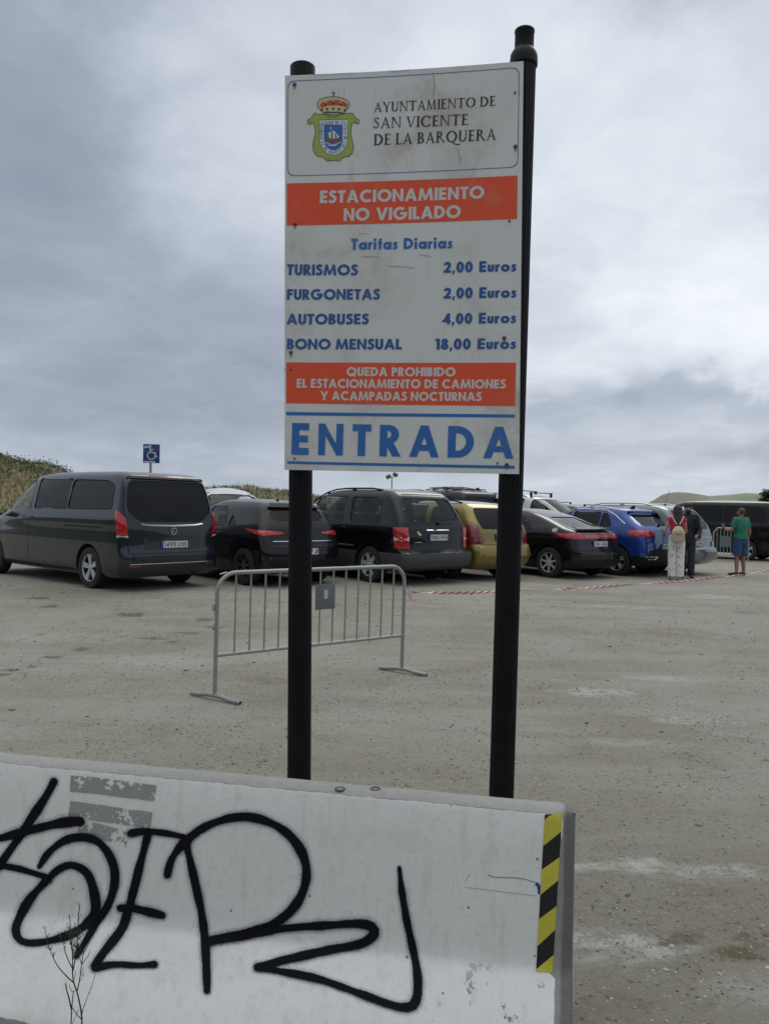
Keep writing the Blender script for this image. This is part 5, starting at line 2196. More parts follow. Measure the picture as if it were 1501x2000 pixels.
    def proj(s, azd, u, z, off):
        """point on the body surface seen along a horizontal direction azd (degrees); u = x for the sides, y for the ends"""
        z = z * s.k
        if azd in ('L', 'R'):
            def pt(z_, u_):
                pts = s.outline(z_, 0)
                half = pts[:len(pts) // 2 + 1]
                acc = 0.0
                for i in range(1, len(half)):
                    a_, b_ = Vector(half[i - 1]), Vector(half[i])
                    l_ = (b_ - a_).length
                    if acc + l_ >= u_:
                        q = a_.lerp(b_, (u_ - acc) / l_)
                        return Vector((q.x, q.y if azd == 'L' else -q.y, q.z))
                    acc += l_
                q = Vector(half[-1])
                return q
            p0 = pt(z, u)
            nn = (pt(z, u + .03) - pt(z, max(0.0, u - .03))).cross(pt(z + .02, u) - pt(z - .02, u)).normalized()
            if azd == 'R':
                nn = -nn
            if nn.dot(p0 - Vector((s.S['L'] / 2, 0, z))) < 0:
                nn = -nn
            return p0 + nn * off, nn
        if azd in (90, -90):
            o = Vector((u, 3.0 * (1 if azd > 0 else -1), z))
            d = Vector((0, -1 if azd > 0 else 1, 0))
        elif azd == 180:
            o, d = Vector((-3.0, u, z)), Vector((1, 0, 0))
        elif azd == 0:
            o, d = Vector((s.S['L'] + 3, u, z)), Vector((-1, 0, 0))
        else:
            # corner views: u is the distance across the view direction 
            a = R(azd)
            od = Vector((math.cos(a), math.sin(a), 0))
            cr_ = Vector((-od.y, od.x, 0))
            w_ = s.wz(z)
            piv = Vector((.18, math.copysign(s.wid[len(s.wid) // 2][1] - .12, od.y), 0))
            o = piv + od * 3 + cr_ * u + Vector((0, 0, z))
            d = -od
        h_ = s.bvh.ray_cast(o, d)
        if h_[0] is None:
            return None
        n_ = h_[1]
        if n_.dot(d) > 0:
            n_ = -n_
        return h_[0] + n_ * off, n_

    def patch(s, name, azd, poly, mat, off=.004, step=.12, label=None, thick=0.0, parent=None):
        v2, f2 = fillpoly(densify(poly, .12), None, step)
        vs, good = [], []
        for x, y in v2:
            r_ = s.proj(azd, x, y, off)
            good.append(r_ is not None)
            vs.append(r_[0] if r_ else Vector((0, 0, 0)))
        fs = [f for f in f2 if all(good[i] for i in f)]
        mb = MB()
        if thick > 0:
            n0 = len(vs)
            nv = []
            for x, y in v2:
                r_ = s.proj(azd, x, y, off + thick)
                nv.append(r_[0] if r_ else Vector((0, 0, 0)))
            cnt = {}
            for f in fs:
                for i in range(len(f)):
                    e = (f[i], f[(i + 1) % len(f)])
                    cnt[tuple(sorted(e))] = cnt.get(tuple(sorted(e)), 0) + 1
            sides = []
            for f in fs:
                for i in range(len(f)):
                    e = (f[i], f[(i + 1) % len(f)])
                    if cnt[tuple(sorted(e))] == 1:
                        sides.append((e[0], e[1], e[1] + n0, e[0] + n0))
            mb.add(vs + nv, [tuple(i + n0 for i in f) for f in fs] + sides)
        else:
            mb.add(vs, fs)
        if not fs:
            return None
        return mb.build(name, mat, parent or s.root, label=label, fixn=thick > 0, angle=40)

    def ring(s, name, azd, poly, w_, mat, off):
        vs, fs = [], []
        n = len(poly)
        c = Vector((sum(p[0] for p in poly) / n, sum(p[1] for p in poly) / n))
        for i in range(n):
            a, b_, c_ = Vector(poly[i - 1]), Vector(poly[i]), Vector(poly[(i + 1) % n])
            d = (c_ - a).normalized()
            nn = Vector((-d.y, d.x))
            if nn.dot(b_ - c) < 0:
                nn = -nn
            for k_ in (0, 1):
                q = b_ + nn * w_ * k_
                r_ = s.proj(azd, q.x, q.y, off)
                if r_ is None:
                    return None
                vs.append(r_[0])
        for i in range(n):
            j = (i + 1) % n
            fs.append((2 * i, 2 * i + 1, 2 * j + 1, 2 * j))
        return MB().add(vs, fs).build(name, mat, s.root, fixn=False)

    def strip(s, name, azd, pts, w_, mat, off=.003, thick=0.0, n=10, parent=None):
        """ribbon following the body through (u, z) points"""
        q = []
        for i in range(len(pts) - 1):
            a, b_ = Vector(pts[i]), Vector(pts[i + 1])
            m_ = max(1, int((b_ - a).length / .1))
            q += [a.lerp(b_, k / m_) for k in range(m_)]
        q.append(Vector(pts[-1]))
        mb = MB()
        if thick:
            p3 = []
            for p in q:
                r_ = s.proj(azd, p.x, p.y, off)
                if r_:
                    p3.append(r_[0])
            if len(p3) > 1:
                return mb.tube(p3, w_ / 2, 6).build(name, mat, parent or s.root)
            return None
        vs = []
        for i, p in enumerate(q):
            d = (q[min(i + 1, len(q) - 1)] - q[max(i - 1, 0)]).normalized()
            nn = Vector((-d.y, d.x)) * w_ / 2
            for sg in (-1, 1):
                r_ = s.proj(azd, p.x + nn.x * sg, p.y + nn.y * sg, off)
                if r_ is None:
                    return None
                vs.append(r_[0])
        mb.add(vs, [(2 * i, 2 * i + 1, 2 * i + 3, 2 * i + 2) for i in range(len(q) - 1)])
        return mb.build(name, mat, parent or s.root, fixn=False)

    def wheels(s):
        S = s.S
        r_ = S['R']
        tw = .105
        ty = MB()
        ty.lathe([(r_ * .66, -tw), (r_ * .80, -tw - .006), (r_ * .95, -tw + .004), (r_, -tw + .03), (r_, tw - .03), (r_ * .95, tw - .004), (r_ * .80, tw + .006), (r_ * .66, tw), (r_ * .64, tw * .5), (r_ * .64, -tw * .5)], axis='Y', n=44, closed=True)
        for kk in (-.04, 0, .04):
            pass
        rim = MB()
        R0 = r_ * .665
        rim.lathe([(R0, -.09), (R0, .085), (R0 * .985, .098), (R0 * .94, .098), (R0 * .91, .075), (R0 * .90, -.05), (0, -.05)], axis='Y', n=40)
        rim.mi = [0 if i < 40 * 4 else 1 for i in range(len(rim.mi))]
        ns = S.get('spokes', 5)
        sw = S.get('spoke_w', .055)
        tw_ = S.get('twin', 0.0)
        for k in range(ns):
            a0 = 2 * math.pi * k / ns + .2
            for dd_ in ((-tw_, tw_) if tw_ else (0,)):
                a1 = a0 + dd_
                e = Vector((math.cos(a0), 0, math.sin(a0)))
                e2 = Vector((math.cos(a1), 0, math.sin(a1)))
                tn = Vector((-math.sin(a1), 0, math.cos(a1)))
                ws_, we_ = sw * (.9 if not tw_ else .5), sw * (.75 if not tw_ else .45)
                c0, c1 = e * R0 * .12, e2 * R0 * .93
                for_ = []
                for (c_, wd_, yo) in ((c0, ws_, .075), (c1, we_, .086)):
                    for sg in (-1, 1):
                        for yy in (yo - .03, yo):
                            for_.append(c_ + tn * sg * wd_ / 2 + Vector((0, yy, 0)))
                rim.add(for_, [(0, 1, 3, 2), (4, 6, 7, 5), (1, 5, 7, 3), (0, 2, 6, 4), (0, 4, 5, 1), (2, 3, 7, 6)], 0)
        rim.lathe([(0, .085), (R0 * .13, .085), (R0 * .16, .078), (R0 * .17, .05)], axis='Y', n=20)
        ty_me = rim_me = None
        for x_ in S['axle']:
            for sy in (1, -1):
                w_ = sub('wheel', s.root, (x_, sy * (S['track'] / 2 - .0), r_))
                if sy < 0:
                    w_.rotation_euler = (0, 0, math.pi)
                if ty_me is None:
                    o1 = ty.build('tyre', rubber, w_, angle=40)
                    o2 = rim.build('rim', [S.get('rim_mat', alloy), hubd], w_, angle=30)
                    ty_me, rim_me = o1, o2
                else:
                    for src in (ty_me, rim_me):
                        c_ = src.copy()
                        COL.objects.link(c_)
                        c_.parent = w_

    def plate(s, y, z, txt, w_=.52, h_=.11, off=.012, blank=False):
        r_ = s.proj(180, y, z, off)
        c = r_[0]
        ra = s.proj(180, y, z + h_ / 2, off)[0]
        rb_ = s.proj(180, y, z - h_ / 2, off)[0]
        up = (ra - rb_).normalized()
        up = (up + Vector((0, 0, 1))).normalized()
        rt = Vector((0, -1, 0))     # to the right when seen from behind
        nn = rt.cross(up).normalized()
        if nn.x > 0:
            nn = -nn
        base = MB()

        def quad(x0, x1, y0, y1, o_):
            return [c + rt * a + up * b_ + nn * o_ for a, b_ in ((x0, y0), (x1, y0), (x1, y1), (x0, y1))]
        q0 = quad(-w_ / 2 - .008, w_ / 2 + .008, -h_ / 2 - .008, h_ / 2 + .008, 0)
        q1 = quad(-w_ / 2 - .008, w_ / 2 + .008, -h_ / 2 - .008, h_ / 2 + .008, -.05)
        base.add(q0 + q1, [(0, 1, 2, 3), (0, 1, 5, 4), (1, 2, 6, 5), (2, 3, 7, 6), (3, 0, 4, 7)], 1)
        base.add(quad(-w_ / 2, w_ / 2, -h_ / 2, h_ / 2, .002), [(0, 1, 2, 3)], 0)
        base.add(quad(-w_ / 2, -w_ / 2 + .045, -h_ / 2, h_ / 2, .0035), [(0, 1, 2, 3)], 2)
        pl_ = base.build('number_plate', [plate_w, plate_k, plate_b], s.root, smooth=False, fixn=False)
        if txt:
            polys, wd = layout(txt, SANS, track=.14, word=.30, w=.17)
            x0, x1 = -w_ / 2 + .065, w_ / 2 - .02
            v2, f2 = union2d(polys)
            vs = [c + rt * (x0 + (x1 - x0) * x / wd) + up * (-.036 + .074 * y_) + nn * .0045 for x, y_ in v2]
            MB().add(vs, f2).build('plate_number', plate_k, pl_, smooth=False, fixn=False)

    def rails(s, x0, x1, y, mat=trim, h_=.045, r_=.016, n=9, feet=True):
        for sy in (1, -1):
            pts = []
            for k in range(n):
                u = k / (n - 1)
                x = x0 + (x1 - x0) * u
                h1 = s.bvh.ray_cast(Vector((x, sy * y, 4)), Vector((0, 0, -1)))
                zz = h1[0].z
                lift = h_ * (1 if 0 < k < n - 1 else .1)
                pts.append((x, sy * y, zz + lift))
            mb = MB().tube(pts, r_, 8)
            for k in (n // 3, 2 * n // 3):
                p = pts[k]
                mb.box((p[0], p[1], p[2] - h_ / 2), (.10, .03, h_))
            mb.build('roof_rail', mat, s.root)

    def bars(s, xs_, y, mat=trim, h_=.10):
        for x in xs_:
            h1 = s.bvh.ray_cast(Vector((x, 0, 4)), Vector((0, 0, -1)))[0].z
            h2 = s.bvh.ray_cast(Vector((x, y, 4)), Vector((0, 0, -1)))[0].z
            mb = MB()
            zz = h1 + h_
            mb.box((x, 0, zz), (.06, 2 * y + .12, .025), bev=.008)
            for sy in (1, -1):
                mb.box((x, sy * y, (zz + h2) / 2), (.07, .04, zz - h2 + .02), bev=.008)
            mb.build('roof_bar', mat, s.root)

    def handle(s, x, z, mat=None, w_=.17):
        for sy in (90, -90):
            r_ = s.proj(sy, x, z, .022)
            if r_ is None:
                continue
            a = s.proj(sy, x - w_ / 2, z, .004)[0]
            b_ = s.proj(sy, x + w_ / 2, z, .004)[0]
            MB().tube([a, a.lerp(r_[0], .7) + Vector((0, 0, 0)), r_[0], b_.lerp(r_[0], .7), b_], .012, 6).build('door_handle', mat or s.mat, s.root)

    def mirror(s, x, z, mat=None):
        for sy in (1, -1):
            w_ = s.wz(z)
            mb = MB()
            mb.box((x, sy * (w_ + .13), z + .04), (.13, .22, .15), bev=.045)
            mb.tube([(x, sy * (w_ - .02), z - .02), (x, sy * (w_ + .06), z + .0)], .022, 6)
            mb.build('wing_mirror', mat or s.mat, s.root)

    def antenna(s, x, L_=.35, y=0.0, tilt=.6, fin=False):
        h1 = s.bvh.ray_cast(Vector((x, y, 4)), Vector((0, 0, -1)))[0].z
        mb = MB()
        if fin:
            mb.add([(x - .07, y, h1), (x + .10, y - .02, h1), (x + .10, y + .02, h1), (x - .06, y, h1 + .07), (x - .02, y, h1 + .075)], [(0, 1, 4, 3), (0, 3, 4, 2), (1, 2, 4)])
        else:
            mb.box((x, y, h1 + .008), (.07, .035, .03), bev=.01)
            mb.tube([(x, y, h1 + .01), (x - L_ * tilt, y, h1 + L_ * math.sqrt(1 - tilt * tilt))], .0045, 5, rr=[.006, .0035])
        mb.build('antenna', trim, s.root)

    def wiper(s, y0, y1, z0, z1):
        a = s.proj(180, y0, z0, .02)
        b_ = s.proj(180, y1, z1, .014)
        if a and b_:
            m_ = s.proj(180, (y0 + y1) / 2, (z0 + z1) / 2, .022)
            mb = MB().tube([a[0], m_[0], b_[0]], .009, 6)
            mb.box(tuple(a[0]), (.05, .07, .05), bev=.012)
            mb.build('wiper', trim, s.root)

    def seats(s, rows, z=None):
        zf = s.S['belt'] - .30
        hts = s.H - .47
        for x, ys_ in rows:
            for y in ys_:
                mb = MB()
                mb.box((x, y, (zf + hts - .1) / 2 + .05), (.14, .46, hts - zf - .10), bev=.05, tilt=Matrix.Rotation(R(-8), 3, 'Y'))
                o = mb.build('seat', seatm, s.root)
                mb = MB()
                mb.box((x - .05, y, hts + .07), (.10, .27, .17), bev=.045)
                mb.tube([(x - .03, y - .06, hts - .12), (x - .05, y - .06, hts + .05)], .008, 6)
                mb.tube([(x - .03, y + .06, hts - .12), (x - .05, y + .06, hts + .05)], .008, 6)
                mb.build('headrest', seatm, o)

    def seams(s, lst, w_=.010):
        mb_ = trim
        for azd, pts in lst:
            s.strip('panel_gap', azd, pts, w_, MATS['panel_gap'], .0018)


principled('panel_gap', (0.004, 0.004, 0.004), .9)


def roofline(xr0, H, L):
    return None


# --- dark grey passenger van, nearest
pv = paint('paint_van_grey', (0.019, 0.025, 0.033), .5, .30, .9)
V = dict(k=1.03, rr=.10, tr=.012, br=.05, L=5.37, H=1.91, R=.345, track=1.66, axle=(1.04, 4.50), belt=1.22, n=9.0, rear_cut=1.1,
         rear=[(.22, .16), (.30, .05), (.42, .0), (.60, .0), (.66, .04), (1.0, .06), (1.2, .09), (1.5, .15), (1.72, .21), (1.83, .29), (1.88, .55), (1.905, 1.3), (1.91, 1.7)],
         front=[(.22, 5.20), (.45, 5.37), (.8, 5.30), (1.0, 5.0), (1.12, 4.55), (1.4, 4.10), (1.65, 3.78), (1.80, 3.52), (1.87, 3.1), (1.905, 2.3), (1.91, 2.1)],
         wid=[(.22, .88), (.32, .94), (.55, .955), (.75, .962), (.97, .948), (1.04, .957), (1.13, .952), (1.2, .93), (1.5, .86), (1.72, .795), (1.83, .73), (1.88, .60), (1.905, .30), (1.91, .12)],
         windows=[('side', [(.42, 1.29), (1.80, 1.27), (1.80, 1.75), (.72, 1.725), (.50, 1.66)], gl_dark, .09), ('side', [(1.85, 1.27), (2.98, 1.26), (3.04, 1.765), (1.85, 1.755)], gl_dark, .03),
                  ('side', [(3.18, 1.26), (4.18, 1.20), (4.05, 1.32), (3.62, 1.66), (3.42, 1.74), (3.22, 1.75)], gl_clear, .05),
                  ('rear', [(-.60, 1.09), (.60, 1.09), (.80, 1.25), (.80, 1.42), (.73, 1.74), (-.73, 1.74), (-.80, 1.42), (-.80, 1.25)], gl_dark, .10),
                  ('front', [(-.72, 1.18), (.72, 1.18), (.64, 1.72), (-.64, 1.72)], gl_clear, .06)],
         spokes=5, twin=.13, spoke_w=.10)
van = Car('passenger_van', 'dark grey passenger van parked at the left edge with a wide black rear window', V, pv, 185, 13.05, 50, cat='van')
for sy in (1, -1):
    s_ = sy
    van.patch('tail_light', 'LR'[sy < 0], [(.82, .87), (.99, .87), (1.0, .95), (1.02, 1.10), (1.04, 1.22), (1.0, 1.28), (.93, 1.24), (.85, 1.15), (.83, 1.0)], redl, .003, .05, thick=.012)
    van.patch('indicator_lens', 'LR'[sy < 0], [(.82, .845), (.99, .845), (.99, .885), (.82, .88)], wlens, .006, .05, thick=.012)
    van.patch('reflector', 180, [(s_ * .60, .395), (s_ * .82, .395), (s_ * .82, .425), (s_ * .60, .425)], redd, .004, thick=.006)
van.strip('chrome_strip', 180, [(-.60, 1.055), (-.45, 1.035), (0, 1.025), (.45, 1.035), (.60, 1.055)], .035, chrome, .008, thick=1)
van.plate(-.02, .735, '1490 LNS')
van.patch('plate_recess', 180, [(-.50, .655), (.50, .655), (.56, .87), (-.56, .87)], paint('paint_van_recess', (0.020, 0.025, 0.033)), .002)  # plate surround, almost the same colour as the body paint
van.strip('bumper_crease', 180, [(-.80, .44), (.80, .44)], .012, chrome, .004)
van.patch('bumper_step', 180, [(-.74, .50), (.74, .50), (.74, .56), (-.74, .56)], pv, .012, thick=.012)
van.patch('brake_light', 180, [(-.32, 1.795), (.32, 1.795), (.32, 1.825), (-.32, 1.825)], redd, .004, thick=.006)
van.patch('rear_spoiler', 180, [(-.74, 1.76), (.74, 1.76), (.70, 1.79), (-.70, 1.79)], gloss_blk, .006, thick=.02)
c_ = van.proj(180, 0, .945, .008)[0]
mb = MB().lathe([(.058, 0), (.058, -.012), (.048, -.012), (.048, 0)], tuple(c_), 'X', 24, closed=True)
for k in range(3):
    a = math.pi / 2 + k * 2 * math.pi / 3
    mb.tube([tuple(c_), (c_.x - .006, c_.y + .05 * math.cos(a), c_.z + .05 * math.sin(a))], .006, 6)
mb.build('emblem', chrome, van.root)
van.handle(3.02, 1.10)
van.handle(3.34, 1.10)
van.mirror(4.22, 1.18)
van.seams([(180, [(-.80, .60), (.80, .60)]), (180, [(-.81, .60), (-.83, 1.0), (-.86, 1.3), (-.78, 1.70)]), (180, [(.81, .60), (.83, 1.0), (.86, 1.3), (.78, 1.70)]), (90, [(3.10, .36), (3.12, 1.2), (3.16, 1.78)]), (90, [(1.82, .95), (1.83, 1.22)]),
           (90, [(4.28, .5), (4.24, 1.12)])])
van.strip('slide_rail', 90, [(.62, .99), (1.80, .99)], .022, trim, .003)
van.patch('sill_trim', 90, [(1.46, .245), (4.05, .245), (4.05, .30), (1.46, .30)], trim, .003)
van.seats([(.95, (.45, 0, -.45)), (3.0, (.42, -.42))])

# --- black hatchback behind the left post
bk = paint('paint_black', (0.005, 0.005, 0.007), .2, .22)
Hh = dict(k=1.03, L=4.15, H=1.50, R=.335, track=1.54, axle=(.72, 3.28), belt=.98, n=5.2, rear_cut=.9,
          rear=[(.22, .12), (.35, .0), (.55, -.0), (.75, .06), (.90, .12), (1.0, .16), (1.14, .25), (1.32, .38), (1.40, .44), (1.45, .62), (1.49, 1.3), (1.50, 1.7)],
          front=[(.22, 4.05), (.5, 4.15), (.75, 4.05), (.92, 3.5), (.99, 3.2), (1.2, 2.75), (1.38, 2.40), (1.45, 2.2), (1.49, 1.9), (1.50, 1.85)],
          wid=[(.22, .80), (.35, .87), (.6, .90), (.85, .90), (.98, .86), (1.2, .76), (1.38, .66), (1.45, .55), (1.49, .30), (1.50, .12)],
          windows=[('side', [(1.02, 1.02), (1.28, 1.02), (1.26, 1.20)], gl_mid, .02), ('side', [(1.36, 1.02), (2.10, 1.0), (2.12, 1.36), (1.55, 1.34)], gl_mid, .06), ('side', [(2.2, 1.0), (3.1, .98), (2.5, 1.36), (2.22, 1.37)], gl_mid, .04),
                   ('rear', [(-.48, 1.12), (.48, 1.12), (.58, 1.20), (.52, 1.31), (-.52, 1.31), (-.58, 1.20)], gl_dark, .05), ('front', [(-.58, 1.03), (.58, 1.03), (.5, 1.36), (-.5, 1.36)], gl_mid, .05)],
          spokes=7, spoke_w=.05, rim_mat=alloy_d)
hat = Car('hatchback', 'black hatchback with slim red tail lights behind the left sign post', Hh, bk, 483, 14.1, 42, cat='car')
for sy in (1, -1):
    hat.patch('tail_light', 'LR'[sy < 0], [(.42, .90), (.80, .87), (.92, .89), (1.26, .965), (1.24, .985), (.90, .965), (.60, .95), (.42, .93)], redl, .003, .05, thick=.010)
hat.patch('rear_spoiler', 180, [(-.56, 1.335), (.56, 1.335), (.50, 1.40), (-.50, 1.40)], bk, .02, thick=.03)
hat.plate(0, .60, 'MFJ' if False else '8 WFJ')
hat.strip('chrome_strip', 180, [(-.65, .78), (.65, .78)], .012, chrome, .004)
hat.strip('chrome_strip', 180, [(-.70, .70), (.70, .70)], .008, alloy_d, .004)
hat.patch('diffuser', 180, [(-.70, .26), (.70, .26), (.76, .46), (-.76, .46)], trim, .006, thick=.02)
hat.patch('reflector', 180, [(.70, .48), (.84, .48), (.84, .515), (.70, .515)], redd, .006, thick=.006)
hat.patch('reflector', 180, [(-.70, .48), (-.84, .48), (-.84, .515), (-.70, .515)], redd, .006, thick=.006)
hat.patch('side_intake', 90, [(.20, .30), (.33, .30), (.42, .62), (.20, .62)], trim, .004)
hat.antenna(.95, .32)
hat.handle(1.5, .88)
hat.handle(2.35, .86)
hat.seams([(90, [(1.20, .4), (1.32, .8), (1.30, .97)]), (90, [(2.16, .3), (2.16, .96)]), (180, [(-.6, .66), (.6, .66)]), (180, [(-.62, .66), (-.66, .88)]), (180, [(.62, .66), (.66, .88)])])
hat.seats([(1.35, (.35, -.35)), (2.3, (.35, -.35))])
hat.mirror(3.0, .98)

# --- black people carrier with grey cladding
grey_low = principled('cladding_grey', (0.052, 0.054, 0.056), .5, .15, nscale=8, namt=.2)
pk = paint('paint_blueblack', (0.004, 0.005, 0.008), .3, .25)
K_ = dict(k=1.045, rr=.13, tr=.025, L=4.93, H=1.74, R=.345, track=1.62, axle=(1.06, 3.97), belt=1.10, n=6.5, rear_cut=1.0, low_z=.60, low_mat=grey_low,
          rear=[(.26, .14), (.34, .0), (.50, -.03), (.60, .0), (.64, .10), (.9, .12), (1.08, .17), (1.25, .27), (1.45, .41), (1.60, .53), (1.67, .64), (1.71, .95), (1.735, 1.5), (1.74, 1.8)],
          front=[(.26, 4.8), (.5, 4.93), (.8, 4.85), (.98, 4.3), (1.08, 4.0), (1.35, 3.45), (1.55, 3.05), (1.66, 2.75), (1.71, 2.4), (1.735, 2.1), (1.74, 2.0)],
          wid=[(.26, .88), (.36, .945), (.60, .95), (.64, .935), (.86, .925), (.95, .937), (1.04, .93), (1.08, .912), (1.35, .84), (1.58, .765), (1.66, .70), (1.71, .58), (1.735, .30), (1.74, .12)],
          windows=[('side', [(.80, 1.10), (1.66, 1.10), (1.70, 1.56), (1.02, 1.55), (.86, 1.48)], gl_clear, .07), ('side', [(1.86, 1.10), (2.72, 1.10), (2.86, 1.22), (2.86, 1.58), (1.90, 1.57)], gl_clear, .06), ('side', [(3.0, 1.10), (3.85, 1.08), (3.2, 1.56), (3.02, 1.57)], gl_clear, .05),
                   ('rear', [(-.60, 1.10), (.60, 1.10), (.70, 1.20), (.64, 1.55), (-.64, 1.55), (-.70, 1.20)], gl_clear, .08), ('front', [(-.66, 1.12), (.66, 1.12), (.56, 1.56), (-.56, 1.56)], gl_clear, .05)],
          spokes=6, spoke_w=.10)
kia = Car('people_carrier', 'black people carrier with grey lower cladding and clear windows behind the barricade', K_, pk, 727, 15.1, 42, cat='car')
for sy in (1, -1):
    kia.patch('tail_light', 'LR'[sy < 0], rounded([(.73, .66), (1.04, .66), (1.05, 1.03), (.74, 1.03)], .03, 3), redl, .003, .05, thick=.012)
    kia.patch('indicator_lens', 'LR'[sy < 0], [(.735, .79), (1.04, .79), (1.04, .86), (.735, .86)], wlens, .018, .05, thick=.003)
    kia.patch('lamp_centre', 'LR'[sy < 0], [(.84, .80), (.93, .80), (.93, .85), (.84, .85)], redl, .023, .05, thick=.003)
kia.strip('chrome_strip', 180, [(-.30, .975), (.30, .975)], .028, chrome, .014, thick=1)
kia.plate(0, .85, '1083 FFH', .50, .11)
kia.patch('bumper_top', 180, [(-.60, .615), (.60, .615), (.60, .64), (-.60, .64)], trim, .004)
kia.patch('sticker', 180, [(.44, .88), (.50, .90), (.53, .95), (.49, .97), (.47, .93), (.43, .92)], principled('sticker_yellow', (.55, .55, .35), .6), .004)
kia.patch('badge', 180, [(.42, .76), (.60, .76), (.60, .775), (.42, .775)], chrome, .004)
kia.strip('side_moulding', 90, [(1.48, .655), (3.5, .655)], .035, grey_low, .008, thick=1)
kia.rails(1.0, 3.25, .64, h_=.035)
kia.wiper(-.05, -.50, 1.10, 1.12)
kia.handle(1.80, .99)
kia.handle(3.05, .97)
kia.mirror(3.75, 1.08)
kia.seams([(180, [(-.66, .64), (-.68, 1.0), (-.72, 1.2), (-.68, 1.56), (-.5, 1.62), (.5, 1.62), (.68, 1.56), (.72, 1.2), (.68, 1.0), (.66, .64)]), (90, [(1.76, .42), (1.76, 1.6)]), (90, [(2.94, .35), (2.94, 1.6)]), (90, [(.5, 1.06), (3.9, 1.06)])], .009)
kia.seats([(1.75, (.5, -.1)), (2.55, (.45, -.45)), (3.25, (.42, -.42))])

# --- yellow-green estate
pyel = paint('paint_gold', (0.215, 0.158, 0.030), .45, .32)
Pg = dict(k=1.08, L=4.42, H=1.52, R=.325, track=1.52, axle=(.90, 3.60), belt=1.0, n=5.0, rear_cut=.9,
          rear=[(.22, .16), (.32, .02), (.48, -.04), (.62, -.02), (.68, .06), (.9, .10), (1.02, .15), (1.2, .29), (1.36, .42), (1.44, .55), (1.48, .9), (1.51, 1.6), (1.52, 1.9)],
          front=[(.22, 4.3), (.5, 4.42), (.75, 4.3), (.92, 3.75), (1.0, 3.45), (1.2, 3.0), (1.38, 2.6), (1.46, 2.35), (1.51, 2.1), (1.52, 2.0)],
          wid=[(.22, .80), (.35, .86), (.6, .875), (.85, .87), (1.0, .84), (1.2, .765), (1.38, .68), (1.45, .58), (1.50, .30), (1.52, .12)],
          windows=[('side', [(.62, 1.04), (1.42, 1.0), (1.46, 1.37), (.88, 1.36), (.70, 1.28)], gl_dark, .09), ('side', [(1.6, 1.0), (2.4, .98), (2.42, 1.40), (1.64, 1.39)], gl_mid, .05), ('side', [(2.52, .98), (3.3, .98), (2.8, 1.38), (2.55, 1.40)], gl_mid, .05),
                   ('rear', [(-.58, .97), (.58, .97), (.62, 1.10), (.57, 1.36), (-.57, 1.36), (-.62, 1.10)], gl_dark, .07), ('front', [(-.6, 1.05), (.6, 1.05), (.5, 1.38), (-.5, 1.38)], gl_mid, .05)],
          spokes=7, spoke_w=.05)
pg = Car('estate_car', 'yellow-green estate car half hidden behind the right sign post', Pg, pyel, 876, 16.3, 40, cat='car')
for sy in (1, -1):
    pg.patch('tail_light', 'LR'[sy < 0], [(.64, .69), (1.10, .69), (1.06, .80), (.94, .97), (.82, 1.09), (.74, 1.11), (.66, 1.02), (.64, .85)], redd, .003, .05, thick=.014)
pg.patch('bumper_step', 180, [(-.76, .46), (.76, .46), (.76, .66), (-.76, .66)], pyel, .006, thick=.02)
pg.plate(0, .82, '2184 CDL')
pg.rails(.75, 2.6, .56, trim)
pg.seams([(180, [(-.6, .68), (-.6, .95)]), (180, [(.6, .68), (.6, .95)]), (180, [(-.6, .68), (.6, .68)]), (90, [(1.52, .4), (1.52, 1.4)])])
pg.handle(1.7, .9)
pg.mirror(3.3, 1.0)

# --- black five-door with full-width tail light
pc = paint('paint_purpleblack', (0.006, 0.0055, 0.009), .3, .24)
Cv = dict(k=1.03, L=4.27, H=1.46, R=.335, track=1.54, axle=(.78, 3.40), belt=1.02, n=4.8, rear_cut=1.1,
          rear=[(.22, .14), (.36, .0), (.55, .0), (.72, .06), (.86, .10), (.98, .14), (1.03, .30), (1.10, .52), (1.2, .82), (1.32, 1.2), (1.40, 1.55), (1.45, 1.9), (1.46, 2.05)],
          front=[(.22, 4.15), (.5, 4.27), (.72, 4.15), (.88, 3.8), (.98, 3.4), (1.15, 3.0), (1.32, 2.6), (1.40, 2.4), (1.45, 2.2), (1.46, 2.12)],
          wid=[(.22, .80), (.35, .87), (.6, .89), (.85, .885), (1.0, .84), (1.15, .75), (1.32, .64), (1.40, .54), (1.45, .28), (1.46, .12)],
          windows=[('side', [(1.30, 1.02), (2.02, .98), (2.06, 1.30), (1.66, 1.28), (1.40, 1.14)], gl_clear, .07), ('side', [(2.14, .98), (3.05, .96), (2.5, 1.31), (2.16, 1.32)], gl_mid, .05),
                   ('rear', [(-.52, 1.055), (.52, 1.055), (.42, 1.34), (-.42, 1.34)], gl_clear, .05), ('front', [(-.6, 1.02), (.6, 1.02), (.5, 1.32), (-.5, 1.32)], gl_mid, .05)],
          spokes=7, spoke_w=.055)
cv = Car('hatchback', 'black five-door car with a full-width red light bar beside the right sign post', Cv, pc, 1075, 17.3, 40, cat='car')
for sy in (1, -1):
    cv.patch('tail_light', 'LR'[sy < 0], [(0, .845), (.80, .84), (.98, .85), (1.10, .89), (1.26, .94), (1.20, .955), (.95, .955), (0, .955)], redl, .003, .05, thick=.012)
cv.patch('light_panel', 180, [(-.5, .865), (.5, .865), (.5, .925), (-.5, .925)], principled('lamp_pink', (.32, .10, .11), .2, coat=1), .019, thick=.004)
cv.patch('rear_spoiler', 180, [(-.62, 1.0), (.62, 1.0), (.56, 1.045), (-.56, 1.045)], gloss_blk, .035, thick=.02)
cv.plate(0, .735, '1184 GBL')
cv.patch('sticker', 90, [(.66 + .075 * math.cos(a * .5236), 1.015 + .045 * math.sin(a * .5236)) for a in range(12)], principled('sticker_grey', (.45, .45, .43), .6), .004)
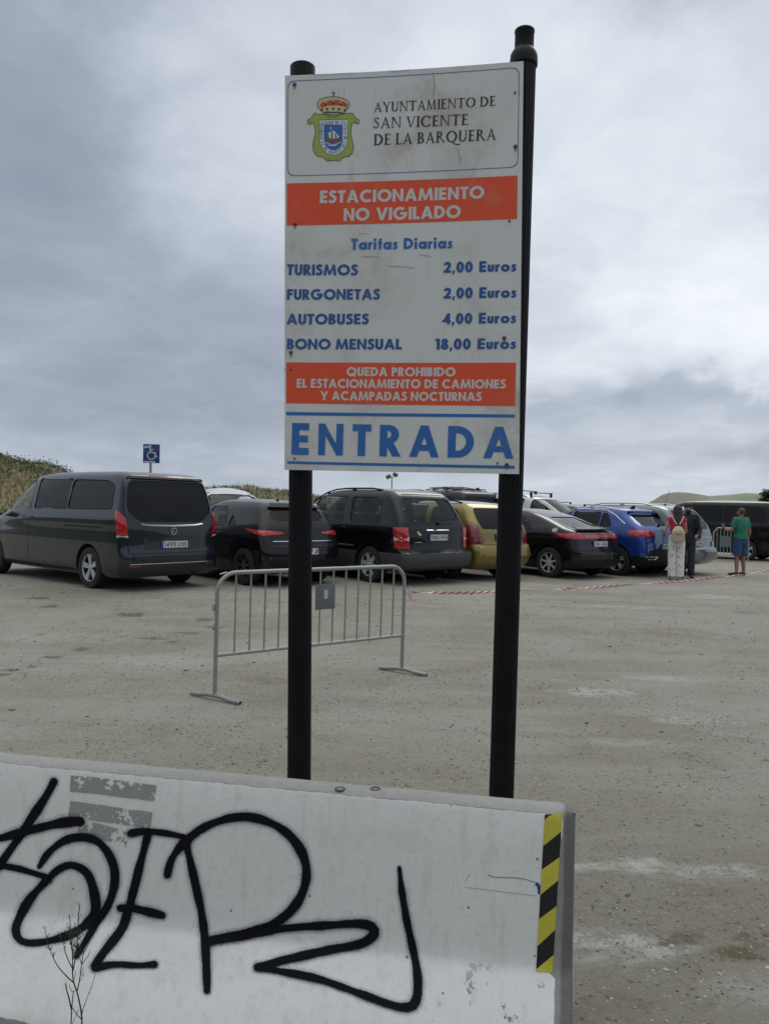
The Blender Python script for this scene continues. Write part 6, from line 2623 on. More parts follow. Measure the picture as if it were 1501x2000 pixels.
cv.strip('bumper_crease', 180, [(-.8, .52), (.8, .52)], .014, alloy_d, .004)
cv.seams([(90, [(1.22, .45), (1.36, .8), (1.34, .98)]), (90, [(2.10, .3), (2.10, .96)]), (180, [(-.62, .62), (.62, .62)])])
cv.patch('diffuser', 180, [(-.7, .26), (.7, .26), (.75, .40), (-.75, .40)], trim, .006, thick=.02)
cv.seats([(1.75, (.35, -.35)), (2.45, (.36, -.36))])
cv.mirror(3.05, .98)

# --- blue crossover
pb = paint('paint_blue', (0.012, 0.05, 0.24), .3, .28)
Tr = dict(k=1.03, L=4.23, H=1.56, R=.345, track=1.56, axle=(.80, 3.38), belt=1.06, n=5.2, rear_cut=.9, low_z=.44, low_mat=trim,
          rear=[(.24, .16), (.36, .02), (.50, .0), (.66, .02), (.84, .05), (1.0, .10), (1.10, .20), (1.28, .48), (1.42, .66), (1.47, .66), (1.51, .85), (1.55, 1.6), (1.56, 1.9)],
          front=[(.24, 4.1), (.5, 4.23), (.85, 4.1), (1.0, 3.5), (1.07, 3.2), (1.25, 2.85), (1.42, 2.5), (1.50, 2.3), (1.55, 2.05), (1.56, 1.98)],
          wid=[(.24, .84), (.40, .90), (.62, .91), (.9, .905), (1.06, .86), (1.25, .77), (1.42, .68), (1.50, .58), (1.55, .28), (1.56, .12)],
          windows=[('side', [(.98, 1.12), (1.28, 1.08), (1.28, 1.40), (1.16, 1.38)], gl_dark, .04), ('side', [(1.34, 1.08), (2.1, 1.06), (2.12, 1.42), (1.36, 1.41)], gl_dark, .04), ('side', [(2.2, 1.06), (3.05, 1.04), (2.55, 1.40), (2.22, 1.42)], gl_mid, .05),
                   ('rear', [(-.60, 1.13), (.60, 1.13), (.55, 1.38), (-.55, 1.38)], gl_dark, .05), ('front', [(-.6, 1.1), (.6, 1.1), (.52, 1.42), (-.52, 1.42)], gl_mid, .05)],
          spokes=5, twin=.16, spoke_w=.09)
tr = Car('crossover_car', 'blue crossover car with black lower bumper behind the woman with a backpack', Tr, pb, 1206, 18.4, 40, cat='car')
for sy in (1, -1):
    tr.patch('tail_light', 'LR'[sy < 0], [(.44, .94), (.60, .90), (.95, .90), (1.10, .93), (1.16, 1.0), (1.12, 1.03), (.9, 1.035), (.46, 1.02)], redl, .003, .05, thick=.012)
    tr.strip('chrome_strip', 180, [(sy * .82, .46), (sy * .40, .46), (sy * .50, .40), (sy * .76, .41)], .02, chrome, .012, thick=1)
    tr.strip('chrome_strip', 90 * sy, [(.62, 1.16), (.95, 1.36), (1.2, 1.455), (1.8, 1.475), (2.4, 1.455), (3.0, 1.2)], .035, alloy, .006, thick=1)
tr.patch('bumper_black', 180, [(-.86, .44), (.86, .44), (.80, .56), (.55, .62), (-.55, .62), (-.80, .56)], trim, .004)
tr.patch('rear_spoiler', 180, [(-.58, 1.425), (.58, 1.425), (.56, 1.455), (-.56, 1.455)], pb, .02, thick=.03)
tr.plate(0, .68, '4092 LCF')
tr.rails(1.1, 2.7, .58, alloy, .04, .013)
tr.antenna(.95, fin=True)
tr.seams([(90, [(1.25, .45), (1.31, .9), (1.30, 1.05)]), (90, [(2.16, .4), (2.16, 1.04)]), (180, [(-.7, .66), (.7, .66)])])
tr.seats([(1.5, (.35, -.35)), (2.4, (.36, -.36))])
tr.mirror(3.05, 1.05)
tr.wiper(0, -.3, 1.14, 1.16)

# --- silver minivan behind the pair
psil = paint('paint_silver', (0.14, 0.15, 0.165), .7, .34)
Sv = dict(rr=.13, tr=.025, L=5.0, H=1.72, R=.345, track=1.60, axle=(1.0, 4.0), belt=1.12, n=6.0, rear_cut=1.0,
          rear=[(.24, .16), (.34, .02), (.50, -.02), (.62, .0), (.66, .08), (.9, .12), (1.1, .17), (1.3, .29), (1.5, .45), (1.60, .58), (1.66, .85), (1.71, 1.6), (1.72, 1.9)],
          front=[(.24, 4.85), (.5, 5.0), (.8, 4.9), (1.0, 4.3), (1.1, 3.95), (1.35, 3.4), (1.55, 3.0), (1.64, 2.7), (1.71, 2.3), (1.72, 2.2)],
          wid=[(.24, .86), (.36, .93), (.62, .94), (.9, .94), (1.1, .91), (1.35, .83), (1.56, .755), (1.65, .66), (1.70, .34), (1.72, .12)],
          windows=[('side', [(.62, 1.16), (1.7, 1.13), (1.72, 1.55), (.90, 1.53), (.72, 1.42)], gl_dark, .08), ('side', [(1.8, 1.13), (2.7, 1.12), (2.72, 1.56), (1.82, 1.55)], gl_dark, .05), ('side', [(2.8, 1.12), (3.75, 1.1), (3.1, 1.55), (2.83, 1.56)], gl_mid, .05),
                   ('rear', [(-.66, 1.10), (.66, 1.10), (.70, 1.22), (.62, 1.55), (-.62, 1.55), (-.70, 1.22)], gl_dark, .10), ('front', [(-.66, 1.14), (.66, 1.14), (.56, 1.55), (-.56, 1.55)], gl_mid, .05)],
          spokes=6, spoke_w=.08)
sv = Car('minivan', 'silver minivan parked behind the bearded man, smoked rear window', Sv, psil, 1262, 19.3, 42, cat='car')
for sy in (1, -1):
    if sy > 0:
        sv.patch('tail_light', 'L', [(.80, .92), (1.08, .92), (1.12, 1.10), (.84, 1.10)], redl, .003, .05, thick=.01)
    sv.patch('bumper_light', 180, [(sy * .84, .66), (sy * .76, .66), (sy * .76, .80), (sy * .84, .80)], principled('lamp_grey', (.25, .28, .32), .2, coat=.5), .006, thick=.008)
sv.plate(.05, .76, '1028 BXL')
sv.patch('bumper_step', 180, [(-.82, .40), (.82, .40), (.82, .55), (-.82, .55)], psil, .012, thick=.03)
sv.strip('chrome_strip', 180, [(-.82, .90), (.82, .90)], .02, chrome, .006, thick=1)
c_ = sv.proj(180, 0, 1.02, .006)[0]
MB().lathe([(.05, 0), (.05, -.01), (.038, -.01), (.038, 0)], tuple(c_), 'X', 18, closed=True).tube([(c_.x - .004, c_.y - .045, c_.z), (c_.x - .008, c_.y + .045, c_.z)], .008, 6).build('emblem', chrome, sv.root)
sv.rails(1.0, 3.2, .62, alloy)
sv.wiper(0, -.45, 1.11, 1.14)
sv.antenna(1.0, .42, 0, .3)
sv.seams([(180, [(-.70, .62), (-.74, 1.1)]), (180, [(.70, .62), (.74, 1.1)]), (90, [(1.75, .4), (1.75, 1.6)])])

# --- black van far right
pbv = paint('paint_van_black', (0.005, 0.0055, 0.008), .3, .28)
V2 = dict(V)
V2.update(windows=[('side', [(.42, 1.24), (1.78, 1.23), (1.80, 1.74), (.72, 1.71), (.50, 1.64)], gl_dark, .09), ('side', [(1.83, 1.23), (2.98, 1.22), (3.04, 1.755), (1.85, 1.745)], gl_dark, .03),
                   ('side', [(3.18, 1.22), (4.18, 1.16), (4.05, 1.32), (3.62, 1.66), (3.42, 1.74), (3.22, 1.75)], gl_dark, .05),
                   ('rear', [(-.72, 1.16), (.72, 1.16), (.76, 1.30), (.70, 1.70), (-.70, 1.70), (-.76, 1.30)], gl_dark, .08)])
v2 = Car('black_van', 'black van with red tail light parked beyond the man in green', V2, pbv, 1456, 25.8, 48, cat='van', detail=1)
for sy in (1, -1):
    v2.patch('tail_light', 'LR'[sy < 0], [(.80, .87), (1.04, .87), (1.10, 1.22), (1.04, 1.28), (.84, 1.15)], redl, .003, .06, thick=.012)
v2.plate(0, 1.0, '')
v2.strip('chrome_strip', 180, [(-.6, .64), (.6, .64)], .02, chrome, .006, thick=1)
v2.patch('plate_recess', 180, [(-.55, .45), (.55, .45), (.55, .56), (-.55, .56)], trim, .004, thick=.02)

# --- white van, nose to the right
pw = paint('paint_white', (0.56, 0.57, 0.58), .0, .35)
Wv = dict(L=4.9, H=1.96, R=.34, track=1.64, axle=(.95, 3.95), belt=1.28, n=7.0, near=-1, ref='front',
          rear=[(.24, .1), (.4, .0), (1.0, .03), (1.6, .12), (1.85, .25), (1.93, .7), (1.955, 1.2), (1.96, 1.5)],
          front=[(.24, 4.8), (.45, 4.9), (.8, 4.85), (1.05, 4.6), (1.2, 4.25), (1.5, 3.75), (1.78, 3.30), (1.88, 3.0), (1.93, 2.6), (1.955, 2.2), (1.96, 2.0)],
          wid=[(.24, .88), (.4, .94), (.9, .95), (1.25, .92), (1.6, .84), (1.8, .76), (1.9, .62), (1.95, .3), (1.96, .12)],
          windows=[('side', [(3.08, 1.30), (3.92, 1.30), (3.62, 1.60), (3.40, 1.76), (3.10, 1.77)], gl_dark, .06), ('side', [(1.6, 1.30), (2.85, 1.30), (2.87, 1.77), (1.6, 1.77)], gl_dark, .05),
                   ('front', [(-.74, 1.30), (.74, 1.30), (.66, 1.77), (-.66, 1.77)], gl_dark, .08), ('rear', [(-.7, 1.25), (.7, 1.25), (.7, 1.7), (-.7, 1.7)], gl_dark, .08)], spokes=5)
wv = Car('white_van', 'white van facing right behind the black five-door car', Wv, pw, 1088, 21.5, 232, cat='van')
wv.mirror(3.98, 1.30, pw)
wv.seats([(3.1, (.42, -.42))])
wv.bars([2.5, 3.0], .62, trim, .07)
wv.rails(1.2, 2.9, .66, alloy)

# --- dark car with roof bars behind the blue one
D1 = dict(Sv)
D1.update(H=1.72, near=-1, ref='front')
pd = paint('paint_dark_plum', (0.022, 0.017, 0.022), .3, .3)
dv = Car('dark_minivan', 'dark minivan with roof bars behind the blue crossover', D1, pd, 1205, 26.5, 232, cat='car')
dv.bars([1.6, 2.7], .62, trim, .07)
dv.seats([(2.6, (.4, -.4))])

# --- open-backed black van with clutter on the roof, behind the estate
D2 = dict(V)
D2.update(H=1.91, windows=[('side', [(1.83, 1.23), (2.98, 1.22), (3.04, 1.755), (1.85, 1.745)], gl_dark, .03), ('side', [(.42, 1.24), (1.78, 1.23), (1.80, 1.74), (.72, 1.71), (.50, 1.64)], gl_dark, .09),
                           ('rear', [(-.70, 1.10), (.70, 1.10), (.78, 1.30), (.70, 1.72), (-.70, 1.72), (-.78, 1.30)], gl_mid, .10)])
pr = paint('paint_maroon', (0.055, 0.008, 0.014), .3, .3)
ov = Car('dark_van', 'dark van with folded racks on its roof behind the yellow-green estate', D2, pbv, 860, 22.5, 40, cat='van')
rk = MB()
rq = random.Random(4)
for k in range(9):
    x = .85 + .12 * k
    rk.tube([(x, -.62 + rq.uniform(0, .1), 1.96 + rq.uniform(0, .05)), (x + rq.uniform(-.2, .2), 0, 2.0 + rq.uniform(0, .08)), (x + .1, .6, 1.97 + rq.uniform(0, .07))], .014, 6)
for y in (-.5, -.1, .3, .55):
    rk.tube([(.6, y, 1.99), (1.3, y + .05, 2.03), (2.0, y, 1.97)], .016, 6)
for k in range(7):
    rk.box((.75 + rq.uniform(0, 1.1), rq.uniform(-.5, .6), 2.02 + rq.uniform(0, .04)), (.16, .10, .06), rq.uniform(0, 3), bev=.015)
rack = rk.build('roof_rack', [principled('rack_grey', (.13, .13, .15), .5, .4)], ov.root)
rk = MB()
rk.box((1.35, -.35, 1.935), (1.3, .7, .05), bev=.02)
rk.build('roof_box', pr, ov.root, label='flat maroon roof panel')

# --- white car beyond the hatchback
D3 = dict(Pg)
D3.update(k=1.12, H=1.62, near=-1, ref='front', rear=[(z * 1.065, x) for z, x in Pg['rear']], front=[(z * 1.065, x) for z, x in Pg['front']], wid=[(z * 1.065, x) for z, x in Pg['wid']],
          windows=[(k, [(a, b_ * 1.065) for a, b_ in p], gl_clear if k == 'front' else gl_mid, r__) for k, p, g__, r__ in Pg['windows']])
wc = Car('white_car', 'white car with black roof rails beyond the black hatchback', D3, pw, 405, 17.8, 205, cat='car')
wc.rails(.9, 2.4, .56, trim, .05)
wc.seats([(2.3, (.38, -.38))])
# --- dark roof beyond the people carrier
D4 = dict(V)
D4.update(windows=D2['windows'][:2])
dr = Car('dark_van', 'black van whose flat roof shows just behind the people carrier', D4, pbv, 770, 28.0, 60, cat='van', detail=1)

# ------------------------------------------------------------------ people
skin_m = principled('skin', (0.42, 0.235, 0.165), .55, nscale=12, namt=.12)
skin_t = principled('skin_tanned', (0.33, 0.165, 0.11), .55, nscale=12, namt=.12)


def skin_mesh(name, V_, E_, Rr, mat, parent, root=0, lev=2, label=None):
    me = bpy.data.meshes.new(name)
    me.from_pydata([tuple(v_) for v_ in V_], E_, [])
    ob = bpy.data.objects.new(name, me)
    COL.objects.link(ob)
    md = ob.modifiers.new('s', 'SKIN')
    md.use_smooth_shade = True
    sv_ = me.skin_vertices[0].data
    for i, r_ in enumerate(Rr):
        sv_[i].radius = r_ if hasattr(r_, '__len__') else (r_, r_)
        sv_[i].use_root = (i == root)
    m2 = ob.modifiers.new('u', 'SUBSURF')
    m2.levels = m2.render_levels = lev
    nm = bpy.data.meshes.new_from_object(ob.evaluated_get(bpy.context.evaluated_depsgraph_get()))
    bpy.data.objects.remove(ob)
    bpy.data.meshes.remove(me)
    nm.name = name
    nm.materials.clear()
    nm.materials.append(mat)
    return finish(nm, name, parent, True, 80, label=label, fixn=False)


def chain(V_, E_, Rr, pts, start=None):
    prev = start
    for p, r_ in pts:
        V_.append(Vector(p))
        Rr.append(r_)
        if prev is not None:
            E_.append((prev, len(V_) - 1))
        prev = len(V_) - 1
    return prev


def person_body(root, J, mat, bulk=1.0, sh=.17, hip=.095):
    """J: joints; x right, y forward, z up. One continuous skinned figure with hands and feet."""
    V_, E_, Rr = [], [], []
    p = chain(V_, E_, Rr, [(J['pelvis'], (.105 * bulk, .085 * bulk))])
    wst = chain(V_, E_, Rr, [(J['waist'], (.095 * bulk, .075 * bulk))], 0)
    ch_ = chain(V_, E_, Rr, [(J['chest'], (.115 * bulk, .08 * bulk))], wst)
    nk = chain(V_, E_, Rr, [(J['neck'], .052), (J['neck'] + (J['head'] - J['neck']) * .35, .052), (J['head'] - Vector((0, 0, .02)), .078), (J['head'] + Vector((0, -.006, .045)), (.082, .092)), (J['head'] + Vector((0, -.008, .10)), (.055, .065))], ch_)
    for sd in ('l', 'r'):
        a, e, w_, h_ = J[sd + 'sh'], J[sd + 'el'], J[sd + 'wr'], J[sd + 'ha']
        chain(V_, E_, Rr, [(a, .046 * bulk), (a.lerp(e, .5), .042 * bulk), (e, .040 * bulk), (e.lerp(w_, .5), .036), (w_, .027)], ch_)
        wi = len(V_) - 1
        d = (h_ - w_).normalized()
        s_ = d.cross(Vector((0, 1, 0)) if abs(d.y) < .8 else Vector((1, 0, 0))).normalized()
        palm = chain(V_, E_, Rr, [(w_ + d * .05, (.030, .018))], wi)
        for k in range(4):
            off = s_ * (.021 - .014 * k)
            L_ = (.085, .095, .09, .075)[k]
            chain(V_, E_, Rr, [(w_ + d * .095 + off, .0105), (w_ + d * (.095 + L_ * .5) + off * 1.1, .0095), (w_ + d * (.09 + L_ * .85) + off * 1.1 + d.cross(s_) * .02, .008)], palm)
        chain(V_, E_, Rr, [(w_ + d * .05 + s_ * .035, .012), (w_ + d * .085 + s_ * .055, .010)], palm)
        hp, kn_, an, to = J[sd + 'hp'], J[sd + 'kn'], J[sd + 'an'], J[sd + 'to']
        chain(V_, E_, Rr, [(hp, .075 * bulk), (hp.lerp(kn_, .5), .070 * bulk), (kn_, .056), (kn_.lerp(an, .35), .056), (an, .038), (an.lerp(to, .4) + Vector((0, 0, -.03)), .036), (to, .028)], 0)
    return skin_mesh('body', V_, E_, Rr, mat, root)


def std_joints(H, stance=.10, hipw=.09, shw=.185):
    J = {}
    J['pelvis'] = Vector((0, 0, H * .53))
    J['waist'] = Vector((0, 0, H * .61))
    J['chest'] = Vector((0, .0, H * .735))
    J['neck'] = Vector((0, -.005, H * .83))
    J['head'] = Vector((0, .012, H * .90))
    for sd, s_ in (('l', -1), ('r', 1)):
        J[sd + 'sh'] = Vector((s_ * shw, 0, H * .81))
        J[sd + 'el'] = Vector((s_ * (shw + .04), -.02, H * .63))
        J[sd + 'wr'] = Vector((s_ * (shw + .05), .03, H * .485))
        J[sd + 'ha'] = Vector((s_ * (shw + .05), .06, H * .40))
        J[sd + 'hp'] = Vector((s_ * hipw, 0, H * .50))
        J[sd + 'kn'] = Vector((s_ * (hipw + stance) / 2 * 1.0, .01, H * .28))
        J[sd + 'an'] = Vector((s_ * stance, -.01, H * .05))
        J[sd + 'to'] = Vector((s_ * (stance + .02), .17, .035))
    return J


def loft(mb, rings, n=18, wr=0.0, seed=0.0):
    """rings: (centre, rx, ry) horizontal ellipses, closed at both ends; wr = wrinkle depth"""
    vs, fs = [], []
    for c_, rx, ry in rings:
        c_ = Vector(c_)
        for k in range(n):
            a = 2 * math.pi * k / n
            p = c_ + Vector((rx * math.cos(a), ry * math.sin(a), 0))
            if wr:
                q = noise.noise(Vector((p.x * 9 + seed, p.y * 9, p.z * 13))) + .5 * noise.noise(Vector((p.x * 20 + seed, p.y * 20, p.z * 30)))
                p += (p - c_).normalized() * wr * q if (p - c_).length > 0 else Vector()
            vs.append(p)
    for i in range(len(rings) - 1):
        for k in range(n):
            fs.append((i * n + k, i * n + (k + 1) % n, (i + 1) * n + (k + 1) % n, (i + 1) * n + k))
    fs.append(tuple(range(n - 1, -1, -1)))
    fs.append(tuple((len(rings) - 1) * n + k for k in range(n)))
    return mb.add(vs, fs)


def ellipsoid(mb, c, r, n=18, m=12, wr=0.0):
    rings = []
    for j in range(m + 1):
        a = -math.pi / 2 + math.pi * j / m
        rings.append((Vector(c) + Vector((0, 0, r[2] * math.sin(a))), max(.001, r[0] * math.cos(a)), max(.001, r[1] * math.cos(a))))
    return loft(mb, rings, n, wr)


def dense(pts, k=5):
    """(p, r) list, refined"""
    out = []
    for i in range(len(pts) - 1):
        for j in range(k):
            u = j / k
            us = u * u * (3 - 2 * u)
            out.append((Vector(pts[i][0]).lerp(Vector(pts[i + 1][0]), u), pts[i][1] + (pts[i + 1][1] - pts[i][1]) * us))
    out.append((Vector(pts[-1][0]), pts[-1][1]))
    return out


def ctube(mb, pts, n=16, wr=.006, seed=0.0):
    q = dense(pts)
    s0 = len(mb.v)
    mb.tube([p for p, r_ in q], 1, n, rr=[r_ for p, r_ in q])
    for i in range(s0, len(mb.v)):
        v_ = Vector(mb.v[i])
        c_ = q[min(len(q) - 1, (i - s0) // n)][0]
        d = v_ - c_
        if d.length > 0:
            f_ = noise.noise(Vector((v_.x * 10 + seed, v_.y * 10, v_.z * 16))) + .6 * noise.noise(Vector((v_.x * 6, v_.y * 6 + seed, v_.z * 34)))
            mb.v[i] = tuple(v_ + d.normalized() * wr * f_)
    return mb


def refine(rings, k=4):
    out = []
    for i in range(len(rings) - 1):
        a, b_ = rings[i], rings[i + 1]
        for j in range(k):
            u = j / k
            out.append((Vector(a[0]).lerp(Vector(b_[0]), u), a[1] + (b_[1] - a[1]) * u, a[2] + (b_[2] - a[2]) * u))
    out.append(rings[-1])
    return out


def trousers(root, J, mat, top, bottom, r_hip, r_knee, r_cuff, name='trousers', label=None):
    mb = MB()
    pz_ = J['pelvis'].z
    w_ = abs(J['lhp'].x) + r_hip * .98
    loft(mb, refine([((0, 0, pz_ - .13), w_ * .80, r_hip * 1.12), ((0, 0, pz_ - .05), w_ * .99, r_hip * 1.22), ((0, 0, pz_ + .03), w_ * .98, r_hip * 1.18), ((0, 0, top), w_ * .84, r_hip * 1.05)], 3), 22, .006)
    for sd in ('l', 'r'):
        hp, kn_, an = J[sd + 'hp'], J[sd + 'kn'], J[sd + 'an']
        full = [(hp + Vector((0, 0, .02)), r_hip), (hp.lerp(kn_, .5), (r_hip + r_knee) / 2), (kn_, r_knee), (kn_.lerp(an, .5), (r_knee + r_cuff) / 2), (an + Vector((0, 0, -.005)), r_cuff)]
        pts = []
        for i in range(len(full)):
            p, r_ = full[i]
            if p.z > bottom:
                pts.append((p, r_))
            else:
                q0 = full[i - 1][0]
                t_ = (q0.z - bottom) / (q0.z - p.z)
                pts.append((q0.lerp(p, t_), full[i - 1][1]))
                break
        ctube(mb, pts, 16, .009, 3.0 if sd == 'l' else 8.0)
    return mb.build(name, mat, root, angle=80, label=label)


def shirt(root, J, mat, hem, bulk, sleeve, r_arm=.062, name='shirt', label=None):
    mb = MB()
    sw = abs(J['lsh'].x)
    zs_, zn = J['lsh'].z, J['neck'].z
    loft(mb, refine([((0, 0, hem), .172 * bulk, .130 * bulk), ((0, 0, hem + .06), .170 * bulk, .130 * bulk), (J['waist'], .155 * bulk, .120 * bulk), (J['chest'] + Vector((0, 0, -.03)), .182 * bulk, .132 * bulk),
                     ((0, -.005, zs_ - .03), (sw + .012), .108 * bulk), ((0, -.008, zs_ + .02), sw * .93, .092 * bulk), ((0, -.008, zs_ + .052), sw * .62, .078 * bulk), ((0, -.005, zn + .012), .062, .062)], 3), 26, .008, 2.0)
    for sd in ('l', 'r'):
        a, e, w_ = J[sd + 'sh'], J[sd + 'el'], J[sd + 'wr']
        a = Vector((a.x * .97, a.y, a.z - .012))
        pts = [(Vector((a.x * .6, a.y, a.z - .02)), r_arm * .8), (a, r_arm + .003)]
        if sleeve <= 1:
            pts += [(a.lerp(e, sleeve * .5), r_arm + .002), (a.lerp(e, sleeve), r_arm)]
        else:
            pts += [(a.lerp(e, .5), r_arm), (e, r_arm * .92), (e.lerp(w_, min(1, sleeve - 1)), r_arm * .72)]
        ctube(mb, pts, 14, .006, 5.0)
    return mb.build(name, mat, root, angle=80, label=label)


def shoes(root, J, mat, L_=.26, sole=None):
    for sd in ('l', 'r'):
        an, to = J[sd + 'an'], J[sd + 'to']
        d = Vector((to.x - an.x, to.y - an.y, 0)).normalized()
        a = Vector((an.x, an.y, .045)) - d * .06
        V_ = [a, a + d * .08 + Vector((0, 0, .012)), a + d * .18, a + d * .27 + Vector((0, 0, -.012))]
        skin_mesh('shoe', V_, [(0, 1), (1, 2), (2, 3)], [(.042, .042), (.044, .046), (.046, .036), (.040, .026)], mat, root)


def at_px(px, Z):
    p = P(px, 1100, Z)
    return Vector((p.x, p.y, G(p.x, p.y)))


# woman with a cream backpack, seen from behind
pos = at_px(1319, 17.6)
wom = thing('person', 'woman with long brown hair, magenta top, patterned white trousers and cream backpack', 'person', tuple(pos), R(-12))
J = std_joints(1.69, .085, .085, .160)
J['lel'] = Vector((-.26, -.03, 1.06))
J['lwr'] = Vector((-.24, .17, 1.02))
J['lha'] = Vector((-.20, .26, 1.02))
J['rel'] = Vector((.20, .05, 1.06))
J['rwr'] = Vector((.12, .25, 1.10))
J['rha'] = Vector((.10, .34, 1.14))
J['head'] = Vector((.012, .02, 1.53))
person_body(wom, J, skin_m, .86)
top_m = principled('magenta_cloth', (0.50, 0.014, 0.085), .8, nscale=8, namt=.2, bump=.004, bscale=14)
shirt(wom, J, top_m, .96, .84, .12, .058, 'top')
pat = bpy.data.materials.new('printed_trousers')
pat.use_nodes = True
t = NT(pat.node_tree)
b = pat.node_tree.nodes['Principled BSDF']
tc = t.n('ShaderNodeTexCoord').outputs['Object']
mp = t.n('ShaderNodeMapping', inp={'Vector': tc, 'Scale': (1.0, .35, 1.5)})
v = t.n('ShaderNodeTexVoronoi', inp={'Vector': mp.outputs[0], 'Scale': 13.0, 'Randomness': .8})
t.link(t.mix(t.ramp(t.m('ADD', v.outputs['Distance'], t.m('MULTIPLY', t.noise(tc, 40, 3, .6), .12)), .30, .24), (0.74, 0.72, 0.69), (0.05, 0.05, 0.07)), b.inputs['Base Color'])
b.inputs['Roughness'].default_value = .85
t.link(t.n('ShaderNodeBump', inp={'Strength': 1.0, 'Distance': .012, 'Height': t.noise(tc, 9, 4, .6)}).outputs[0], b.inputs['Normal'])
trousers(wom, J, pat, 1.0, .055, .098, .092, .088)
shoes(wom, J, principled('sneaker_white', (.55, .53, .50), .7))
hair_m = principled('hair_brown', (0.042, 0.020, 0.012), .6, nscale=25, namt=.5, bump=.006, bscale=60)
hd = J['head']
mb = MB()
ellipsoid(mb, hd + Vector((0, -.014, .045)), (.096, .108, .105), wr=.004)
loft(mb, refine([(hd + Vector((0, -.03, .06)), .085, .080), (hd + Vector((0, -.045, -.01)), .098, .078), (hd + Vector((.002, -.07, -.10)), .092, .058), (hd + Vector((.006, -.10, -.20)), .082, .042), (hd + Vector((.012, -.125, -.31)), .066, .030), (hd + Vector((.018, -.13, -.40)), .040, .018), (hd + Vector((.02, -.13, -.44)), .012, .008)], 4), 20, .010)
mb.build('hair', hair_m, wom, angle=80)
# backpack: a thing of its own, carried
bag_m = principled('cream_leather', (0.46, 0.40, 0.29), .6, nscale=10, namt=.15, bump=.004, bscale=18)
bag = thing('backpack', 'small cream backpack on the back of the woman in white trousers', 'backpack', tuple(pos), R(-12))
skin_mesh('pouch', [Vector((0, -.215, .86)), Vector((0, -.235, .98)), Vector((0, -.22, 1.10)), Vector((0, -.19, 1.22))], [(0, 1), (1, 2), (2, 3)], [(.135, .065), (.155, .085), (.135, .07), (.07, .035)], bag_m, bag, root=1)
for sx_ in (-1, 1):
    MB().tube([(sx_ * .03, -.17, 1.24), (sx_ * .07, -.145, 1.31), (sx_ * .115, -.09, 1.395), (sx_ * .12, .0, 1.415), (sx_ * .11, .10, 1.36), (sx_ * .12, .13, 1.2), (sx_ * .15, .05, 1.0), (sx_ * .13, -.13, .93)], .016, 8).build('strap', bag_m, bag)
MB().box((0, -.305, 1.03), (.15, .012, .010), bev=.004).build('zip', trim, bag)
# folded pale jacket over her left arm
dj = bpy.data.materials.new('denim_pale')
jk_m = principled('pale_denim', (0.16, 0.23, 0.32), .85, nscale=7, namt=.3, bump=.012, bscale=10)
jk = MB()
vs, fs = [], []
NXJ, NYJ = 14, 16
for j in range(NYJ + 1):
    u = j / NYJ
    for i in range(NXJ + 1):
        w_ = i / NXJ
        ang = w_ * math.pi
        fold = .022 * math.sin(w_ * 15 + u * 4) + .012 * math.sin(u * 21 + w_ * 7)
        dpt = (.10 + .05 * math.sin(u * math.pi)) * (1 - .2 * w_)
        x = -.30 - .05 * u + (.085 + fold) * math.cos(ang) - .03 * math.sin(u * 3)
        z = 1.10 - u * .42 * (0.85 + .15 * math.cos(w_ * 9)) + .05 * math.sin(ang) * (1 - u)
        y = .10 - .10 * math.sin(ang) * (1 + .4 * u) + fold * .6 + .08 * (w_ - .5)
        vs.append((x, y, z))
for j in range(NYJ):
    for i in range(NXJ):
        k = j * (NXJ + 1) + i
        fs.append((k, k + 1, k + NXJ + 2, k + NXJ + 1))
n0 = len(vs)
vs += [(x, y + .03, z) for x, y, z in vs]
fs += [tuple(reversed([i + n0 for i in f])) for f in fs]
for j in range(NYJ):
    for i in (0, NXJ):
        k = j * (NXJ + 1) + i
        fs.append((k, k + NXJ + 1, n0 + k + NXJ + 1, n0 + k))
for i in range(NXJ):
    for j in (0, NYJ):
        k = j * (NXJ + 1) + i
        fs.append((k, k + 1, n0 + k + 1, n0 + k))
jck = jk.add(vs, fs).build('jacket', jk_m, None, angle=70, loc=pos)
jck.rotation_euler = (0, 0, R(-12))
tag(jck, 'pale blue jacket draped over the left arm of the woman in magenta', 'jacket')

# bearded man in dark clothes facing her
pos = at_px(1340, 18.1)
man = thing('person', 'bearded man in dark clothes with a black backpack, facing the woman', 'person', tuple(pos), R(163))
J = std_joints(1.77, .095, .09, .19)
J['lel'] = Vector((-.25, .0, 1.09))
J['lwr'] = Vector((-.20, .18, .99))
J['lha'] = Vector((-.16, .26, .98))
person_body(man, J, skin_m, 1.0)
navy = principled('navy_cloth', (0.016, 0.019, 0.030), .85, nscale=8, namt=.3, bump=.006, bscale=12)
char = principled('charcoal_cloth', (0.026, 0.026, 0.030), .85, nscale=8, namt=.3, bump=.008, bscale=10)
shirt(man, J, navy, .93, 1.03, 1.95, .060, 'jacket_top')
trousers(man, J, char, 1.0, .05, .098, .084, .076)
shoes(man, J, principled('shoe_black', (.02, .02, .02), .6))
hd = J['head']
dkh = principled('hair_black', (0.012, 0.009, 0.008), .6, bump=.004, bscale=80)
ellipsoid(MB(), hd + Vector((0, -.020, .062)), (.088, .098, .092), wr=.005).build('hair', dkh, man, angle=80)
mb = ellipsoid(MB(), hd + Vector((0, .036, -.060)), (.066, .062, .058), wr=.005)
ellipsoid(mb, hd + Vector((0, .050, -.100)), (.045, .042, .040), wr=.004)
mb.build('beard', dkh, man, angle=80)
mb = MB()
mb.tube([hd + Vector((0, .085, .03)), hd + Vector((0, .112, -.005)), hd + Vector((0, .098, -.018))], .012, 8, rr=[.008, .014, .012])
mb.build('nose', skin_m, man)
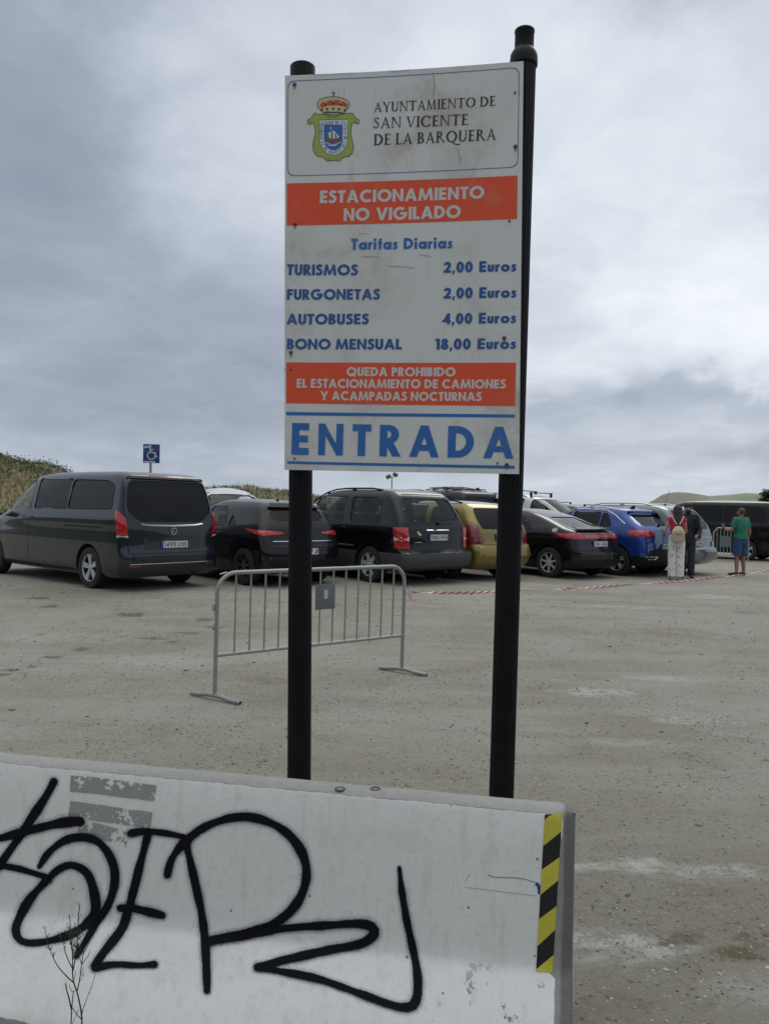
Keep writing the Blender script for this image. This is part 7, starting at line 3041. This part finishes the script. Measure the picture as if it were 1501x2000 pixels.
for s_ in (-1, 1):
    mb = MB()
    mb.box(hd + Vector((s_ * .032, .090, .035)), (.022, .006, .010), bev=.002)
    mb.box(hd + Vector((s_ * .032, .090, .055)), (.034, .008, .008), bev=.002)
    mb.build('eye', dkh, man)
    MB().box(hd + Vector((s_ * .088, -.005, .01)), (.016, .035, .06), bev=.007).build('ear', skin_m, man)
bp2 = thing('backpack', 'black backpack hanging at the side of the bearded man', 'backpack', tuple(pos), R(163))
skin_mesh('pouch', [Vector((-.20, -.14, .92)), Vector((-.20, -.17, 1.05)), Vector((-.18, -.16, 1.22)), Vector((-.16, -.13, 1.35))], [(0, 1), (1, 2), (2, 3)], [(.11, .075), (.13, .09), (.12, .08), (.07, .05)], principled('black_nylon', (.010, .010, .012), .7, bump=.004, bscale=20), bp2, root=1)
MB().tube([(-.14, -.1, 1.38), (-.15, .0, 1.44), (-.15, .12, 1.36), (-.16, .14, 1.15), (-.20, .0, 1.0)], .018, 8).build('strap', trim, bp2)

# man in a green polo shirt
pos = at_px(1444, 19.4)
gmn = thing('person', 'man in green polo shirt and blue shorts, seen from behind', 'person', tuple(pos), R(28))
J = std_joints(1.72, .13, .095, .20)
J['lel'] = Vector((-.25, .06, 1.11))
J['lwr'] = Vector((-.20, .27, 1.12))
J['lha'] = Vector((-.15, .35, 1.16))
J['rel'] = Vector((.27, -.04, 1.08))
J['rwr'] = Vector((.33, .06, .88))
J['rha'] = Vector((.34, .12, .80))
J['lto'] = J['lto'] + Vector((-.06, 0, 0))
person_body(gmn, J, skin_t, 1.12)
polo = principled('green_polo', (0.018, 0.17, 0.115), .8, nscale=8, namt=.2, bump=.006, bscale=12)
shirt(gmn, J, polo, .91, 1.14, .62, .068, 'polo_shirt')
trousers(gmn, J, principled('blue_shorts', (0.022, 0.065, 0.15), .85, nscale=8, namt=.3, bump=.006, bscale=12), .98, .50, .112, .105, .10, 'shorts')
shoes(gmn, J, principled('shoe_dark', (.022, .015, .014), .6))
hd = J['head']
ellipsoid(MB(), hd + Vector((0, -.024, .040)), (.088, .088, .085), wr=.003).build('hair', principled('hair_greying', (0.075, 0.050, 0.040), .7), gmn, angle=80)
for s_ in (-1, 1):
    MB().box(hd + Vector((s_ * .088, -.0, .01)), (.016, .035, .06), bev=.007).build('ear', skin_t, gmn)
MB().tube([hd + Vector((0, .085, .03)), hd + Vector((0, .112, -.005)), hd + Vector((0, .098, -.018))], .012, 8, rr=[.008, .014, .012]).build('nose', skin_t, gmn)
p = pos + Matrix.Rotation(R(28), 3, 'Z') @ Vector((-.14, .40, 1.21))
ph = MB().box((0, 0, 0), (.075, .012, .15), tilt=Matrix.Rotation(R(-35), 3, 'X'), bev=.004).build('phone', gloss_blk, None, loc=p)
tag(ph, 'dark phone held in the left hand of the man in green', 'phone')

# ------------------------------------------------------------------ small distant things
# disabled parking sign above the grey van
pz = P(296, 886, 20.0)
gz_ = G(pz.x, pz.y)
ds = thing('disabled_parking_sign', 'blue disabled parking sign with wheelchair symbol on a thin post behind the grey van', 'sign', (pz.x, pz.y, gz_), R(6))
hz0 = pz.z - gz_
MB().box((0, 0, hz0), (.41, .02, .48), bev=.004).build('panel', principled('sign_panel_blue', (0.015, 0.055, 0.22), .5, nscale=20, namt=.3), ds)
MB().box((-.02, .03, (hz0 - .1) / 2), (.055, .04, hz0 - .1)).build('post', galv, ds)
wch = []
wch += sk(crv([(-.03, .17), (-.02, .05), (.06, .02)]), .035) + [ln((.0, .03), (.09, .03), .03), ln((.09, .03), (.12, -.08), .03), ln((.12, -.08), (.15, -.08), .028), ln((-.02, .10), (.06, .10), .025)]
wch += ar(-.03, .19, .03, .03, 0, 360, .029, 12)
wch += ar(.0, -.05, .11, .11, 100, 395, .028)
wch += [[(-.19, .13), (-.05, .15), (-.05, .20), (-.17, .19)], [(-.19, -.23), (.1, -.23), (.1, -.19), (-.19, -.19)]]
v2_, f2_ = union2d(wch)
MB().add([(x, -.0125, hz0 + y) for x, y in v2_], f2_).build('wheelchair_symbol', principled('symbol_white', (.55, .56, .58), .5), ds, smooth=False, fixn=False)
MB().box((.14, -.013, hz0 + .10), (.05, .004, .05)).build('red_mark', principled('red_mark', (.45, .02, .03), .5), ds)

# floodlight mast beyond the people carrier
pz = P(765, 930, 60.0)
fl = thing('floodlight_mast', 'thin mast with two floodlights behind the people carrier', 'lamp post', (pz.x, pz.y, G(pz.x, pz.y)))
hz1 = pz.z - G(pz.x, pz.y) - .1
MB().tube([(0, 0, -.2), (0, 0, hz1)], .045, 8, rr=[.07, .045]).build('pole', galv, fl)
for sx_, rz_ in ((-1, .5), (1, -.4)):
    MB().box((sx_ * .26, 0, hz1 + (.05 if sx_ < 0 else .22)), (.36, .22, .28), rz_, tilt=Matrix.Rotation(R(25 * sx_), 3, 'Y'), bev=.03).tube([(0, 0, hz1), (sx_ * .2, 0, hz1 + .08)], .025, 6).build('floodlight', principled('lamp_housing', (.10, .10, .10), .5), fl)

# far barricades by the black van
bp0 = P(1392, 1060, 25.0)
far_b = thing('crowd_barricade', 'grey crowd barricade standing in front of the far black van', 'barricade', (bp0.x, bp0.y, G(bp0.x, bp0.y)), R(4))
Lf = 1.15
MB().tube([(0, 0, 0), (0, 0, .9), (.12, 0, 1.05), (Lf - .12, 0, 1.05), (Lf, 0, .9), (Lf, 0, 0)], .022, 8).build('frame', galv, far_b)
MB().tube([(0, 0, .2), (Lf, 0, .2)], .018, 8).build('bottom_rail', galv, far_b)
o = None
for k in range(9):
    if o is None:
        o = MB().tube([(0, 0, .2), (0, 0, 1.04)], .012, 6).build('bar', galv, far_b)
        c_ = o
    else:
        c_ = o.copy()
        COL.objects.link(c_)
        c_.parent = far_b
    c_.location = (.12 + .112 * k, 0, 0)
MB().box((.36, -.03, .62), (.34, .01, .34)).build('panel', galv_d, far_b)

# small dark pine at the right border, and trees behind the camera seen only as reflections
leaf = principled('pine_needles', (0.022, 0.032, 0.016), .8, nscale=3, namt=.4)
bark = principled('bark', (0.06, 0.045, 0.035), .9, nscale=8, namt=.3)


def tree(px, Z, H, rad, label, seed, name='pine_tree', n=2600, at=None):
    p = at if at is not None else P(px, 1000, Z)
    g_ = G(p.x, p.y)
    tr_ = thing(name, label, 'tree', (p.x, p.y, g_))
    rt = random.Random(seed)
    mb = MB()
    mb.tube([(0, 0, -.2), (.05, 0, H * .4), (-.03, .02, H * .75), (0, 0, H * .95)], .1, 8, rr=[.12, .09, .05, .02])
    ends = []
    for k in range(26):
        h0 = H * rt.uniform(.22, .92)
        a = rt.uniform(0, 6.28)
        L_ = rad * (1.1 - (h0 / H) ** 1.6) * rt.uniform(.6, 1.1)
        e = Vector((math.cos(a) * L_, math.sin(a) * L_, h0 + L_ * .35))
        mb.tube([(0, 0, h0), tuple(e * .5 + Vector((0, 0, h0 * .5))), tuple(e)], .03, 5, rr=[.035, .02, .01])
        ends.append(e)
    mb.build('trunk', bark, tr_)
    mc = MB()
    for k in range(n):
        e = rt.choice(ends)
        t_ = rt.uniform(.25, 1.05)
        c = Vector((e.x * t_, e.y * t_, e.z)) + Vector((rt.gauss(0, .16), rt.gauss(0, .16), rt.gauss(0, .13))) * rad * .75
        s_ = rt.uniform(.05, .13)
        a_ = Vector((rt.gauss(0, 1), rt.gauss(0, 1), rt.gauss(0, 1))).normalized()
        b_ = a_.orthogonal().normalized()
        mc.add([c - a_ * s_, c + b_ * s_ * .6, c + a_ * s_, c - b_ * s_ * .6], [(0, 1, 2, 3)])
    mc.build('crown', leaf, tr_, smooth=False, fixn=False)
    return tr_


tree(1502, 42, 2.9, 1.1, 'small dark tree at the right border in front of the headland', 5)
